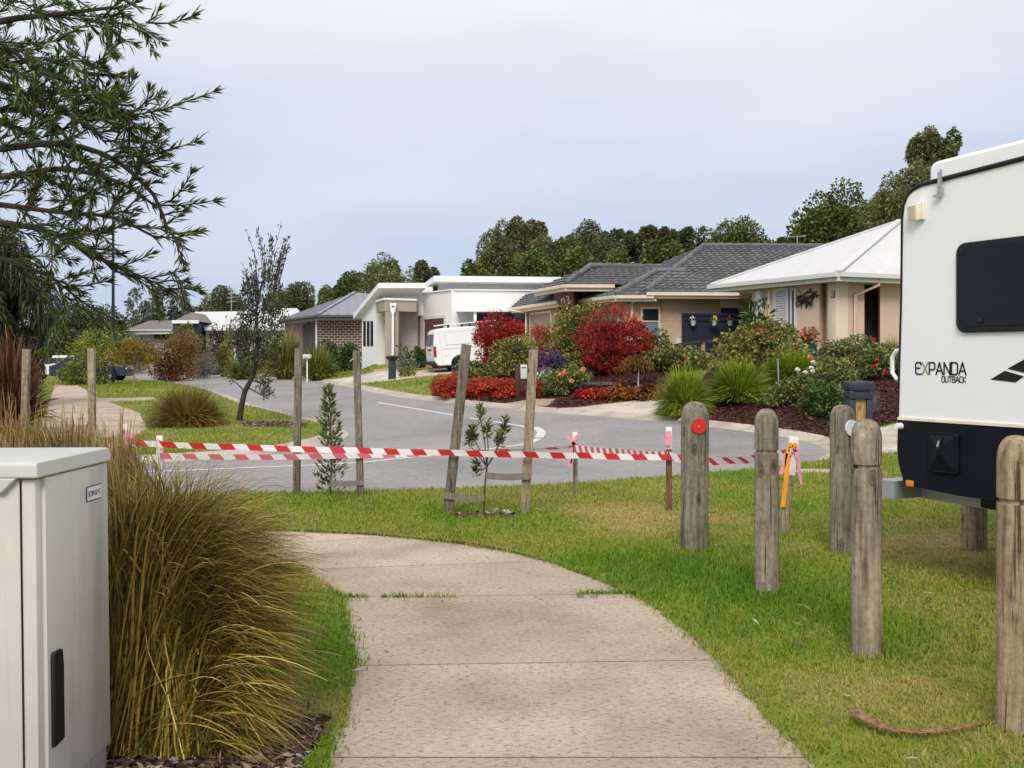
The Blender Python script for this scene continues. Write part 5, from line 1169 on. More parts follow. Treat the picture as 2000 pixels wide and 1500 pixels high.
bollard(1903, 1076, 800, 47, 'pale bollard behind the caravan with only its lower part showing', M_bolt, None)

# ---- cabinet
kA = Vector((*XY(168, 3.52), 0)); 
M_cab = plain('grey green cabinet plastic', (0.60, 0.58, 0.535), 0.55, 0.3, var=0.04, scale=5, dirt=((0.30, 0.26, 0.20), 2.4, 0.55, (1.6, 1.6, 0.16)))
M_cabl = plain('cabinet lid plastic', (0.62, 0.615, 0.585), 0.5, 0.3, var=0.04, dirt=((0.40, 0.38, 0.33), 5, 0.3))
cab_c = Vector((*XY(76, 3.40), 0)); fdir = (Vector((*XY(212, 3.92), 0)) - cab_c); FWd = fdir.length; fdir.normalize(); sdir = Vector((-fdir.y, fdir.x, 0)); 
cmx = Matrix.Shear('XY', 4, (-0.017, 0.0)) @ Matrix((fdir, sdir, Vector((0, 0, 1)))).transposed().to_4x4() if False else Matrix((fdir, sdir, Vector((-0.017, 0, 1)).normalized())).transposed().to_4x4(); cmx.translation = cab_c
cb = empty('utility_cabinet', None, 'pale grey green utility cabinet with black handle beside the long grass', 'cabinet', mat=cmx)
hz = zat(926, 3.40); DEP = 0.46
m = MB(); m.box((FWd / 2, DEP / 2, hz / 2 - 0.04), (FWd - 0.012, DEP, hz + 0.05), bev=0.012); m.build('body', M_cab, cb, local=True)
m = MB(); m.box((FWd / 2 + 0.014, -0.006, hz / 2 + 0.035), (FWd - 0.05, 0.02, hz - 0.10), bev=0.006); dr_ = m.build('door', M_cab, cb, local=True)
m = MB(); lt = hz + 0.042
m.prism([(-0.016, -0.020, hz - 0.012), (FWd + 0.010, -0.020, hz - 0.012), (FWd + 0.010, -0.020, lt - 0.010), (FWd, -0.010, lt), (-0.008, -0.010, lt), (-0.016, -0.020, lt - 0.010)], (0, DEP + 0.04, 0))
m.prism([(-0.017, 0.055, hz - 0.011), (-0.017, 0.105, hz - 0.062), (-0.017, DEP - 0.1, hz - 0.062), (-0.017, DEP - 0.02, hz - 0.011)], (0.03, 0, 0))
m.build('lid', M_cabl, cb, local=True, bevel=0.008)
def ck(px, py):
    k = (px - CX) / F; t = (k * cab_c.y - cab_c.x) / (fdir.x - k * fdir.y); Y = cab_c.y + fdir.y * t; return t, zat(py, Y)
h0, h1 = ck(93, 1275), ck(113, 1442)
m = MB(); m.prism([(h0[0], -0.016, h0[1] - 0.012), (h0[0] + 0.006, -0.016, h0[1]), (h1[0] - 0.008, -0.016, h0[1] - 0.002), (h1[0] - 0.004, -0.016, h0[1] - 0.03), (h1[0], -0.016, h0[1] - 0.06), (h1[0], -0.016, h1[1] + 0.006), (h1[0] - 0.012, -0.016, h1[1]), (h0[0], -0.016, h1[1] - 0.006)], (0, -0.014, 0)); m.build('handle', M_blk, dr_, local=True, bevel=0.004)
l0, l1 = ck(167, 954), ck(193, 972)
m = MB(); m.box(((l0[0] + l1[0]) / 2, -0.0175, (l0[1] + l1[1]) / 2), (l1[0] - l0[0] + 0.006, 0.003, l0[1] - l1[1] + 0.006)); lb = m.build('label_plate', M_blk, dr_, local=True)
M_labw = plain('white label', (0.80, 0.80, 0.83), 0.5, var=0.02)
m = MB(); m.box(((l0[0] + l1[0]) / 2 + 0.001, -0.0195, (l0[1] + l1[1]) / 2), (l1[0] - l0[0] + 0.002, 0.002, l0[1] - l1[1])); m.build('label_face', M_labw, lb, local=True)
lw = l1[0] - l0[0]; tt_ = sum(GLY[c][0] + 0.16 for c in 'SCOM-02-17'); hh = 0.018
m = MB(); lettering(m, 'SCOM-02-17', Vector((l0[0] + 0.005, -0.0212, (l0[1] + l1[1]) / 2 - hh / 2)), ux, uz, hh, (lw - 0.010) / (tt_ * hh), 0.0016, thick=0.0006); m.build('label_lettering', M_navy, lb, local=True)
m = MB(); m.bar((0.004, 0.050, 0.0), (0.004, 0.050, hz - 0.02), 0.006, 0.005); m.build('panel_seam', M_blk, cb, local=True)

# ---- sapling stakes, ties, pegs, tapes
M_stake = wood('hardwood stake', (0.09, 0.075, 0.06), (0.20, 0.17, 0.14), (0.33, 0.29, 0.24), 1.6)
M_stakel = wood('pale stake', (0.16, 0.12, 0.085), (0.31, 0.25, 0.18), (0.42, 0.35, 0.27), 1.6)
M_tie = plain('hessian tie', (0.20, 0.175, 0.15), 0.95, var=0.2, scale=20)
def stake(px0, top, px1, bot, d, w, label, mt=M_stake, group='garden stakes', ties=()):
    b = Vector((*XY(px1, d), 0)); t = P(px0, top, d + 0.05); ww = w / F * d
    r = empty('tree_stake', b, label, 'stake', group)
    m = MB(); m.bar(b - Vector((0, 0, 0.15)), t, ww, ww * 0.85, up=Vector((0, 1, 0)), bev=0.004); m.build('post', mt, r)
    for (xa, ya, xb, yb, da, hh_) in ties:
        m = MB(); A_ = P(xa, ya, da); B_ = P(xb, yb, da); hz_ = hh_ / F * da; n = 8; top_ = []; bot_ = []
        for k in range(n + 1):
            q = A_.lerp(B_, k / n) - Vector((0, 0, 0.012 * math.sin(math.pi * k / n))); q.y += 0.01 * math.sin(9 * k / n); top_.append(q + Vector((0, 0, hz_ / 2))); bot_.append(q - Vector((0, 0, hz_ / 2)))
        for k in range(n): m.prism([bot_[k], bot_[k + 1], top_[k + 1], top_[k]], (0, 0.006, 0))
        m.build('tie', M_tie, r)
    return r
stake(583, 680, 579, 966, 11.9, 13, 'grey stake left of the leafy sapling, white letterbox seen beside its top', ties=((576, 966, 640, 970, 11.86, 9),))
stake(696, 685, 705, 971, 11.65, 13, 'thin grey stake right of the leafy sapling, tied to it by a strap', ties=((645, 944, 711, 942, 11.6, 11),))
stake(911, 673, 871, 1006, 10.35, 19, 'dark stake leaning well to the right, at left of the banksia sapling', M_stake, ties=((866, 967, 946, 973, 10.28, 13),))
stake(1042, 683, 1023, 1006, 10.4, 18, 'pale stake on the right of the banksia sapling, holding it by a strap', M_stakel, ties=((949, 929, 1034, 930, 10.33, 13),))
stake(52, 682, 44, 880, 9.6, 13, 'grey stake standing in front of the red brown flax', M_stakel)
stake(179, 680, 181, 890, 9.8, 13, 'grey stake standing alone above the dry grass before the concrete footpath', M_stakel)
M_pegw = plain('white peg paint', (0.78, 0.76, 0.72), 0.7, var=0.08, scale=14); M_pink = plain('pink flagging', (0.85, 0.30, 0.42), 0.5, var=0.1); M_orang = plain('orange flagging', (0.90, 0.36, 0.02), 0.5, var=0.1); M_pegb = wood('red brown peg', (0.10, 0.045, 0.03), (0.20, 0.10, 0.06), (0.30, 0.18, 0.12), 2)
def strip(mb, pts, w, mi=0, nrm=(0, -1, 0)):
    n = len(pts); pts = [Vector(p) for p in pts]
    for a, b in zip(pts[:-1], pts[1:]):
        d = (b - a).normalized(); s = d.cross(Vector(nrm)).normalized() * w / 2
        mb.prism([a - s, b - s, b + s, a + s], Vector(nrm) * 0.002, mi)
def peg(px0, top, px1, bot, d, w, label, body, white=0.2, flags=()):
    b = Vector((*XY(px1, d), H(*XY(px1, d)) - 0.02)); t = P(px0, top, d); ww = w / F * d
    r = empty('marker_peg', b, label, 'peg', 'survey pegs holding the tape')
    u = (t - b).normalized(); L = (t - b).length
    m = MB(); m.bar(b - u * 0.1, t - u * white * L, ww, ww * 0.6, up=Vector((0, 1, 0)), bev=0.003); m.build('post', body, r)
    m = MB(); m.bar(t - u * white * L, t, ww * 1.06, ww * 0.66, up=Vector((0, 1, 0)), bev=0.003); m.build('painted_top', M_pegw, r)
    for mt, pts, fw in flags:
        m = MB(); strip(m, [P(x, y, d - 0.05) for x, y in pts], fw / F * d); m.build('ribbon', mt, r)
    return r
peg(246, 829, 250, 905, 10.3, 12, 'white topped peg with pink ribbon at the left end of the front tape', M_pegb, 0.5, [(M_pink, [(244, 842), (250, 850), (256, 858)], 15), (M_pink, [(250, 856), (246, 872), (252, 886)], 8)])
peg(312, 851, 314, 915, 11.1, 11, 'short white peg with faded pink ribbon behind the front tape', M_pegw, 0.5, [(M_pink, [(306, 860), (316, 866), (312, 876)], 8)])
peg(1123, 844, 1124, 966, 11.85, 9, 'thin peg at the kerb with a fluttering pink bow', M_stake, 0.18, [(M_pink, [(1108, 853), (1116, 862), (1122, 868)], 6), (M_pink, [(1128, 850), (1122, 860), (1120, 870)], 6), (M_pink, [(1120, 864), (1117, 885), (1112, 912)], 7), (M_pink, [(1121, 866), (1122, 880), (1116, 905)], 5)])
peg(1306, 834, 1307, 996, 10.6, 11, 'red brown peg with pink wrapped top left of the red-disc bollard', M_pegb, 0.26, [(M_pink, [(1305, 842), (1306, 856), (1304, 870)], 11)])
peg(1551, 853, 1529, 1048, 9.1, 17, 'leaning peg with orange and pink ribbons among the bollards', M_stakel, 0.38, [(M_orang, [(1540, 871), (1548, 868), (1556, 872)], 10), (M_orang, [(1540, 872), (1537, 905), (1535, 940), (1529, 990)], 9), (M_pink, [(1552, 878), (1560, 900), (1561, 925), (1566, 946)], 6), (M_pink, [(1535, 885), (1530, 910), (1524, 927)], 8), (M_pink, [(1540, 878), (1550, 880), (1560, 874)], 8)])
def tape_mat(name, red, period, slant=0.5, duty=0.5):
    m, b, t = principled(name, 0.35, 0.4)
    uv = t.nodes.new('ShaderNodeUVMap'); s = t.nodes.new('ShaderNodeSeparateXYZ'); t.links.new(uv.outputs[0], s.inputs[0])
    k = t.nodes.new('ShaderNodeMath'); k.operation = 'MULTIPLY_ADD'; k.inputs[1].default_value = slant; t.links.new(s.outputs[1], k.inputs[0]); t.links.new(s.outputs[0], k.inputs[2])
    d = t.nodes.new('ShaderNodeMath'); d.operation = 'DIVIDE'; d.inputs[1].default_value = period; t.links.new(k.outputs[0], d.inputs[0])
    f = t.nodes.new('ShaderNodeMath'); f.operation = 'FRACT'; t.links.new(d.outputs[0], f.inputs[0])
    g = t.nodes.new('ShaderNodeMath'); g.operation = 'GREATER_THAN'; g.inputs[1].default_value = duty; t.links.new(f.outputs[0], g.inputs[0])
    c = mixc(t, red, (0.84, 0.82, 0.82), g.outputs[0]); t.links.new(c, b.inputs['Base Color'])
    tr = t.nodes.new('ShaderNodeBsdfTranslucent'); t.links.new(c, tr.inputs[0]); mx = t.nodes.new('ShaderNodeMixShader'); mx.inputs[0].default_value = 0.2
    t.links.new(b.outputs[0], mx.inputs[1]); t.links.new(tr.outputs[0], mx.inputs[2]); t.links.new(mx.outputs[0], t.nodes['Material Output'].inputs[0]); return m
M_tape = tape_mat('red and white tape', (0.62, 0.03, 0.03), 0.285, 0.75); M_tapeb = tape_mat('faded back of tape', (0.72, 0.16, 0.22), 0.27, 0.75); M_tapel = tape_mat('loose bright tape', (0.66, 0.06, 0.10), 0.21, 0.9, 0.38); M_tapet = tape_mat('twisted tape', (0.60, 0.13, 0.16), 0.10, 0.3)
def tape(pts, w, label, mt, sag=0.02, twist=()):
    dense = []; L = [0]
    for (a, b) in zip(pts[:-1], pts[1:]):
        n = max(3, int((b - a).length / 0.12))
        for k in range(n): dense.append(a.lerp(b, k / n) - Vector((0, 0, sag * 4 * (k / n) * (1 - k / n))))
    dense.append(pts[-1])
    for a, b in zip(dense[:-1], dense[1:]): L.append(L[-1] + (b - a).length)
    V, Fc, uvs = [], [], []
    for i, p in enumerate(dense):
        d = (dense[min(i + 1, len(dense) - 1)] - dense[max(i - 1, 0)]).normalized(); side = d.cross(Vector((0, 0, 1))).normalized()
        a = 0.18 * math.sin(L[i] * 1.7)
        for tp, tw, ta in twist: a += ta * math.exp(-((L[i] - tp) / tw) ** 2)
        up = Vector((0, 0, 1)) * math.cos(a) + side * math.sin(a)
        V += [p - up * w / 2, p + up * w / 2]; uvs += [(L[i], 0), (L[i], w)]
    Fc = [(2 * i, 2 * i + 2, 2 * i + 3, 2 * i + 1) for i in range(len(dense) - 1)]
    o = npmesh('barrier_tape', [tuple(v) for v in V], Fc, mt); uvl = o.data.uv_layers.new(name='UVMap')
    for lp in o.data.loops: uvl.data[lp.index].uv = uvs[lp.vertex_index]
    return tag(o, label, 'barrier tape', 'spans of red and white tape')
def tp(px, py, d): return P(px, py, d)
tape([tp(140, 874, 10.6), tp(200, 866, 10.4), tp(248, 863, 10.25), tp(300, 867, 10.3), tp(470, 873, 10.5), tp(700, 879.5, 10.45), tp(878, 884, 10.25), tp(1028, 887.5, 10.28), tp(1140, 889.5, 10.45), tp(1304, 893, 10.52)], 0.062, 'front red and white striped tape stretched across the sapling stakes', M_tape, 0.006)
tape([tp(312, 890, 11.05), tp(480, 893, 11.35), tp(620, 891, 11.5), tp(860, 885, 11.8), tp(950, 882, 11.85), tp(1121, 873, 11.8)], 0.064, 'faded pink and white tape behind the saplings, running up to the pink bow peg', M_tapeb, 0.004, twist=((4.2, 0.8, 0.9),))
tape([tp(1121, 876, 11.78), tp(1210, 884, 11.2), tp(1305, 890, 10.54)], 0.09, 'crumpled close striped tape between the pink bow peg and the pink wrapped peg', M_tapet, 0.01)
tape([tp(1306, 890, 10.53), tp(1355, 900, 10.2), tp(1430, 899, 9.8), tp(1490, 893, 9.4), tp(1545, 884, 9.03)], 0.085, 'loose striped tape passing behind the bollards to the leaning peg', M_tapel, 0.01, twist=((1.0, 0.5, 0.5),))

# ---- bark strip and litter
bs_ = catmull([G(1666, 1420) + Vector((0, 0, 0.05)), G(1690, 1432) + Vector((0, 0, 0.045)), G(1745, 1446) + Vector((0, 0, 0.03)), G(1830, 1450) + Vector((0, 0, 0.03)), G(1930, 1441) + Vector((0, 0, 0.04))], 0.03)
bs_ = [Vector((p.x, p.y, q)) for p, q in zip(bs_, np.interp(np.linspace(0, 1, len(bs_)), [0, .1, .5, 1], [0.055, 0.045, 0.03, 0.035]))]
m = MB(); n = len(bs_)
rows = []
for i, p in enumerate(bs_):
    w = 0.026 * (1.0 - 0.72 * (i / n) ** 0.7) * (1 + 0.12 * math.sin(i * 1.3)); d = (bs_[min(i + 1, n - 1)] - bs_[max(i - 1, 0)]).normalized(); s = d.cross(Vector((0, 0, 1))).normalized()
    rows.append([m.bm.verts.new(p + s * w * k + Vector((0, 0, 0.35 * w * k * k * (1 if i % 7 else 0.4)))) for k in (-1, -0.4, 0.4, 1)])
for a, b in zip(rows[:-1], rows[1:]):
    for k in range(3): m.bm.faces.new((a[k], a[k + 1], b[k + 1], b[k]))
o = m.build('bark_strip', plain('shed bark', (0.24, 0.125, 0.065), 0.7, var=0.65, scale=34)); tag(o, 'curled brown strip of fallen bark lying on the grass', 'bark'); o.modifiers.new('thick', 'SOLIDIFY').thickness = 0.006
# ------------------------------------------------------------------ vehicles
M_vanw = plain('white van paint', (0.80, 0.80, 0.80), 0.25, 0.5, var=0.015); M_tyre = plain('tyre rubber', (0.015, 0.015, 0.016), 0.85); M_alloy = plain('alloy', (0.45, 0.45, 0.46), 0.3, metal=0.7)
M_tail = plain('red tail lamp', (0.30, 0.012, 0.015), 0.2, 0.5); M_bump = plain('black bumper', (0.02, 0.02, 0.022), 0.6); M_plate = plain('number plate', (0.55, 0.55, 0.56), 0.5)
M_vglass = plain('van window', (0.06, 0.10, 0.13), 0.08, 0.6)
def wheel(parent, x, y, r, w):
    s = 1 if y > 0 else -1
    m = MB(); m.lathe((0, 0, 0), [(r * 0.62, -w / 2), (r * 0.94, -w / 2), (r, -w / 2 + 0.03), (r, w / 2 - 0.03), (r * 0.94, w / 2), (r * 0.62, w / 2)], 28)
    M_ = Matrix.Rotation(R(90), 4, 'X'); bmesh.ops.transform(m.bm, matrix=Matrix.Translation((x, y, r)) @ M_, verts=m.bm.verts); wo_ = m.build('wheel', M_tyre, parent, local=True)
    m = MB(); yo = y + s * (w / 2 - 0.01)
    m.tube([(x, yo - s * 0.03, r), (x, yo, r)], [r * 0.62, r * 0.60], 24)
    for k in range(6):
        a = k * 1.0472; m.bar((x, yo + s * 0.006, r), (x + math.cos(a) * r * 0.56, yo + s * 0.006, r + math.sin(a) * r * 0.56), 0.05, 0.02, 1, up=Vector((0, 1, 0)))
    m.build('rim', [M_bump, M_alloy], wo_, local=True)
def carbody(parent, prof, W_, mat, tuck=0.12, beltz=None, name='body', bevel=0.05):
    """side profile run across the width, sides leaning in above the belt line"""
    m = MB(); m.prism([(x, -W_ / 2, z) for x, z in prof], (0, W_, 0))
    bmesh.ops.subdivide_edges(m.bm, edges=[e for e in m.bm.edges if abs(e.verts[0].co.y - e.verts[1].co.y) > W_ * 0.9], cuts=3)
    for v in m.bm.verts:
        if beltz and v.co.z > beltz: v.co.y *= 1 - tuck * (v.co.z - beltz)
    return m.build(name, mat, parent, local=True, bevel=bevel)
rear = Vector((*XY(852, 45.6), 0)); vf = Vector((0.955, 0.295, 0.085)).normalized(); vl = Vector((0, 0, 1)).cross(vf).normalized(); vu = vf.cross(vl)
vm = Matrix((vf, vl, vu)).transposed().to_4x4(); vm.translation = rear + vl * 0.85; vm.translation.z = zat(729, 45.6)
van = empty('van', None, 'white panel van with roof rack parked on the driveway behind the red bush', 'van', mat=vm)
L_ = 4.7
prof = [(0.0, 0.42), (-0.03, 0.75), (0.0, 1.2), (0.10, 1.78), (0.20, 1.93), (0.5, 1.985), (3.1, 1.97), (3.5, 1.90), (4.15, 1.32), (4.55, 1.12), (4.68, 0.8), (4.66, 0.42), (4.2, 0.28)]
arch = lambda cx_: [(cx_ + 0.42 * math.cos(a), 0.30 + 0.42 * math.sin(a)) for a in np.linspace(0, math.pi, 9)]
prof2 = prof + arch(3.55) + arch(1.15) + [(0.2, 0.30)]
carbody(van, prof2, 1.70, M_vanw, 0.10, 1.0, bevel=0.05)
m = MB(); m.box((2.2, 0, 0.36), (4.0, 1.45, 0.3)); m.build('underbody', M_bump, van, local=True)
for cx_ in (1.15, 3.55):
    for y in (-0.76, 0.76): wheel(van, cx_, y, 0.33, 0.2)
m = MB(); m.prism([(0.005, -0.62, 1.22), (0.005, 0.62, 1.22), (0.085, 0.58, 1.74), (0.085, -0.58, 1.74)], (-0.03, 0, 0.004)); m.build('rear_window', M_vglass, van, local=True)
m = MB(); m.prism([(-0.03, -0.2, 0.85), (-0.03, 0.2, 0.85), (-0.028, 0.2, 0.95), (-0.028, -0.2, 0.95)], (-0.02, 0, 0)); m.build('number_plate', M_plate, van, local=True)
m = MB(); m.prism([(-0.02, -0.35, 1.02), (-0.02, 0.35, 1.02), (-0.02, 0.35, 1.08), (-0.02, -0.35, 1.08)], (-0.03, 0, 0)); m.build('door_handle', M_bump, van, local=True)
for y in (-0.80, 0.80):
    m = MB(); m.box((0.03, y, 0.95), (0.12, 0.12, 0.50), bev=0.03); m.build('tail_light', M_tail, van, local=True)
m = MB(); m.box((-0.03, 0, 0.43), (0.26, 1.68, 0.20), bev=0.04); m.build('rear_bumper', M_bump, van, local=True)
m = MB(); m.cyl((-0.02, 0.1, 0.36), (-0.20, 0.1, 0.36), 0.03); m.bar((-0.16, -0.25, 0.36), (-0.16, 0.25, 0.36), 0.05, 0.05); m.build('tow_bar', M_galv, van, local=True)
for s in (-1, 1):
    yb = lambda z: s * 0.851 * (1 - 0.10 * max(0, z - 1.0))
    m = MB(); m.prism([(3.05, yb(1.30), 1.30), (4.0, yb(1.30), 1.30), (3.55, yb(1.76), 1.76), (3.05, yb(1.80), 1.80)], (0, s * 0.012, 0)); m.build('side_window', M_glass, van, local=True)
    m = MB()
    for (a, b) in (((0.55, 1.22), (2.0, 1.22)), ((2.0, 1.22), (2.0, 1.78)), ((2.0, 1.78), (0.55, 1.78)), ((0.55, 1.78), (0.55, 1.22)), ((0.4, 1.05), (2.9, 1.05)), ((2.95, 0.5), (2.95, 1.9)), ((0.32, 0.45), (0.32, 1.85)), ((0.45, 0.72), (0.62, 0.74))):
        m.bar((a[0], yb(a[1]) + s * 0.001, a[1]), (b[0], yb(b[1]) + s * 0.001, b[1]), 0.014, 0.008, up=Vector((0, s, 0)))
    m.build('panel_line', M_plate, van, local=True)
    m = MB(); m.tube([(1.15 + 0.47 * math.cos(a), yb(0.5) + s * 0.003, 0.30 + 0.47 * math.sin(a)) for a in np.linspace(0, math.pi, 12)], 0.025, 6); m.build('wheel_arch', M_vanw, van, local=True)
m = MB(); m.prism([(3.52, -0.66, 1.90), (4.14, -0.72, 1.34), (4.14, 0.72, 1.34), (3.52, 0.66, 1.90)], (0.03, 0, 0.03)); m.build('windscreen', M_glass, van, local=True)
m = MB()
for x in (0.75, 1.75, 2.75): m.bar((x, -0.74, 2.10), (x, 0.74, 2.10), 0.05, 0.03, 1); m.box((x, -0.72, 2.03), (0.10, 0.05, 0.16), mi=1); m.box((x, 0.72, 2.03), (0.10, 0.05, 0.16), mi=1)
for y in (-0.66, 0.0, 0.66): m.bar((0.4, y, 2.13), (3.0, y, 2.15), 0.06, 0.04, 0)
m.build('roof_rack', [M_whitem, M_bump], van, local=True)
# parked vehicles far left
M_nvp = plain('dark navy car paint', (0.012, 0.017, 0.04), 0.25, 0.6)
def parked(px, py, d, ln, dirv, label, mat, prof, H_belt, name='parked_car', W_=1.8):
    f = Vector((*dirv, 0)).normalized(); l = Vector((0, 0, 1)).cross(f); mt = Matrix((f, l, Vector((0, 0, 1)))).transposed().to_4x4(); mt.translation = Vector((*XY(px, d), H(*XY(px, d))))
    r = empty(name, None, label, 'car' if name == 'parked_car' else 'utility vehicle', mat=mt)
    w1, w2 = ln * 0.19, ln * 0.80; ar_ = lambda c: [(c + 0.38 * math.cos(a), 0.32 + 0.38 * math.sin(a)) for a in np.linspace(0, math.pi, 8)]
    carbody(r, [(x * ln, z) for x, z in prof] + ar_(w2) + ar_(w1), W_, mat, 0.2, H_belt)
    for x in (w1, w2):
        for y in (-W_ / 2 + 0.09, W_ / 2 - 0.09): wheel(r, x, y, 0.34, 0.2)
    for s in (-1, 1):
        m = MB(); yb = lambda z: s * (W_ / 2 + 0.002) * (1 - 0.2 * (z - H_belt)); z0, z1 = H_belt + 0.04, H_belt + 0.42
        m.prism([(ln * 0.20, yb(z0), z0), (ln * 0.66, yb(z0), z0), (ln * 0.58, yb(z1), z1), (ln * 0.26, yb(z1), z1)], (0, s * 0.012, 0)); m.build('side_window', M_glass, r, local=True)
    for y in (-0.68, 0.68):
        m = MB(); m.box((0.02, y, 0.85), (0.10, 0.22, 0.2), bev=0.02); m.build('tail_light', M_tail, r, local=True)
        m = MB(); m.box((ln - 0.04, y, 0.75), (0.10, 0.3, 0.16), bev=0.02); m.build('headlight', M_alloy, r, local=True)
    m = MB(); m.prism([(ln * 0.60, -W_ * 0.36, H_belt + 0.47), (ln * 0.70, -W_ * 0.42, H_belt + 0.03), (ln * 0.70, W_ * 0.42, H_belt + 0.03), (ln * 0.60, W_ * 0.36, H_belt + 0.47)], (0.03, 0, 0.03)); m.build('windscreen', M_glass, r, local=True)
    return r
CARP = [(0.0, 0.35), (0.0, 0.95), (0.08, 1.05), (0.22, 1.52), (0.58, 1.55), (0.70, 1.05), (0.96, 0.92), (1.0, 0.7), (0.99, 0.32)]
parked(106, 745, 64, 4.7, (1.0, 0.06), 'dark navy parked car behind the green shrubs at the road edge', M_nvp, CARP, 1.02)
UTEP = [(0.0, 0.45), (0.0, 1.0), (0.38, 1.02), (0.40, 1.62), (0.62, 1.64), (0.72, 1.10), (0.97, 1.0), (1.0, 0.7), (0.99, 0.38)]
parked(48, 742, 70, 4.9, (1.0, 0.2), 'white ute partly hidden behind the red brown flax', M_vanw, UTEP, 1.05, 'parked_ute')

# ------------------------------------------------------------------ lamps, letterboxes, bicycle
ld = 58; lb_ = Vector((*XY(221, ld), 0)); lb_.z = H(lb_.x, lb_.y)
M_pole = plain('dark navy pole paint', (0.016, 0.024, 0.042), 0.45, var=0.1)
lp = empty('street_lamp', lb_, 'tall dark street lamp pole standing behind the green shrubs', 'street lamp')
m = MB(); m.tube([lb_ - Vector((0, 0, 0.2)), (lb_.x, lb_.y, zat(394, ld))], [0.10, 0.065], 12); m.build('pole', M_pole, lp)
m = MB(); m.tube([(lb_.x, lb_.y, zat(448, ld)), (lb_.x + 0.6, lb_.y, zat(440, ld)), (*XY(270, ld), zat(440, ld))], 0.04, 8); m.build('arm', M_pole, lp)
m = MB(); q = XY(280, ld); m.box((q[0], q[1], zat(441, ld)), (0.75, 0.25, 0.10), bev=0.03); hd = m.build('lamp_head', M_pole, lp)
m = MB(); m.box((q[0] + 0.05, q[1], zat(441, ld) - 0.055), (0.45, 0.18, 0.02)); m.build('diffuser', M_pot, hd)
# navy letterbox pillar on the mulch bed
b = Vector((*XY(1677, 20.6), 0)); b.z = H(b.x, b.y)
M_lbx = plain('navy letterbox steel', (0.030, 0.038, 0.058), 0.5, var=0.1); M_osb = wood('oiled timber', (0.26, 0.14, 0.05), (0.48, 0.29, 0.12), (0.62, 0.42, 0.2), 0.6)
lbx = empty('letterbox', b, 'navy letterbox pillar with timber front panel on the bark mulch', 'letterbox')
m = MB(); w = 0.46; zt_ = zat(779, 20.6)
for s in (-1, 1): m.box((b.x + s * (w / 2 - 0.06), b.y, (b.z + zt_) / 2 - 0.1), (0.12, 0.34, zt_ - b.z + 0.2), bev=0.008)
m.build('post', M_lbx, lbx)
m = MB(); m.box((b.x, b.y + 0.02, (b.z + zt_) / 2 - 0.1), (w - 0.24, 0.26, zt_ - b.z + 0.19)); m.build('timber_panel', M_osb, lbx)
m = MB(); m.box((b.x, b.y, zat(770.5, 20.6)), (w + 0.02, 0.40, 0.16), bev=0.012); m.box((b.x, b.y, zat(753.5, 20.6)), (w + 0.06, 0.44, 0.18), bev=0.03); bx = m.build('mail_box', M_lbx, lbx)
m = MB(); m.box((b.x, b.y - 0.225, zat(762, 20.6)), (0.32, 0.01, 0.02)); m.build('mail_slot', M_blk, bx)
# grey letterbox on dark post
b = Vector((*XY(1011, 29.2), 0)); b.z = H(b.x, b.y); lb2 = empty('letterbox', b, 'small grey letterbox beside a dark maroon post in the red garden', 'letterbox')
m = MB(); m.box((b.x, b.y, (b.z + zat(711, 29.2)) / 2 - 0.05), (0.13, 0.13, zat(711, 29.2) - b.z + 0.1), bev=0.01); m.build('post', plain('maroon post', (0.075, 0.022, 0.022), 0.6), lb2)
m = MB(); q = XY(1023, 29.25); m.box((q[0], q[1], zat(726, 29.2)), (0.19, 0.4, 0.40), bev=0.015); bx = m.build('mail_box', M_pot, lb2)
m = MB(); m.box((q[0], q[1] - 0.203, zat(718, 29.2)), (0.13, 0.01, 0.025)); m.build('mail_slot', M_blk, bx)
# white letterbox by the flax
b = Vector((*XY(600, 52), 0)); b.z = H(b.x, b.y); lb3 = empty('letterbox', b, 'little white letterbox on a thin post before the strappy plants', 'letterbox')
m = MB(); m.bar((b.x, b.y, b.z - 0.1), (b.x, b.y, zat(700, 52)), 0.06, 0.06); m.build('post', M_whitem, lb3)
m = MB(); m.box((b.x, b.y, zat(697, 52)), (0.36, 0.42, 0.16), bev=0.02); m.prism([(b.x - 0.2, b.y - 0.23, zat(695, 52)), (b.x + 0.2, b.y - 0.23, zat(695, 52)), (b.x + 0.16, b.y - 0.23, zat(692.4, 52)), (b.x - 0.16, b.y - 0.23, zat(692.4, 52))], (0, 0.46, 0)); bx = m.build('mail_box', M_whitem, lb3)
m = MB(); m.box((b.x, b.y - 0.215, zat(697.5, 52)), (0.24, 0.01, 0.03)); m.build('mail_slot', M_blk, bx)
# dark pillar letterbox on the dry patch
b = Vector((*XY(766, 43), 0)); b.z = H(b.x, b.y); lb4 = empty('letterbox', b, 'dark round letterbox pillar with wide cap on the straw lawn', 'letterbox')
m = MB(); hh_ = zat(697, 43) - b.z; m.lathe(b - Vector((0, 0, 0.1)), [(0.17, 0), (0.16, 0.3), (0.155, hh_ - 0.02), (0.15, hh_)], 20); m.build('post', M_lbx, lb4)
m = MB(); m.lathe(b + Vector((0, 0, hh_ - 0.1)), [(0.16, -0.06), (0.2, 0.0), (0.29, 0.06), (0.29, 0.11), (0.2, 0.15), (0.05, 0.16)], 22); m.build('cap', M_bump, lb4)
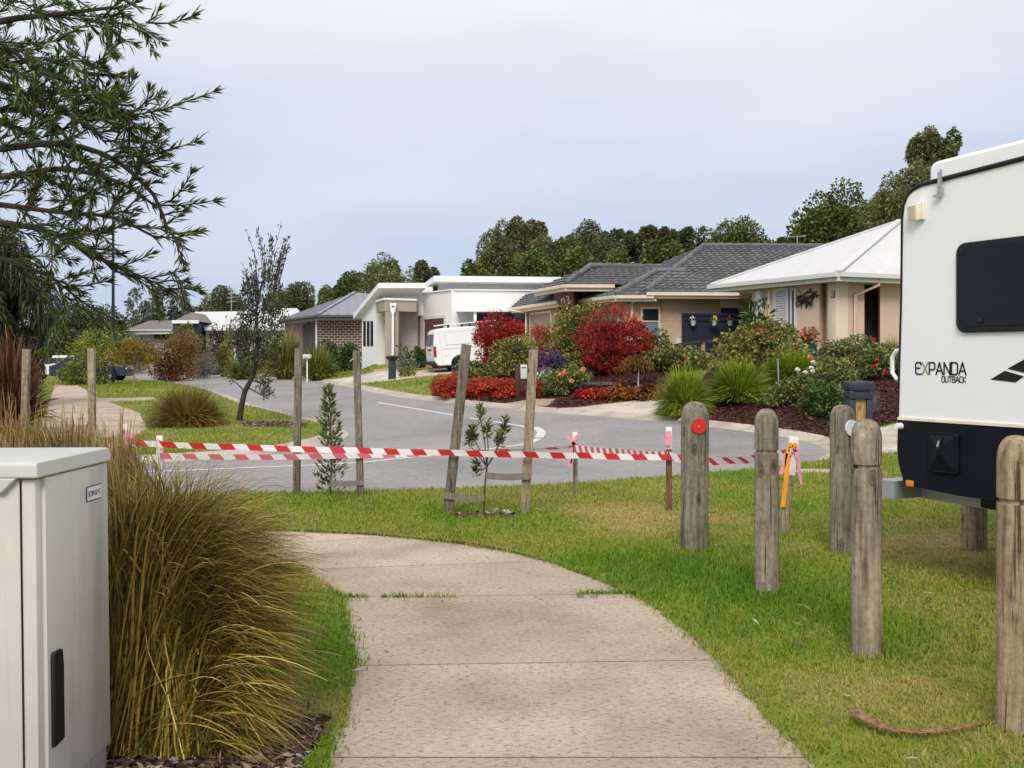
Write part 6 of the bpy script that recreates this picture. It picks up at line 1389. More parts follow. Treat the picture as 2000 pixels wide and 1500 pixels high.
# bicycle
b = G(713, 713, 70); bd = min(max(b.y, 50), 56); b = Vector((*XY(713, bd), 0)); b.z = H(b.x, b.y)
M_bike = plain('cream bicycle paint', (0.62, 0.52, 0.36), 0.4)
bk_ = empty('bicycle', b, 'cream bicycle with white basket parked before the dark shrub', 'bicycle')
sc = 0.92
def bw(name, x):
    m = MB(); rr_ = 0.33 * sc; c = b + Vector((x, 0, rr_ + 0.01)); pts = [c + Vector((rr_ * math.cos(a), 0, rr_ * math.sin(a))) for a in np.linspace(0, 6.2832, 25)]
    m.tube(pts, 0.022, 6, 0, cap=False); m.tube([c + Vector((0, -0.03, 0)), c + Vector((0, 0.03, 0))], 0.035, 8, 1)
    for k in range(10): a = k * 0.6283; m.tube([c, c + Vector((rr_ * math.cos(a), 0, rr_ * math.sin(a)))], 0.006, 4, 1)
    p = [c + Vector(((rr_ + 0.05) * math.cos(a), 0, (rr_ + 0.05) * math.sin(a))) for a in np.linspace(0.2, 2.6, 12)]; m.tube(p, 0.03, 5, 2)
    m.build(name, [M_tyre, M_alloy, M_bike], bk_)
bw('wheel', -0.52); bw('wheel', 0.55)
m = MB(); v = lambda x, z: b + Vector((x, 0, z))
for a_, c_ in ((v(-0.52, .34), v(-0.36, .80)), (v(-0.36, .80), v(-0.40, 1.02)), (v(-0.38, .62), v(0.05, .34)), (v(0.05, .34), v(0.55, .34)), (v(0.05, .34), v(0.20, .80)), (v(0.20, .70), v(0.55, .34)), (v(-0.37, .72), v(0.15, .60))): m.tube([a_, c_], 0.024, 6)
m.build('frame', M_bike, bk_)
m = MB(); m.tube([v(-0.40, 1.0) + Vector((0, -0.28, 0.04)), v(-0.40, 1.03), v(-0.40, 1.0) + Vector((0, 0.28, 0.04))], 0.02, 6); m.tube([v(-0.40, 1.03), v(-0.2, 1.10)], 0.02, 6); m.build('handlebar', M_bike, bk_)
m = MB(); m.box(v(0.20, 0.86), (0.28, 0.16, 0.07), bev=0.025); m.build('saddle', M_bike, bk_)
m = MB(); c_ = v(0.66, 0.72); m.prism([c_ + Vector((-0.15, -0.14, -0.14)), c_ + Vector((0.15, -0.14, -0.14)), c_ + Vector((0.19, -0.14, 0.12)), c_ + Vector((-0.19, -0.14, 0.12))], (0, 0.28, 0)); m.build('basket', M_whitem, bk_)
# teal pot by the corner pier
b = Vector((*XY(1581, 28.6), 0)); b.z = zat(713, 28.6); tp_ = empty('plant_pot', (b.x, b.y, min(b.z, H(b.x, b.y))), 'teal glazed pot of flowers beside the beige corner pier', 'plant pot')
M_teal = plain('teal glaze', (0.006, 0.085, 0.085), 0.15, 0.6, var=0.2)
m = MB(); m.lathe(b, [(0.14, -0.25), (0.15, 0), (0.20, 0.18), (0.225, 0.36), (0.20, 0.5), (0.22, 0.55), (0.18, 0.55), (0.0, 0.52)], 22); m.build('pot', M_teal, tp_)
V, Fq = leaf_mass(b + Vector((0, 0, 0.75)), 0.22, 0.2, 0.25, 9, 220, 0.10, 0.05, 71, up=0.6); npmesh('foliage', V, Fq, LM['rose'], tp_)
V, Fq = leaf_mass(b + Vector((0.0, -0.05, 0.85)), 0.22, 0.2, 0.2, 6, 60, 0.07, 0.06, 72, up=0.4); npmesh('blossoms', V, Fq, PET['coral'], tp_)
blooms(tp_, 'orange', [b + Vector((0.22, -0.2, 0.66))], 0.07)
# slim grey garden marker in the tussocks and a rock
b = Vector((*XY(1521, 25.6), 0)); b.z = H(b.x, b.y); mk = MB(); mk.bar(b - Vector((0, 0, 0.05)), P(1519, 702, 25.6), 0.05, 0.03); mk.bar(P(1519, 702, 25.6) - Vector((0.03, 0, 0)), P(1519, 702, 25.6) + Vector((0.03, 0, 0.0)), 0.05, 0.04)
o = mk.build('garden_light', M_galv); tag(o, 'slim grey garden light stake rising from the green tussocks', 'garden light')
m = MB(); bmesh.ops.create_icosphere(m.bm, subdivisions=3, radius=0.28)
c_ = Vector((*XY(1352, 23.9), 0)); c_.z = H(c_.x, c_.y)
from mathutils import noise as mn
for v_ in m.bm.verts: k = 1 + 0.25 * mn.noise(v_.co * 4); v_.co = Vector((v_.co.x * 1.2 * k, v_.co.y * k, v_.co.z * 0.65 * k)) + c_
o = m.build('rock', plain('pale rock', (0.34, 0.30, 0.25), 0.9, var=0.3, scale=7)); tag(o, 'pale rounded rock at the foot of the first green tussock', 'rock')

# ------------------------------------------------------------------ right hand gardens
GG = 'garden shrubs along the road bend'
shrub('nandina_bush', 'low red nandina clump with green edge beside the small lawn', 'bush', 880, 731, 74, 31.2, 'redtwo', 16, 2200, 0.075, 0.03, lr=(0.3, 0.42))
shrub('nandina_bush', 'low scarlet nandina clump between the lawn end clump and the maroon post', 'bush', 937, 738, 88, 30.4, 'redtwo', 16, 2400, 0.075, 0.03)
shrub('nandina_bush', 'low scarlet nandina clump touching the maroon post', 'bush', 985, 742, 62, 29.7, 'redtwo', 12, 1700, 0.075, 0.03)
shrub('red_bush', 'tall dark red bush standing in front of the white van', 'bush', 968, 628, 84, 37.5, 'red', 44, 6200, 0.11, 0.04, 'vase', up=0.9, rnd=0.5, lr=(0.2, 0.34), inner=0.45)
shrub('red_bush', 'small red bush beside the tall olive shrub under the tiled house', 'bush', 1056, 638, 52, 37.6, 'red', 14, 1300, 0.085, 0.035, 'vase', up=0.7, rnd=0.5)
shrub('red_bush', 'small dark red bush just under the van windscreen', 'bush', 1012, 650, 44, 38.5, 'red', 12, 1000, 0.085, 0.035, 'vase', up=0.7, rnd=0.5)
shrub('red_bush', 'biggest red bush, with bright crimson tips, beside the peach roses', 'bush', 1196, 634, 138, 31.6, 'brownred', 60, 7500, 0.13, 0.028, 'vase', up=1.8, rnd=0.4, bloom='crimson', nb=520, bs=0.07, lr=(0.12, 0.25), inner=0.4)
_rb = [o_ for o_ in bpy.data.objects if str(o_.get('label', '')).startswith('biggest red bush')][0]; _rp = ROOT[_rb]
V, Fq = leaf_mass((_rp.x, _rp.y - 0.1, _rp.z + 0.45), 0.85, 0.85, 0.5, 16, 1900, 0.11, 0.03, 777, 'ell', 0.9, 0.6); npmesh('lower_foliage', V, Fq, LM['rust'], _rb)
shoots(_rb, (_rp.x, _rp.y, _rp.z + 1.0), 1.05, 0.95, 90, 'crimson', 811)
_r2 = [o_ for o_ in bpy.data.objects if str(o_.get('label', '')).startswith('tall dark red bush')][0]; _q = ROOT[_r2]; shoots(_r2, (_q.x, _q.y, _q.z + 1.1), 0.72, 0.9, 40, 'red', 812)
shrub('olive_bush', 'golden olive bush in front of the tall red bush', 'bush', 1003, 658, 92, 34.6, 'olive', 20, 2600, 0.10, 0.045, lr=(0.26, 0.42))
shrub('olive_bush', 'large tall olive green shrub below the tiled roof', 'bush', 1138, 596, 128, 36.5, 'olive', 34, 4600, 0.12, 0.055, lr=(0.26, 0.42))
shrub('green_shrub', 'dull green shrub at the foot of the golden olive bush', 'bush', 922, 706, 80, 35.6, 'rose', 14, 1300, 0.09, 0.045)
shrub('salvia', 'purple flowering salvia between the pale stake and the big red bush', 'flowering plant', 1080, 684, 72, 32.8, 'salvia', 16, 1500, 0.07, 0.03, bloom='purple', nb=170, bs=0.075, up=0.6)
shrub('daisy', 'white daisies under the purple salvia', 'flowering plant', 1060, 718, 40, 30.6, 'grey', 9, 500, 0.06, 0.02, bloom='white', nb=70, bs=0.05)
shrub('green_shrub', 'yellow green shrub between the salvia and the biggest red bush', 'bush', 1120, 690, 46, 32.9, 'olive', 12, 1000, 0.09, 0.05)
rs_ = shrub('rose_bush', 'rose bush with peach blooms in front of the biggest red bush', 'rose bush', 1100, 712, 76, 28.9, 'rose', 18, 1700, 0.075, 0.045)
blooms(rs_, 'peach', [P(1096, 732, 28.5), P(1104, 727, 28.5), P(1116, 745, 28.4), P(1139, 722, 28.7)], 0.085)
shrub('rose_bush', 'small dark rose shrub without blooms behind the peach roses', 'rose bush', 1130, 724, 52, 30.5, 'rose', 12, 900, 0.08, 0.045)
shrub('nandina_bush', 'small red nandina beside the pale sapling stake', 'bush', 1058, 745, 34, 29.2, 'redtwo', 8, 600, 0.075, 0.03)
shrub('lavender', 'silvery lavender strip under the biggest red bush', 'flowering plant', 1170, 752, 80, 29.6, 'grey', 12, 800, 0.09, 0.015, up=1.2)
for i, (x, y, w, c, t) in enumerate(((1142, 764, 34, 'crimson', 'bright crimson'), (1172, 761, 40, 'redtwo', 'scarlet'), (1205, 755, 36, 'orange', 'orange'), (1236, 758, 36, 'orange', 'amber'), (1266, 752, 46, 'rust', 'rusty'))):
    shrub('coral_bell', f'low {t} coral bell plant at the driveway edge', 'ground plant', x, y, w, 28.0 - i * 0.3, c, 9, 700, 0.09, 0.06, group='low plants at the driveway edge', up=0.3)
wm = shrub('weeping_maple', 'small weeping rust maple grafted on a thin stem', 'small tree', 1246, 694, 66, 28.4, 'rust', 14, 1500, 0.09, 0.018, 'dome', up=-0.5, low=0.45, stems=False, droop=0.5)
m = MB(); b = Vector((*XY(1246, 28.4), 0)); b.z = H(b.x, b.y); m.tube([b - Vector((0, 0, 0.1)), P(1247, 720, 28.4), P(1243, 712, 28.4)], [0.022, 0.018, 0.012], 6); m.build('trunk', M_pot, wm)
shrub('green_shrub', 'glossy deep green shrub under the brick house window', 'bush', 1273, 645, 60, 36.8, 'deep', 14, 1300, 0.11, 0.05)
shrub('pelargonium', 'green shrub with red flowers below the brick house wall', 'flowering shrub', 1318, 676, 118, 31.2, 'rose', 22, 2600, 0.10, 0.055, bloom='coral', nb=26, bs=0.07, low=0.05)
shrub('pelargonium', 'wide bush with many red flowers in front of the shuttered window', 'flowering shrub', 1492, 632, 182, 28.3, 'olive', 40, 5200, 0.105, 0.06, bloom='coral', nb=55, bs=0.075, lr=(0.22, 0.36))
shrub('dark_shrub', 'dark long leaved shrub beside the navy gate', 'bush', 1478, 592, 54, 31.5, 'deep', 12, 420, 0.22, 0.045, 'vase', up=0.8)
for x, y, w, d, lb in ((1336, 700, 140, 24.6, 'first green tussock at the driveway corner'), (1441, 688, 158, 25.0, 'green tussock between the driveway tussock and the garden light'), (1546, 674, 150, 26.6, 'green tussock below the teal pot')):
    tuft('grass_tussock', lb, 'tussock', x, y, w, d, 'strap', 3200, 0.020, 0.34, 'green tussocks in the bark bed', lean=1.0, r0=0.18)
tuft('grass_tussock', 'pale green tussock behind the white roses', 'tussock', 1628, 682, 66, 27.4, 'strap', 500, 0.014, 0.5, lean=0.7)
tuft('grass_tussock', 'lime tussock against the beige wall next to the caravan', 'tussock', 1742, 648, 60, 28.0, 'lemon', 600, 0.016, 0.5)
tuft('grass_tussock', 'small grey tuft beside the navy letterbox', 'tussock', 1707, 752, 40, 21.6, 'grey', 260, 0.008, 0.4)
rs2 = shrub('rose_bush', 'rose bush with white blooms at the bark bed edge', 'rose bush', 1612, 702, 128, 23.6, 'rose', 26, 4200, 0.075, 0.045, lr=(0.25, 0.4))
blooms(rs2, 'white', [P(1588, 708, 23.2), P(1585, 719, 23.2), P(1587, 726, 23.1), P(1573, 728, 23.1), P(1558, 722, 23.2)], 0.062); blooms(rs2, 'cream', [P(1636, 765, 22.5)], 0.085); blooms(rs2, 'red', [P(1571, 757, 22.9)], 0.06)
rs3 = shrub('rose_bush', 'rose bush with red and peach blooms beside the caravan', 'rose bush', 1690, 660, 160, 26.2, 'rose', 34, 5600, 0.085, 0.05, lr=(0.22, 0.38))
blooms(rs3, 'red', [P(1707, 664, 25.7), P(1713, 706, 25.0), P(1708, 717, 25.0), P(1729, 728, 25.0)], 0.07); blooms(rs3, 'peach', [P(1655, 709, 25.2), P(1632, 709, 25.2), P(1582, 698, 25.6)], 0.075); blooms(rs3, 'white', [P(1637, 725, 25.0), P(1607, 737, 25.0), P(1690, 683, 25.6)], 0.05)
rs4 = shrub('rose_bush', 'low dark rose bush right beside the navy letterbox', 'rose bush', 1612, 748, 90, 22.2, 'deep', 16, 1700, 0.08, 0.045)
shrub('rose_bush', 'straggly rose bush in front of the middle tussock', 'rose bush', 1530, 745, 70, 23.8, 'rose', 14, 620, 0.07, 0.04)
# modern house garden
shrub('topiary', 'narrow clipped green topiary beside the van', 'bush', 821, 678, 20, 48.2, 'deep', 12, 1200, 0.09, 0.05, 'ell', lr=(0.4, 0.55))
shrub('porch_plant', 'dark leaved plant before the porch wall', 'plant', 792, 678, 26, 48.6, 'deep', 9, 90, 0.26, 0.07, 'vase', up=0.7)
shrub('groundcover', 'low grey cushion plants at the porch edge', 'ground plant', 796, 700, 44, 47.8, 'grey', 10, 500, 0.08, 0.03)
shrub('groundcover', 'low yellow green cushion plant on the straw lawn', 'ground plant', 798, 717, 40, 43.5, 'lemon', 9, 500, 0.08, 0.03)
shrub('dark_hedge', 'dark green shrub behind the bicycle', 'bush', 728, 674, 44, 56.5, 'deep', 14, 1300, 0.12, 0.06)
for x, y, w, d, c, lb in ((644, 668, 50, 62, 'deep', 'dark green shrub along the dark brick wall, farthest from the bicycle'), (684, 672, 50, 60.5, 'deep', 'dark green shrub along the dark brick wall, next to the bicycle'),): shrub('dark_hedge', lb, 'bush', x, y, w, d, c, 14, 1400, 0.15, 0.08)
tuft('strappy_plant', 'tall yellow green strappy plant before the dark brick house porch', 'plant', 556, 632, 110, 58, 'olive', 1300, 0.06, 0.3, segs=4, lean=0.7)
tuft('strappy_plant', 'bright green strappy plant beside the white letterbox', 'plant', 620, 662, 96, 54.5, 'lemon', 1100, 0.06, 0.3, segs=4, lean=0.9)
tuft('strappy_plant', 'bright green ferny plant beyond the small leaning tree', 'plant', 472, 690, 84, 60, 'bright', 800, 0.06, 0.3, segs=4, lean=0.9)
shrub('hedge', 'clipped round olive hedge before the far white roof', 'hedge', 435, 672, 34, 72, 'olive', 14, 1300, 0.13, 0.07, 'ell', lr=(0.4, 0.5))
shrub('plum_bush', 'dark plum coloured bush before the far white roof', 'bush', 425, 636, 36, 79, 'plum', 14, 900, 0.2, 0.09)
shrub('plum_bush', 'dark plum bush half hidden behind the leaning tree', 'bush', 470, 634, 40, 80, 'plum', 14, 800, 0.2, 0.09)
tuft('banana_palm', 'green broad leaved palm before the far white roof', 'palm', 446, 610, 34, 78, 'bright', 90, 0.22, 0.5, segs=5, lean=0.8)
shrub('rust_bush', 'big rust brown bush on the far lawn', 'bush', 342, 648, 96, 62, 'rust', 26, 2900, 0.16, 0.05, 'ell', up=0.4)
shrub('rust_bush', 'orange brown bush beyond the big rust bush', 'bush', 378, 640, 70, 70, 'rust', 20, 1700, 0.17, 0.06, up=0.4)
shrub('grey_bush', 'grey purple low bush right of the big rust bush', 'bush', 398, 686, 46, 66, 'grey', 12, 800, 0.14, 0.04)
shrub('green_shrub', 'light green shrub under the slate blue gable', 'bush', 362, 632, 56, 84, 'bright', 14, 900, 0.2, 0.1)
shrub('olive_bush', 'low olive shrubs right of the plum bush', 'bush', 512, 660, 70, 68, 'olive', 14, 1200, 0.16, 0.07)
shrub('olive_bush', 'low olive shrub before the far hedge', 'bush', 410, 664, 70, 80, 'olive', 14, 1000, 0.2, 0.09)
# left lawn
tree('round_tree', 'bushy yellow green tree with dark forked trunk on the left lawn', 206, 646, 150, 55, 'lemon', 30, 3600, 0.16, 0.04, 'dome', trunk=0.34, bark=M_barkd, up=0.4, cat='small tree', lr=(0.24, 0.38))
shrub('green_shrub', 'low yellow green shrub in front of the navy car', 'bush', 158, 706, 84, 54, 'bright', 18, 1900, 0.16, 0.035, up=0.4)
tree('gold_tree', 'small golden leaved tree with several thin stems on the left lawn', 262, 662, 82, 51, 'gold', 22, 2200, 0.13, 0.04, 'ell', trunk=0.36, bark=M_gumbark, up=0.3, cat='small tree')
tuft('grass_mound', 'big round golden green grass mound on the corner lawn', 'grass mound', 366, 740, 186, 24.0, 'sedge', 4600, 0.013, 0.32, lean=1.1, segs=6, r0=0.30)
# flax and dry grasses
def flax(px, top, w, d, n, label):
    return tuft('flax', label, 'flax', px, top, w, d, 'flax', n, 0.075, 0.3, segs=5, lean=0.6, r0=0.14)
flax(20, 640, 205, 21.5, 700, 'large red brown flax behind the left stake')
tuft('twig_plant', 'small green upright twiggy plant behind the dry grass', 'plant', 147, 770, 44, 13.5, 'deep', 34, 0.035, 0.15, lean=0.8)
for x, y, w, d, n, lb in ((30, 762, 210, 7.6, 900, 'dry tan grass clump behind the cabinet, farthest left'), (130, 776, 210, 7.9, 900, 'dry tan grass clump behind the cabinet, below the footpath'), (225, 792, 170, 7.2, 620, 'dry tan grass clump at the left end of the striped tape'), (-60, 770, 220, 6.6, 700, 'dry tan grass clump cut by the left edge of the photo')):
    tuft('dry_grass', lb, 'grass clump', x, y, w, d, 'straw', int(n * 2.4), 0.011, 1.1, 'dry grass clumps behind the cabinet', lean=0.95, r0=0.5)
for x, y, w, d, n, lb in ((70, 815, 260, 6.2, 1900, 'olive sedge clump directly behind the cabinet'), (190, 820, 220, 6.0, 1500, 'olive sedge clump between the cabinet and the tape')):
    tuft('sedge_clump', lb, 'grass clump', x, y, w, d, 'sedge', n, 0.008, 0.4, 'sedge clumps behind the cabinet', lean=0.7, r0=0.35)
# the big arching sedge in the foreground
_s = Vector((-1.55, 4.35, 0)); big = empty('arching_sedge', _s, 'big arching olive and brown sedge beside the path, in front of the cabinet side', 'grass clump')
icm = cmx.inverted()
def off_cabinet(q):
    r_ = np.array(icm.to_3x3()); l_ = q @ r_.T + np.array(icm.translation); return ~((l_[:, 0] > -0.06) & (l_[:, 0] < FWd + 0.05) & (l_[:, 1] > -0.5) & (l_[:, 1] < DEP + 0.06) & (l_[:, 2] < hz + 0.12))
pt = [fountain((-1.60, 4.10, -0.02), 0.84, 0.38, 5200, 0.0085, 501, 12, off_cabinet, -0.62, 0.20, -0.20, 0.80, 90, 0.05), fountain((-1.44, 4.08, -0.02), 0.66, 0.32, 4200, 0.0082, 502, 12, off_cabinet, -0.6, 0.22, -0.30, 0.80, 80, 0.05), fountain((-1.55, 4.42, -0.02), 0.78, 0.42, 4600, 0.0082, 503, 12, off_cabinet, -0.5, 0.22, -0.1, 0.85, 80, 0.08), fountain((-1.36, 4.04, -0.02), 0.51, 0.12, 4200, 0.0078, 504, 11, off_cabinet, -0.20, 0.24, -0.45, 0.95, 70, 0.05), fountain((-1.58, 4.22, -0.02), 0.58, 0.52, 2600, 0.0078, 505, 11, off_cabinet, 0.2, 0.2, -0.1, 1.2, 60, 0.1)]
V, Fq = join(pt); V[:, 2] = np.maximum(V[:, 2], 0.005 + 0.01 * np.sin(V[:, 0] * 90)); npmesh('foliage', V, Fq, LM['sedgebig'], big)

# ------------------------------------------------------------------ saplings and the small leaning tree
def sapling_leafy():
    d = 11.75; b = Vector((*XY(645, d), -0.02)); r = empty('sapling', b, 'leafy upright green sapling tied between two grey stakes', 'sapling')
    m = MB(); m.tube([b, P(648, 900, d), P(646, 830, d), P(642, 757, d)], [0.012, 0.010, 0.007, 0.003], 6); m.build('stem', M_twig, r)
    rng = np.random.default_rng(8); z0, z1 = 0.03, zat(757, d); n = 620; t = rng.random(n) ** 0.9
    C = np.stack([b.x + rng.normal(0, 0.012, n) + 0.02 * np.sin(t * 5), np.full(n, b.y) + rng.normal(0, 0.012, n), z0 + (z1 - z0) * t], 1)
    side = rng.random(n) < 0.25; a = rng.uniform(0, 6.283, n); rad = rng.uniform(0.0, 1, n) * np.interp(t, [0, .25, .6, .85, 1], [0.15, 0.15, 0.11, 0.04, 0.01]); C[:, 0] += np.cos(a) * rad; C[:, 1] += np.sin(a) * rad
    D = unit(np.stack([np.cos(a) * 0.8, np.sin(a) * 0.8, rng.uniform(0.3, 1.1, n)], 1)); V, Fq = leafq(C, D, np.full(n, 0.085) * rng.uniform(.7, 1.2, n), np.full(n, 0.026), rng, 0.05)
    c2 = np.array([P(612, 932, d)] * 26) + rng.normal(0, 0.03, (26, 3)); c2 = np.linspace(np.array(P(612, 925, d)), np.array(P(640, 948, d)), 26); V2_, F2_ = leafq(c2, unit(rng.normal(size=(26, 3)) + np.array([0, 0, .6])), np.full(26, .085), np.full(26, .026), rng, .05)
    V, Fq = join([(V, Fq), (V2_, F2_)]); npmesh('foliage', V, Fq, LM['bank'], r)
sapling_leafy()
def sapling_banksia():
    d = 10.35; b = Vector((*XY(945, d), -0.02)); r = empty('sapling', b, 'young banksia sapling with whorls of leaves tied between two stakes', 'sapling'); rng = np.random.default_rng(12)
    m = MB(); hub = P(951, 912, d); m.tube([b, P(946, 960, d), hub], [0.011, 0.010, 0.009], 6)
    tips = [(939, 790, 0), (985, 815, 0.05), (975, 840, -0.06), (917, 842, 0.03), (952, 820, -0.05), (930, 895, 0.05), (925, 828, 0.05), (965, 800, .08)]
    C, D = [], []
    for x, y, dy in tips[:7]:
        t = P(x, y + 28, d + dy); e_ = P(x, y, d + dy); mid = hub.lerp(t, 0.55) + Vector((0.01, 0, 0)); m.tube([hub, mid, t, e_], [0.007, 0.006, 0.005, 0.003], 5)
        for k in range(58):
            q = t.lerp(e_, rng.random() * 0.9 - (0.35 if rng.random() < 0.4 else 0)); C.append(q); D.append(unit(np.array([rng.normal(), rng.normal(), 0.75 + 0.5 * rng.normal()])))
    for k in range(26): q = b.lerp(hub, 1.0); 
    m.build('stem', M_twig, r); C = np.array([np.array(c) for c in C]); D = np.array(D); V, Fq = leafq(C, D, np.full(len(C), .085) * rng.uniform(.7, 1.15, len(C)), np.full(len(C), .02), rng, -0.05); npmesh('foliage', V, Fq, LM['bank'], r)
sapling_banksia()
def leaning_tree():
    d = 25.4; b = Vector((*XY(468, d), 0)); b.z = H(b.x, b.y) - 0.05; r = empty('leaning_tree', b, 'slender dark tree with curved trunk and upswept top on the corner lawn', 'tree'); rng = np.random.default_rng(77)
    m = MB(); path_ = [P(467, 828, d), P(471, 795, d), P(478, 765, d), P(490, 742, d), P(500, 715, d), P(504, 670, d), P(500, 610, d), P(512, 550, d)]
    path_[0].z = b.z; m.tube(path_, [0.085, 0.075, 0.065, 0.058, 0.055, 0.05, 0.035, 0.02], 8)
    br = [(P(484, 757, d), P(505, 768, d), P(522, 776, d)), (P(478, 765, d), P(466, 752, d), P(456, 743, d)), (P(490, 742, d), P(510, 748, d), P(520, 745, d))]
    C, D = [], []
    def sprig(p, dirv, n, s, ln=0.13):
        for _ in range(n): C.append(np.array(p) + rng.normal(0, s, 3)); D.append(unit(np.array(dirv) + rng.normal(0, 0.45, 3)))
    for a, b_, c in br: m.tube([a, b_, c], [0.02, 0.014, 0.006], 5)
    for p in ((518, 756), (508, 750), (522, 772), (515, 768), (521, 745)): sprig(P(*p, d), (0.3, 0, 0.4), 44, 0.07)
    sprig(P(455, 742, d), (-.3, 0, .3), 12, 0.03)
    for k in range(80):                                             # upswept branches through the whole crown
        t = rng.random(); y = 730 - t * 245; cx_ = np.interp(y, [480, 560, 640, 730], [528, 516, 500, 500]); hw = np.interp(y, [470, 520, 580, 650, 700, 730], [22, 30, 36, 44, 40, 22])
        o = rng.uniform(-1, 1); p = P(cx_ + o * hw, y, d + rng.uniform(-0.5, 0.5)); up = unit(np.array([o * 0.45 + 0.12, rng.normal(0, .25), 1.0])); ln = rng.uniform(0.3, 0.7) * (1.25 if y < 560 else 0.8)
        e_ = p + Vector(up) * ln; m.tube([p - Vector(up) * 0.2, p.lerp(e_, 0.5) + Vector((0.015, 0, 0)), e_], [0.010, 0.007, 0.003], 4)
        for j in range(int(11 if y < 580 else 27)): q = p.lerp(e_, rng.random()); C.append(np.array(q) + rng.normal(0, 0.03 if y < 580 else 0.08, 3)); D.append(unit(up * 0.9 + rng.normal(0, 0.5, 3)))
    for x, y in ((527, 460), (532, 470), (558, 468), (562, 478), (516, 482), (489, 505), (498, 508), (552, 476), (545, 500), (480, 528), (476, 548)):
        p = P(x, y, d); q = P(x * 0.6 + 514 * 0.4, y + 85, d); m.tube([q, q.lerp(p, .5) + Vector((0.02, 0, 0)), p], [0.012, 0.008, 0.004], 4)
        for j in range(46): s = q.lerp(p, rng.random()); C.append(np.array(s) + rng.normal(0, 0.016, 3)); D.append(unit(np.array(p - q) + rng.normal(0, 0.35, 3)))
    for x, y, rr_ in ((505, 585, 24), (538, 606, 16), (482, 602, 17), (498, 650, 26), (528, 640, 17), (474, 656, 15), (494, 700, 20), (520, 694, 15), (541, 566, 12), (522, 540, 16), (492, 548, 11), (478, 570, 10), (512, 620, 20), (486, 628, 15), (508, 668, 20)):
        p = P(x, y, d + rng.uniform(-.3, .3)); q = min(path_, key=lambda v_: (v_ - p).length); m.tube([q, q.lerp(p, 0.5) + Vector((0, 0, -0.03)), p], [0.014, 0.009, 0.004], 4)
        for j in range(int(rr_ * 6.5)): s_ = np.array(p) + rng.normal(0, rr_ / F * d * 0.55, 3); C.append(s_); D.append(unit(np.array([0.1, 0, 0.8]) + rng.normal(0, 0.6, 3)))
    m.build('trunk', M_barkd, r); C = np.array(C); D = np.array(D); n = len(C); V, Fq = leafq(C, D, np.full(n, 0.11) * rng.uniform(.6, 1.3, n), np.full(n, 0.035), rng, 0.0); npmesh('crown', V, Fq, LM['bank2'], r)
leaning_tree()
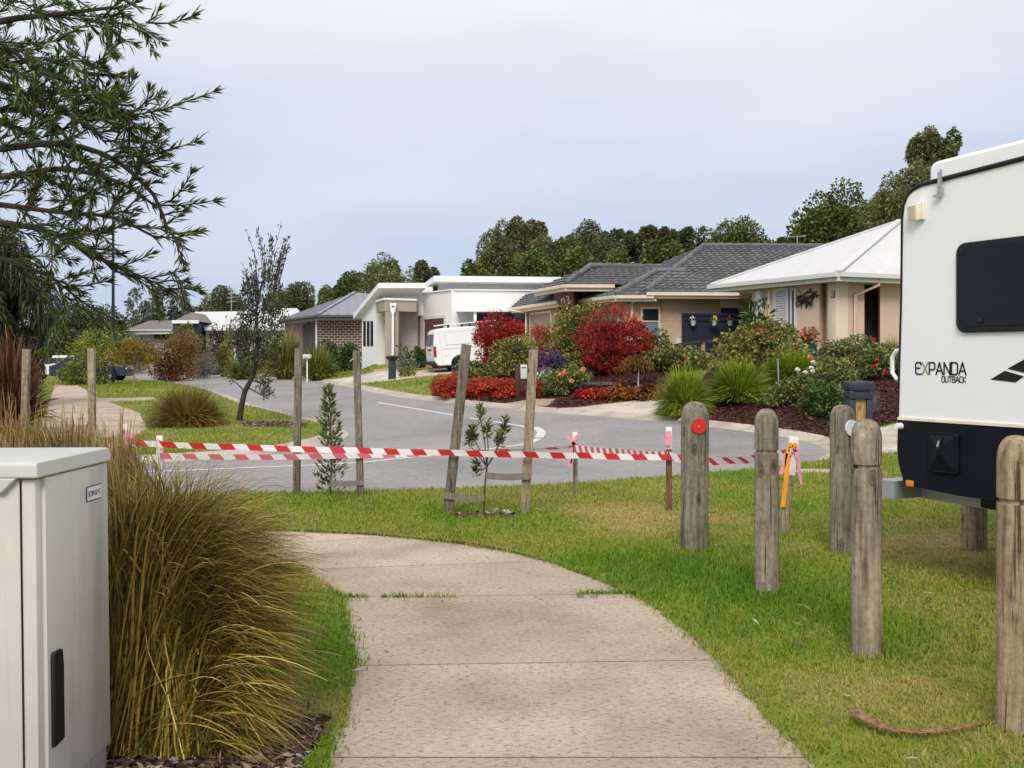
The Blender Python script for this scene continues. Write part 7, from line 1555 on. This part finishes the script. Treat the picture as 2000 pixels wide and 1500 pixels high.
# ------------------------------------------------------------------ trees beyond the houses
TG = 'trees behind the houses'
for px, top, w, d, col, K, sh, lb in (
    (985, 440, 92, 88, 'euc', 26, 'ell', 'tall broad gum tree rising left of the tiled roof, its left half'),
    (1025, 427, 66, 90, 'euc', 20, 'ell', 'tall gum tree with the highest top above the white flat roof'),
    (1072, 462, 60, 86, 'euc', 16, 'ell', 'gum tree sloping down to the right of the tallest gum'),
    (1140, 438, 84, 104, 'eucdark', 18, 'dome', 'dark broad topped tree behind the tiled house, left of the pointed trees'),
    (1108, 462, 44, 108, 'eucdark', 10, 'dome', 'small dark tree leaning out beside the dark broad topped tree'),
    (1190, 452, 50, 102, 'eucdark', 14, 'ell', 'dark rounded tree just right of the broad topped tree'),
    (1216, 450, 36, 106, 'eucdark', 12, 'ell', 'narrow dark pointed tree behind the roof'),
    (1248, 460, 34, 104, 'eucdark', 12, 'ell', 'lower narrow dark tree between two pointed trees'),
    (1265, 445, 40, 100, 'eucdark', 14, 'ell', 'tallest narrow pointed tree behind the tiled roof'),
    (1301, 447, 34, 99, 'eucdark', 12, 'ell', 'narrow upright dark tree, left of a close pair'),
    (1328, 448, 42, 101, 'eucdark', 12, 'ell', 'narrow upright dark tree, right of a close pair'),
    (1378, 452, 74, 92, 'pine', 18, 'dome', 'dark green spreading tree above the charcoal ridge'),
    (1452, 433, 104, 88, 'pine', 26, 'dome', 'big rich green dome shaped tree above the charcoal ridge'),
    (1040, 498, 90, 74, 'pine', 20, 'dome', 'lower leafy green tree behind the white flat roof'),
    (1125, 494, 100, 72, 'pine', 22, 'dome', 'lower leafy green tree just above the entry tower roof'),
    (1205, 494, 96, 70, 'pine', 22, 'dome', 'lower leafy green tree beside the main tiled slope'),
    (1290, 478, 90, 72, 'pine', 20, 'dome', 'lower leafy green tree touching the top of the tiled hip'),
    (920, 516, 70, 80, 'pine', 16, 'dome', 'low green tree peeping over the white flat roof'),
    (790, 508, 120, 84, 'euc', 24, 'dome', 'olive gum tree above the stepped white roof'),
    (745, 514, 48, 88, 'eucdark', 14, 'ell', 'dark narrow tree at the left of the olive gum'),
    (835, 514, 40, 86, 'eucdark', 12, 'dome', 'small dark tree at the right of the olive gum'),
    (683, 535, 66, 100, 'pine', 20, 'ell', 'round dark tree above the ribbed grey roof'),
    (640, 562, 54, 104, 'euc', 12, 'dome', 'low olive tree left of the round dark tree'),
    (574, 555, 72, 108, 'eucdark', 18, 'dome', 'dark tree with clumped top behind the leaning tree'),
    (540, 570, 50, 112, 'euc', 14, 'dome', 'olive tree half hidden by the leaning tree'),
    (446, 562, 62, 118, 'eucdark', 16, 'dome', 'dark tree above the far white roof'),
    (410, 576, 60, 122, 'euc', 16, 'dome', 'olive tree at the left end of the far white roof'),
    (165, 578, 130, 96, 'eucdark', 26, 'dome', 'wide dark tree behind the street lamp pole'),
    (1640, 376, 150, 66, 'pine', 34, 'dome', 'large dark green tree behind the white hip roof'),
    (1570, 452, 60, 70, 'pine', 12, 'dome', 'small dark tree at the left end of the large dark tree'),
    (1612, 418, 84, 68, 'pine', 20, 'ell', 'dark green tree in front of the large dark tree, rising from the left'),
    (1712, 392, 100, 62, 'pine', 24, 'ell', 'dark green tree between the large dark tree and the leafy olive tree'),
    (1768, 326, 130, 58, 'euc', 30, 'ell', 'leafy olive tree behind the caravan roof'),
    (1085, 480, 70, 82, 'eucdark', 16, 'ell', 'shadowy tree filling the gap right of the tallest gum'),
    (1170, 470, 90, 98, 'eucdark', 18, 'ell', 'shadowy tree below the dark broad topped tree'),
    (1415, 462, 70, 90, 'pine', 16, 'ell', 'green tree between the two domed trees above the charcoal ridge'),
    (1525, 470, 60, 84, 'pine', 14, 'ell', 'low green tree at the right foot of the big dome shaped tree'),
    (1828, 250, 72, 60, 'euc', 13, 'ell', 'tall airy gum reaching above the caravan roof')):
    tree('gum_tree' if col.startswith('euc') else 'evergreen_tree', lb, px, top, w * 1.25, d, col, int(K * 1.5), int(560 * K), 0.25 if d > 65 else 0.20, 0.13 if d > 65 else 0.10, sh, 0.2, M_gumbark if col == 'euc' else M_barkd, TG, lr=(0.15, 0.32) if col == 'euc' else (0.18, 0.40), rnd=0.85, inner=0.25, crown_low=0.05, droop=0.45 if col == 'euc' else 0.2)
# airy gums with bare limbs on the skyline
for px, top, w, d, lb in ((268, 566, 66, 112, 'sparse airy gum right of the street lamp pole'), (316, 562, 76, 116, 'sparse airy gum with scattered leaf clumps above the brown roof'), (356, 574, 60, 120, 'sparse airy gum above the slate blue gable')):
    tree('gum_tree', lb, px, top, w, d, 'eucblue', 30, 900, 0.5, 0.2, 'dome', 0.3, M_gumbark, TG, lr=(0.07, 0.14), rnd=0.8)
tree('she_oak', 'big dark drooping tree at the left edge behind the flax', 8, 455, 170, 33, 'casu', 46, 14000, 0.26, 0.045, 'ell', 0.12, M_barkd, up=-0.6, rnd=0.5, droop=0.7, lr=(0.16, 0.32))
# a low far treeline closes the skyline beyond the last houses
rng = np.random.default_rng(21); ps = []
for i in range(60):
    a = -0.62 + 1.24 * i / 59; dd = rng.uniform(210, 250); h_ = rng.uniform(6, 8.5); ps.append(leaf_mass((math.sin(a) * dd, math.cos(a) * dd, 1 + h_ * 0.45), 9, 6, h_ * 0.55, 10, 260, 1.5, 0.9, 900 + i, 'dome'))
V, Fq = join(ps); o = npmesh('far_treeline', V, Fq, LM['eucdark']); tag(o, 'dark low line of distant trees on the skyline', 'treeline', kind='stuff')

# ------------------------------------------------------------------ needle leaved tree leaning in from the left
def needle_tree():
    rng = np.random.default_rng(31); d0 = 2.9
    b = Vector((-2.75, 2.9, -0.05)); r = empty('needle_tree', b, 'dark needle leaved tree whose branches hang in from the left edge', 'tree')
    m = MB(); tr = [b, Vector((-2.68, 2.92, 0.9)), Vector((-2.55, 2.95, 1.7)), Vector((-2.45, 3.0, 2.5)), Vector((-2.4, 3.0, 3.3))]; m.tube(tr, [0.07, 0.06, 0.05, 0.035, 0.012], 9)
    C, D, Ls = [], [], []
    def needles(pts, dens=1.0, ln=0.042):
        tot = 0
        for a, c in zip(pts[:-1], pts[1:]):
            L = (c - a).length; dr = (c - a).normalized(); n = max(1, int(L * 250 * dens))
            for k in range(n):
                q = a.lerp(c, rng.random()); w = Vector(rng.normal(size=3)); w = (w - dr * w.dot(dr)).normalized()
                C.append(np.array(q)); D.append(np.array((dr * rng.uniform(0.8, 1.5) + w * 0.62).normalized())); Ls.append(ln * rng.uniform(0.7, 1.2))
        e_ = pts[-1]; dr = (pts[-1] - pts[-2]).normalized()
        for k in range(9): w = Vector(rng.normal(size=3)); C.append(np.array(e_ - dr * 0.01)); D.append(np.array((dr * 1.6 + w * 0.35).normalized())); Ls.append(ln * 0.8)
    def limb(pxs, r0, r1, bare=0.0, dens=0.45):
        pts = catmull([P(x, y, d) for x, y, d in pxs], 0.04); n = len(pts)
        m.tube(pts, list(np.linspace(r0, r1, n)), 6); k = int(n * bare); needles(pts[k:], dens); return pts
    def twig(a, e_, sag=0.0, dens=1.0):
        mid = a.lerp(e_, 0.5) + Vector((0, 0, -sag)) + Vector(rng.normal(0, 0.006, 3)); pts = catmull([a, mid, e_], 0.03); m.tube(pts, list(np.linspace(0.0032, 0.0014, len(pts))), 5); needles(pts, dens); return pts
    limbs = [limb([(-160, 90, 3.0), (0, 42, 2.95), (110, 28, 2.9), (225, 14, 2.85)], .014, .004), limb([(-160, 120, 3.0), (-20, 130, 2.95), (90, 115, 2.9), (160, 140, 2.88), (238, 150, 2.85)], .012, .003),
             limb([(-170, 130, 3.0), (0, 165, 2.95), (60, 190, 2.9), (150, 232, 2.88), (190, 262, 2.86)], .017, .005, .3), limb([(-160, 260, 3.05), (0, 215, 2.98), (100, 235, 2.95), (150, 300, 2.9), (200, 345, 2.88)], .013, .004),
             limb([(-170, 330, 3.0), (0, 345, 2.95), (120, 330, 2.9), (230, 355, 2.85), (300, 400, 2.8)], .013, .004), limb([(-170, 415, 3.0), (0, 435, 2.92), (90, 450, 2.9), (160, 480, 2.88), (222, 525, 2.85)], .014, .004, .25),
             limb([(-150, 470, 2.95), (0, 505, 2.9), (60, 525, 2.88), (110, 548, 2.86), (122, 575, 2.85)], .011, .004, .3), limb([(-150, 60, 2.7), (0, 85, 2.7), (60, 130, 2.7), (130, 160, 2.7)], .010, .003),
             limb([(-120, 390, 2.7), (0, 400, 2.7), (120, 415, 2.7), (220, 425, 2.72), (300, 462, 2.75)], .010, .003), limb([(-150, -40, 2.95), (60, -20, 2.9), (200, -15, 2.85), (270, 15, 2.85)], .012, .004),
             limb([(-160, 300, 2.6), (0, 290, 2.65), (110, 280, 2.65), (200, 300, 2.7), (262, 340, 2.72), (300, 380, 2.75), (325, 440, 2.78)], .012, .004), limb([(-120, 210, 3.2), (30, 250, 3.2), (120, 300, 3.2), (210, 330, 3.2)], .010, .003)]
    allp = [q for l in limbs for q in l]
    def near(e_): return min(allp, key=lambda q: (q - e_).length + (0.06 if q.x > e_.x else 0))
    def at_px(x, y, d): return P(x, y, d)
    # the sprays that stand out against the sky
    for (x0, y0), (x1, y1), sg, d in (((225, 14), (338, 86), -.01, 2.85), ((255, 35), (322, 106), 0.0, 2.85), ((285, 44), (398, 27), .012, 2.85), ((290, 42), (332, 14), 0, 2.84), ((100, 28), (155, 60), 0, 2.88), ((130, 90), (225, 148), .01, 2.86), ((180, 128), (242, 150), 0, 2.86), ((190, 130), (230, 106), 0, 2.86), ((150, 232), (190, 258), 0, 2.87),
                            ((175, 236), (230, 216), .01, 2.87), ((190, 232), (440, 175), .02, 2.86), ((285, 208), (312, 170), 0, 2.86), ((310, 205), (333, 186), 0, 2.86), ((300, 212), (343, 218), 0, 2.86), ((290, 215), (333, 246), -.008, 2.86), ((190, 262), (293, 252), -.012, 2.86), ((200, 275), (272, 270), 0, 2.86), ((225, 275), (240, 255), 0, 2.86),
                            ((225, 305), (404, 273), .012, 2.8), ((310, 290), (340, 274), 0, 2.8), ((240, 325), (334, 303), .01, 2.8), ((260, 340), (325, 332), 0, 2.8), ((325, 345), (340, 340), 0, 2.8), ((330, 395), (395, 335), .02, 2.78), ((350, 370), (390, 372), 0, 2.78), ((300, 400), (440, 388), .015, 2.78), ((320, 420), (380, 408), 0, 2.78), ((325, 440), (378, 512), .0, 2.78), ((300, 462), (400, 453), .014, 2.76), ((340, 470), (374, 502), 0, 2.76),
                            ((222, 525), (318, 492), .01, 2.84), ((225, 530), (375, 530), .01, 2.84), ((330, 530), (378, 590), -.02, 2.8), ((235, 535), (310, 565), -.01, 2.84), ((160, 480), (235, 520), 0, 2.86), ((122, 560), (222, 545), .01, 2.85), ((110, 548), (70, 500), 0, 2.86), ((122, 575), (175, 608), .0, 2.85), ((122, 575), (130, 640), 0, 2.85), ((120, 565), (155, 540), 0, 2.85), ((95, 450), (120, 485), 0, 2.88), ((60, 440), (90, 480), 0, 2.88),
                            ((205, 185), (222, 183), 0, 2.86), ((150, 200), (222, 185), .008, 2.86), ((222, 185), (205, 225), 0, 2.86)):
        twig(at_px(x0, y0, d), at_px(x1 - (20 if x1 > 300 else 8), y1 + (3 if y1 < y0 else -2), d + rng.normal(0, 0.03)), sg)
    # thick inner growth
    for k in range(120):
        q = allp[rng.integers(len(allp))]; px = CX + F * q.x / q.y
        if px > 200 and rng.random() < 0.85: continue
        a = rng.normal(-0.05, 0.6); L = rng.uniform(0.09, 0.24); e_ = q + Vector((math.cos(a) * L, rng.normal(0, 0.09), math.sin(a) * L)); t = twig(q, e_, rng.uniform(-.01, .02), 0.85)
        for j in range(2):
            s = t[rng.integers(len(t) // 2, len(t))]; a2 = a + rng.choice([-1, 1]) * rng.uniform(.4, .9); twig(s, s + Vector((math.cos(a2) * L * .5, rng.normal(0, .04), math.sin(a2) * L * .5)), 0, 0.9)
    for l in limbs:
        t0 = tr[1].lerp(tr[3], min(1, max(0, (l[0].z - 0.9) / 1.6))); m.tube([t0, l[0]], [0.016, 0.014], 6)
    m.build('trunk', M_barkd, r); C = np.array(C); D = np.array(D); n = len(C); V, Fq = leafq(C, D, np.array(Ls), np.full(n, 0.0046), rng, 0.0); npmesh('crown', V, Fq, LM['needle'], r)
needle_tree()

# ------------------------------------------------------------------ turf blades, litter, chips
def scatter_tris(mask, densf, rng):
    f = F2[mask]; a, b, c = V3[f[:, 0]], V3[f[:, 1]], V3[f[:, 2]]; area = 0.5 * np.linalg.norm(np.cross(b - a, c - a), axis=1); cc = (a + b + c) / 3
    n = rng.poisson(area * densf(cc)); idx = np.repeat(np.arange(len(f)), n); u = rng.random(len(idx)); v = rng.random(len(idx)); k = u + v > 1; u[k] = 1 - u[k]; v[k] = 1 - v[k]
    return a[idx] + u[:, None] * (b - a)[idx] + v[:, None] * (c - a)[idx]
rng = np.random.default_rng(44)
def seen(c): return (np.abs(c[:, 0] / np.maximum(c[:, 1], 0.5)) < 0.56) & (c[:, 1] > 3.2)
lawn = (cls == 'lawn')
pts = scatter_tris(lawn, lambda c: np.where(seen(c) & (c[:, 1] < 62), np.interp(c[:, 1], [3.5, 6, 10, 14, 22, 34, 62], [5200, 3600, 1900, 800, 230, 90, 32]), 0), rng)
edge = scatter_tris(cls == 'soil', lambda c: np.where(seen(c), 260, 0), rng); pts = np.vstack([pts, edge])
jw = []
for (xa, ya, xb, yb, n) in ((680, 1171, 720, 1171, 50), (745, 1170, 890, 1170, 170), (1128, 1166, 1240, 1164, 230), (660, 1173, 690, 1172, 60), (580, 1116, 612, 1117, 50)):
    for t in rng.random(n): v = G(xa + (xb - xa) * t, ya + (yb - ya) * t + rng.normal(0, 1.2) + 3 * math.sin(t * 23) * (rng.random() < 0.3)); jw.append((v.x, v.y, v.z))
for px_, py_, w_ in ((1357, 1080, 54), (1497, 1166, 46), (1645, 1079, 47), (1692, 1281, 58), (1985, 1433, 72), (1903, 1076, 47), (872, 1006, 16), (1023, 1006, 16), (1529, 1048, 14), (1307, 996, 10)):
    b_ = G(px_, py_); r_ = w_ / 2 / F * b_.y
    for a_ in rng.uniform(0, 6.283, 60 if w_ > 30 else 24): k_ = r_ + rng.uniform(0.0, 0.045); jw.append((b_.x + math.cos(a_) * k_, b_.y + math.sin(a_) * k_, b_.z + 0.012))
for ln_, sg_ in ((pr, 1), (pl, 1)):
    k_ = (ln_[:, 1] > 3.2) & (ln_[:, 1] < 9.6) & (ln_[:, 0] > -3.5); q_ = ln_[k_]
    for _ in range(1700):
        i_ = rng.integers(0, len(q_) - 1); p_ = q_[i_] + (q_[i_ + 1] - q_[i_]) * rng.random(); t_ = q_[i_ + 1] - q_[i_]; n_ = np.array([-t_[1], t_[0]]) / (np.linalg.norm(t_) + 1e-9)
        o_ = rng.exponential(0.022) * (1 if math.sin(i_ * 1.7) + math.sin(i_ * 0.6) > -0.4 else 0.25); w_ = p_ + n_ * o_
        if not pip(MUL_N[None] * 0 + w_ if False else w_[None], MUL_N)[0]: jw.append((w_[0], w_[1], 0.0))
pts = np.vstack([pts, np.array(jw)])
ok = np.ones(len(pts), bool)
n = len(pts); dist = pts[:, 1]; dr_ = dryness(pts[:, :2])
hgt_ = np.interp(dist, [3, 10, 20, 34, 62], [0.036, 0.046, 0.058, 0.07, 0.10]) * rng.uniform(0.5, 1.35, n) * np.clip(1 - 0.35 * dr_, 0.55, 1.35)
wd = np.interp(dist, [3, 10, 20, 34, 62], [0.0046, 0.0070, 0.013, 0.022, 0.04]) * rng.uniform(0.7, 1.3, n)
a = rng.uniform(0, 6.283, n); ln = rng.uniform(0.2, 1.3, n) + 0.25 * dr_.clip(0, 1); dv = np.stack([np.cos(a), np.sin(a), np.zeros(n)], 1); tn = np.stack([-np.sin(a), np.cos(a), np.zeros(n)], 1)
tw = rng.uniform(-1, 1, n)[:, None]; tn = unit(tn + dv * tw)
b0 = pts - np.array([0, 0, 0.004]); m0 = b0 + dv * (hgt_ * ln * 0.35)[:, None] + np.array([0, 0, 1]) * (hgt_ * 0.62)[:, None]; t0 = b0 + dv * (hgt_ * ln)[:, None] + np.array([0, 0, 1]) * (hgt_ * np.clip(1.05 - 0.35 * ln, 0.4, 1))[:, None]
hw = (wd / 2)[:, None]
V = np.stack([b0 - tn * hw, b0 + tn * hw, m0 - tn * hw * 0.85, m0 + tn * hw * 0.85, t0 - tn * hw * 0.1, t0 + tn * hw * 0.1], 1).reshape(-1, 3)
k = np.arange(n)[:, None] * 6; Fq = np.concatenate([k + np.array([[0, 1, 3, 2]]), k + np.array([[2, 3, 5, 4]])], 0)
o = npmesh('grass', V, Fq, M_blade, attrs={'dry': np.repeat(dr_, 6)}); tag(o, 'short green and straw coloured mown grass of the verges', 'grass', kind='stuff')
print('grass blades', n)
def flat_chips(name, mask, densf, L, Wd, mat, label, cat, seed, lift=0.012):
    rg = np.random.default_rng(seed); p = scatter_tris(mask, densf, rg); n = len(p); p[:, 2] += lift * rg.random(n)
    D = unit(np.stack([rg.normal(size=n), rg.normal(size=n), rg.normal(0, 0.25, n)], 1)); s = rg.uniform(0.5, 1.5, n); V, Fq = leafq(p, D, L * s, Wd * s, rg, 0.0)
    o = npmesh(name, V, Fq, mat); tag(o, label, cat, kind='stuff'); return o
M_chipn = leafy('weathered bark chips', [(0.045, 0.025, 0.018), (0.12, 0.07, 0.05), (0.23, 0.15, 0.11), (0.42, 0.36, 0.31)], 0.0, 2, 0.2); M_chipr = leafy('red bark chips', [(0.018, 0.007, 0.006), (0.05, 0.018, 0.014), (0.10, 0.036, 0.028), (0.17, 0.075, 0.06)], 0.0, 2, 0.2)
mu = cls == 'mulch'
flat_chips('bark_chips', mu & pip(cen, MUL_N), lambda c: np.where(c[:, 1] > 3.3, 3000, 0), 0.045, 0.016, M_chipn, 'weathered brown bark chips under the arching sedge', 'bark chips', 61)
flat_chips('bark_chips', mu & (pip(cen, MUL_G) | pip(cen, MUL_F)), lambda c: np.where(c[:, 1] < 31, 260, 60), 0.085, 0.03, M_chipr, 'dark red brown bark mulch of the flower beds', 'bark chips', 62, 0.03)
flat_chips('bark_chips', mu & (pip(cen, MUL_SAP) | pip(cen, MUL_TREE)), lambda c: np.full(len(c), 260), 0.07, 0.03, M_chipn, 'pale dry bark chips at the foot of the saplings', 'bark chips', 63)
M_lit = leafy('dry leaf litter', [(0.10, 0.06, 0.04), (0.26, 0.18, 0.12), (0.45, 0.38, 0.31), (0.55, 0.50, 0.45)], 0.0, 2, 0.2)
flat_chips('leaf_litter', (cls == 'path') & (cen[:, 1] < 11), lambda c: np.where(pdist(c[:, :2], pr) < 0.14, 26, np.where(pdist(c[:, :2], pl) < 0.16, 34, 3.5)), 0.035, 0.007, M_lit, 'scattered dry leaves and twigs on the concrete path', 'leaf litter', 64, 0.006)
flat_chips('leaf_litter', lawn & (cen[:, 1] < 12), lambda c: np.where(seen(c), 4.5, 0), 0.07, 0.008, M_lit, 'scattered dry twigs and leaves lying in the grass', 'leaf litter', 65, 0.05)
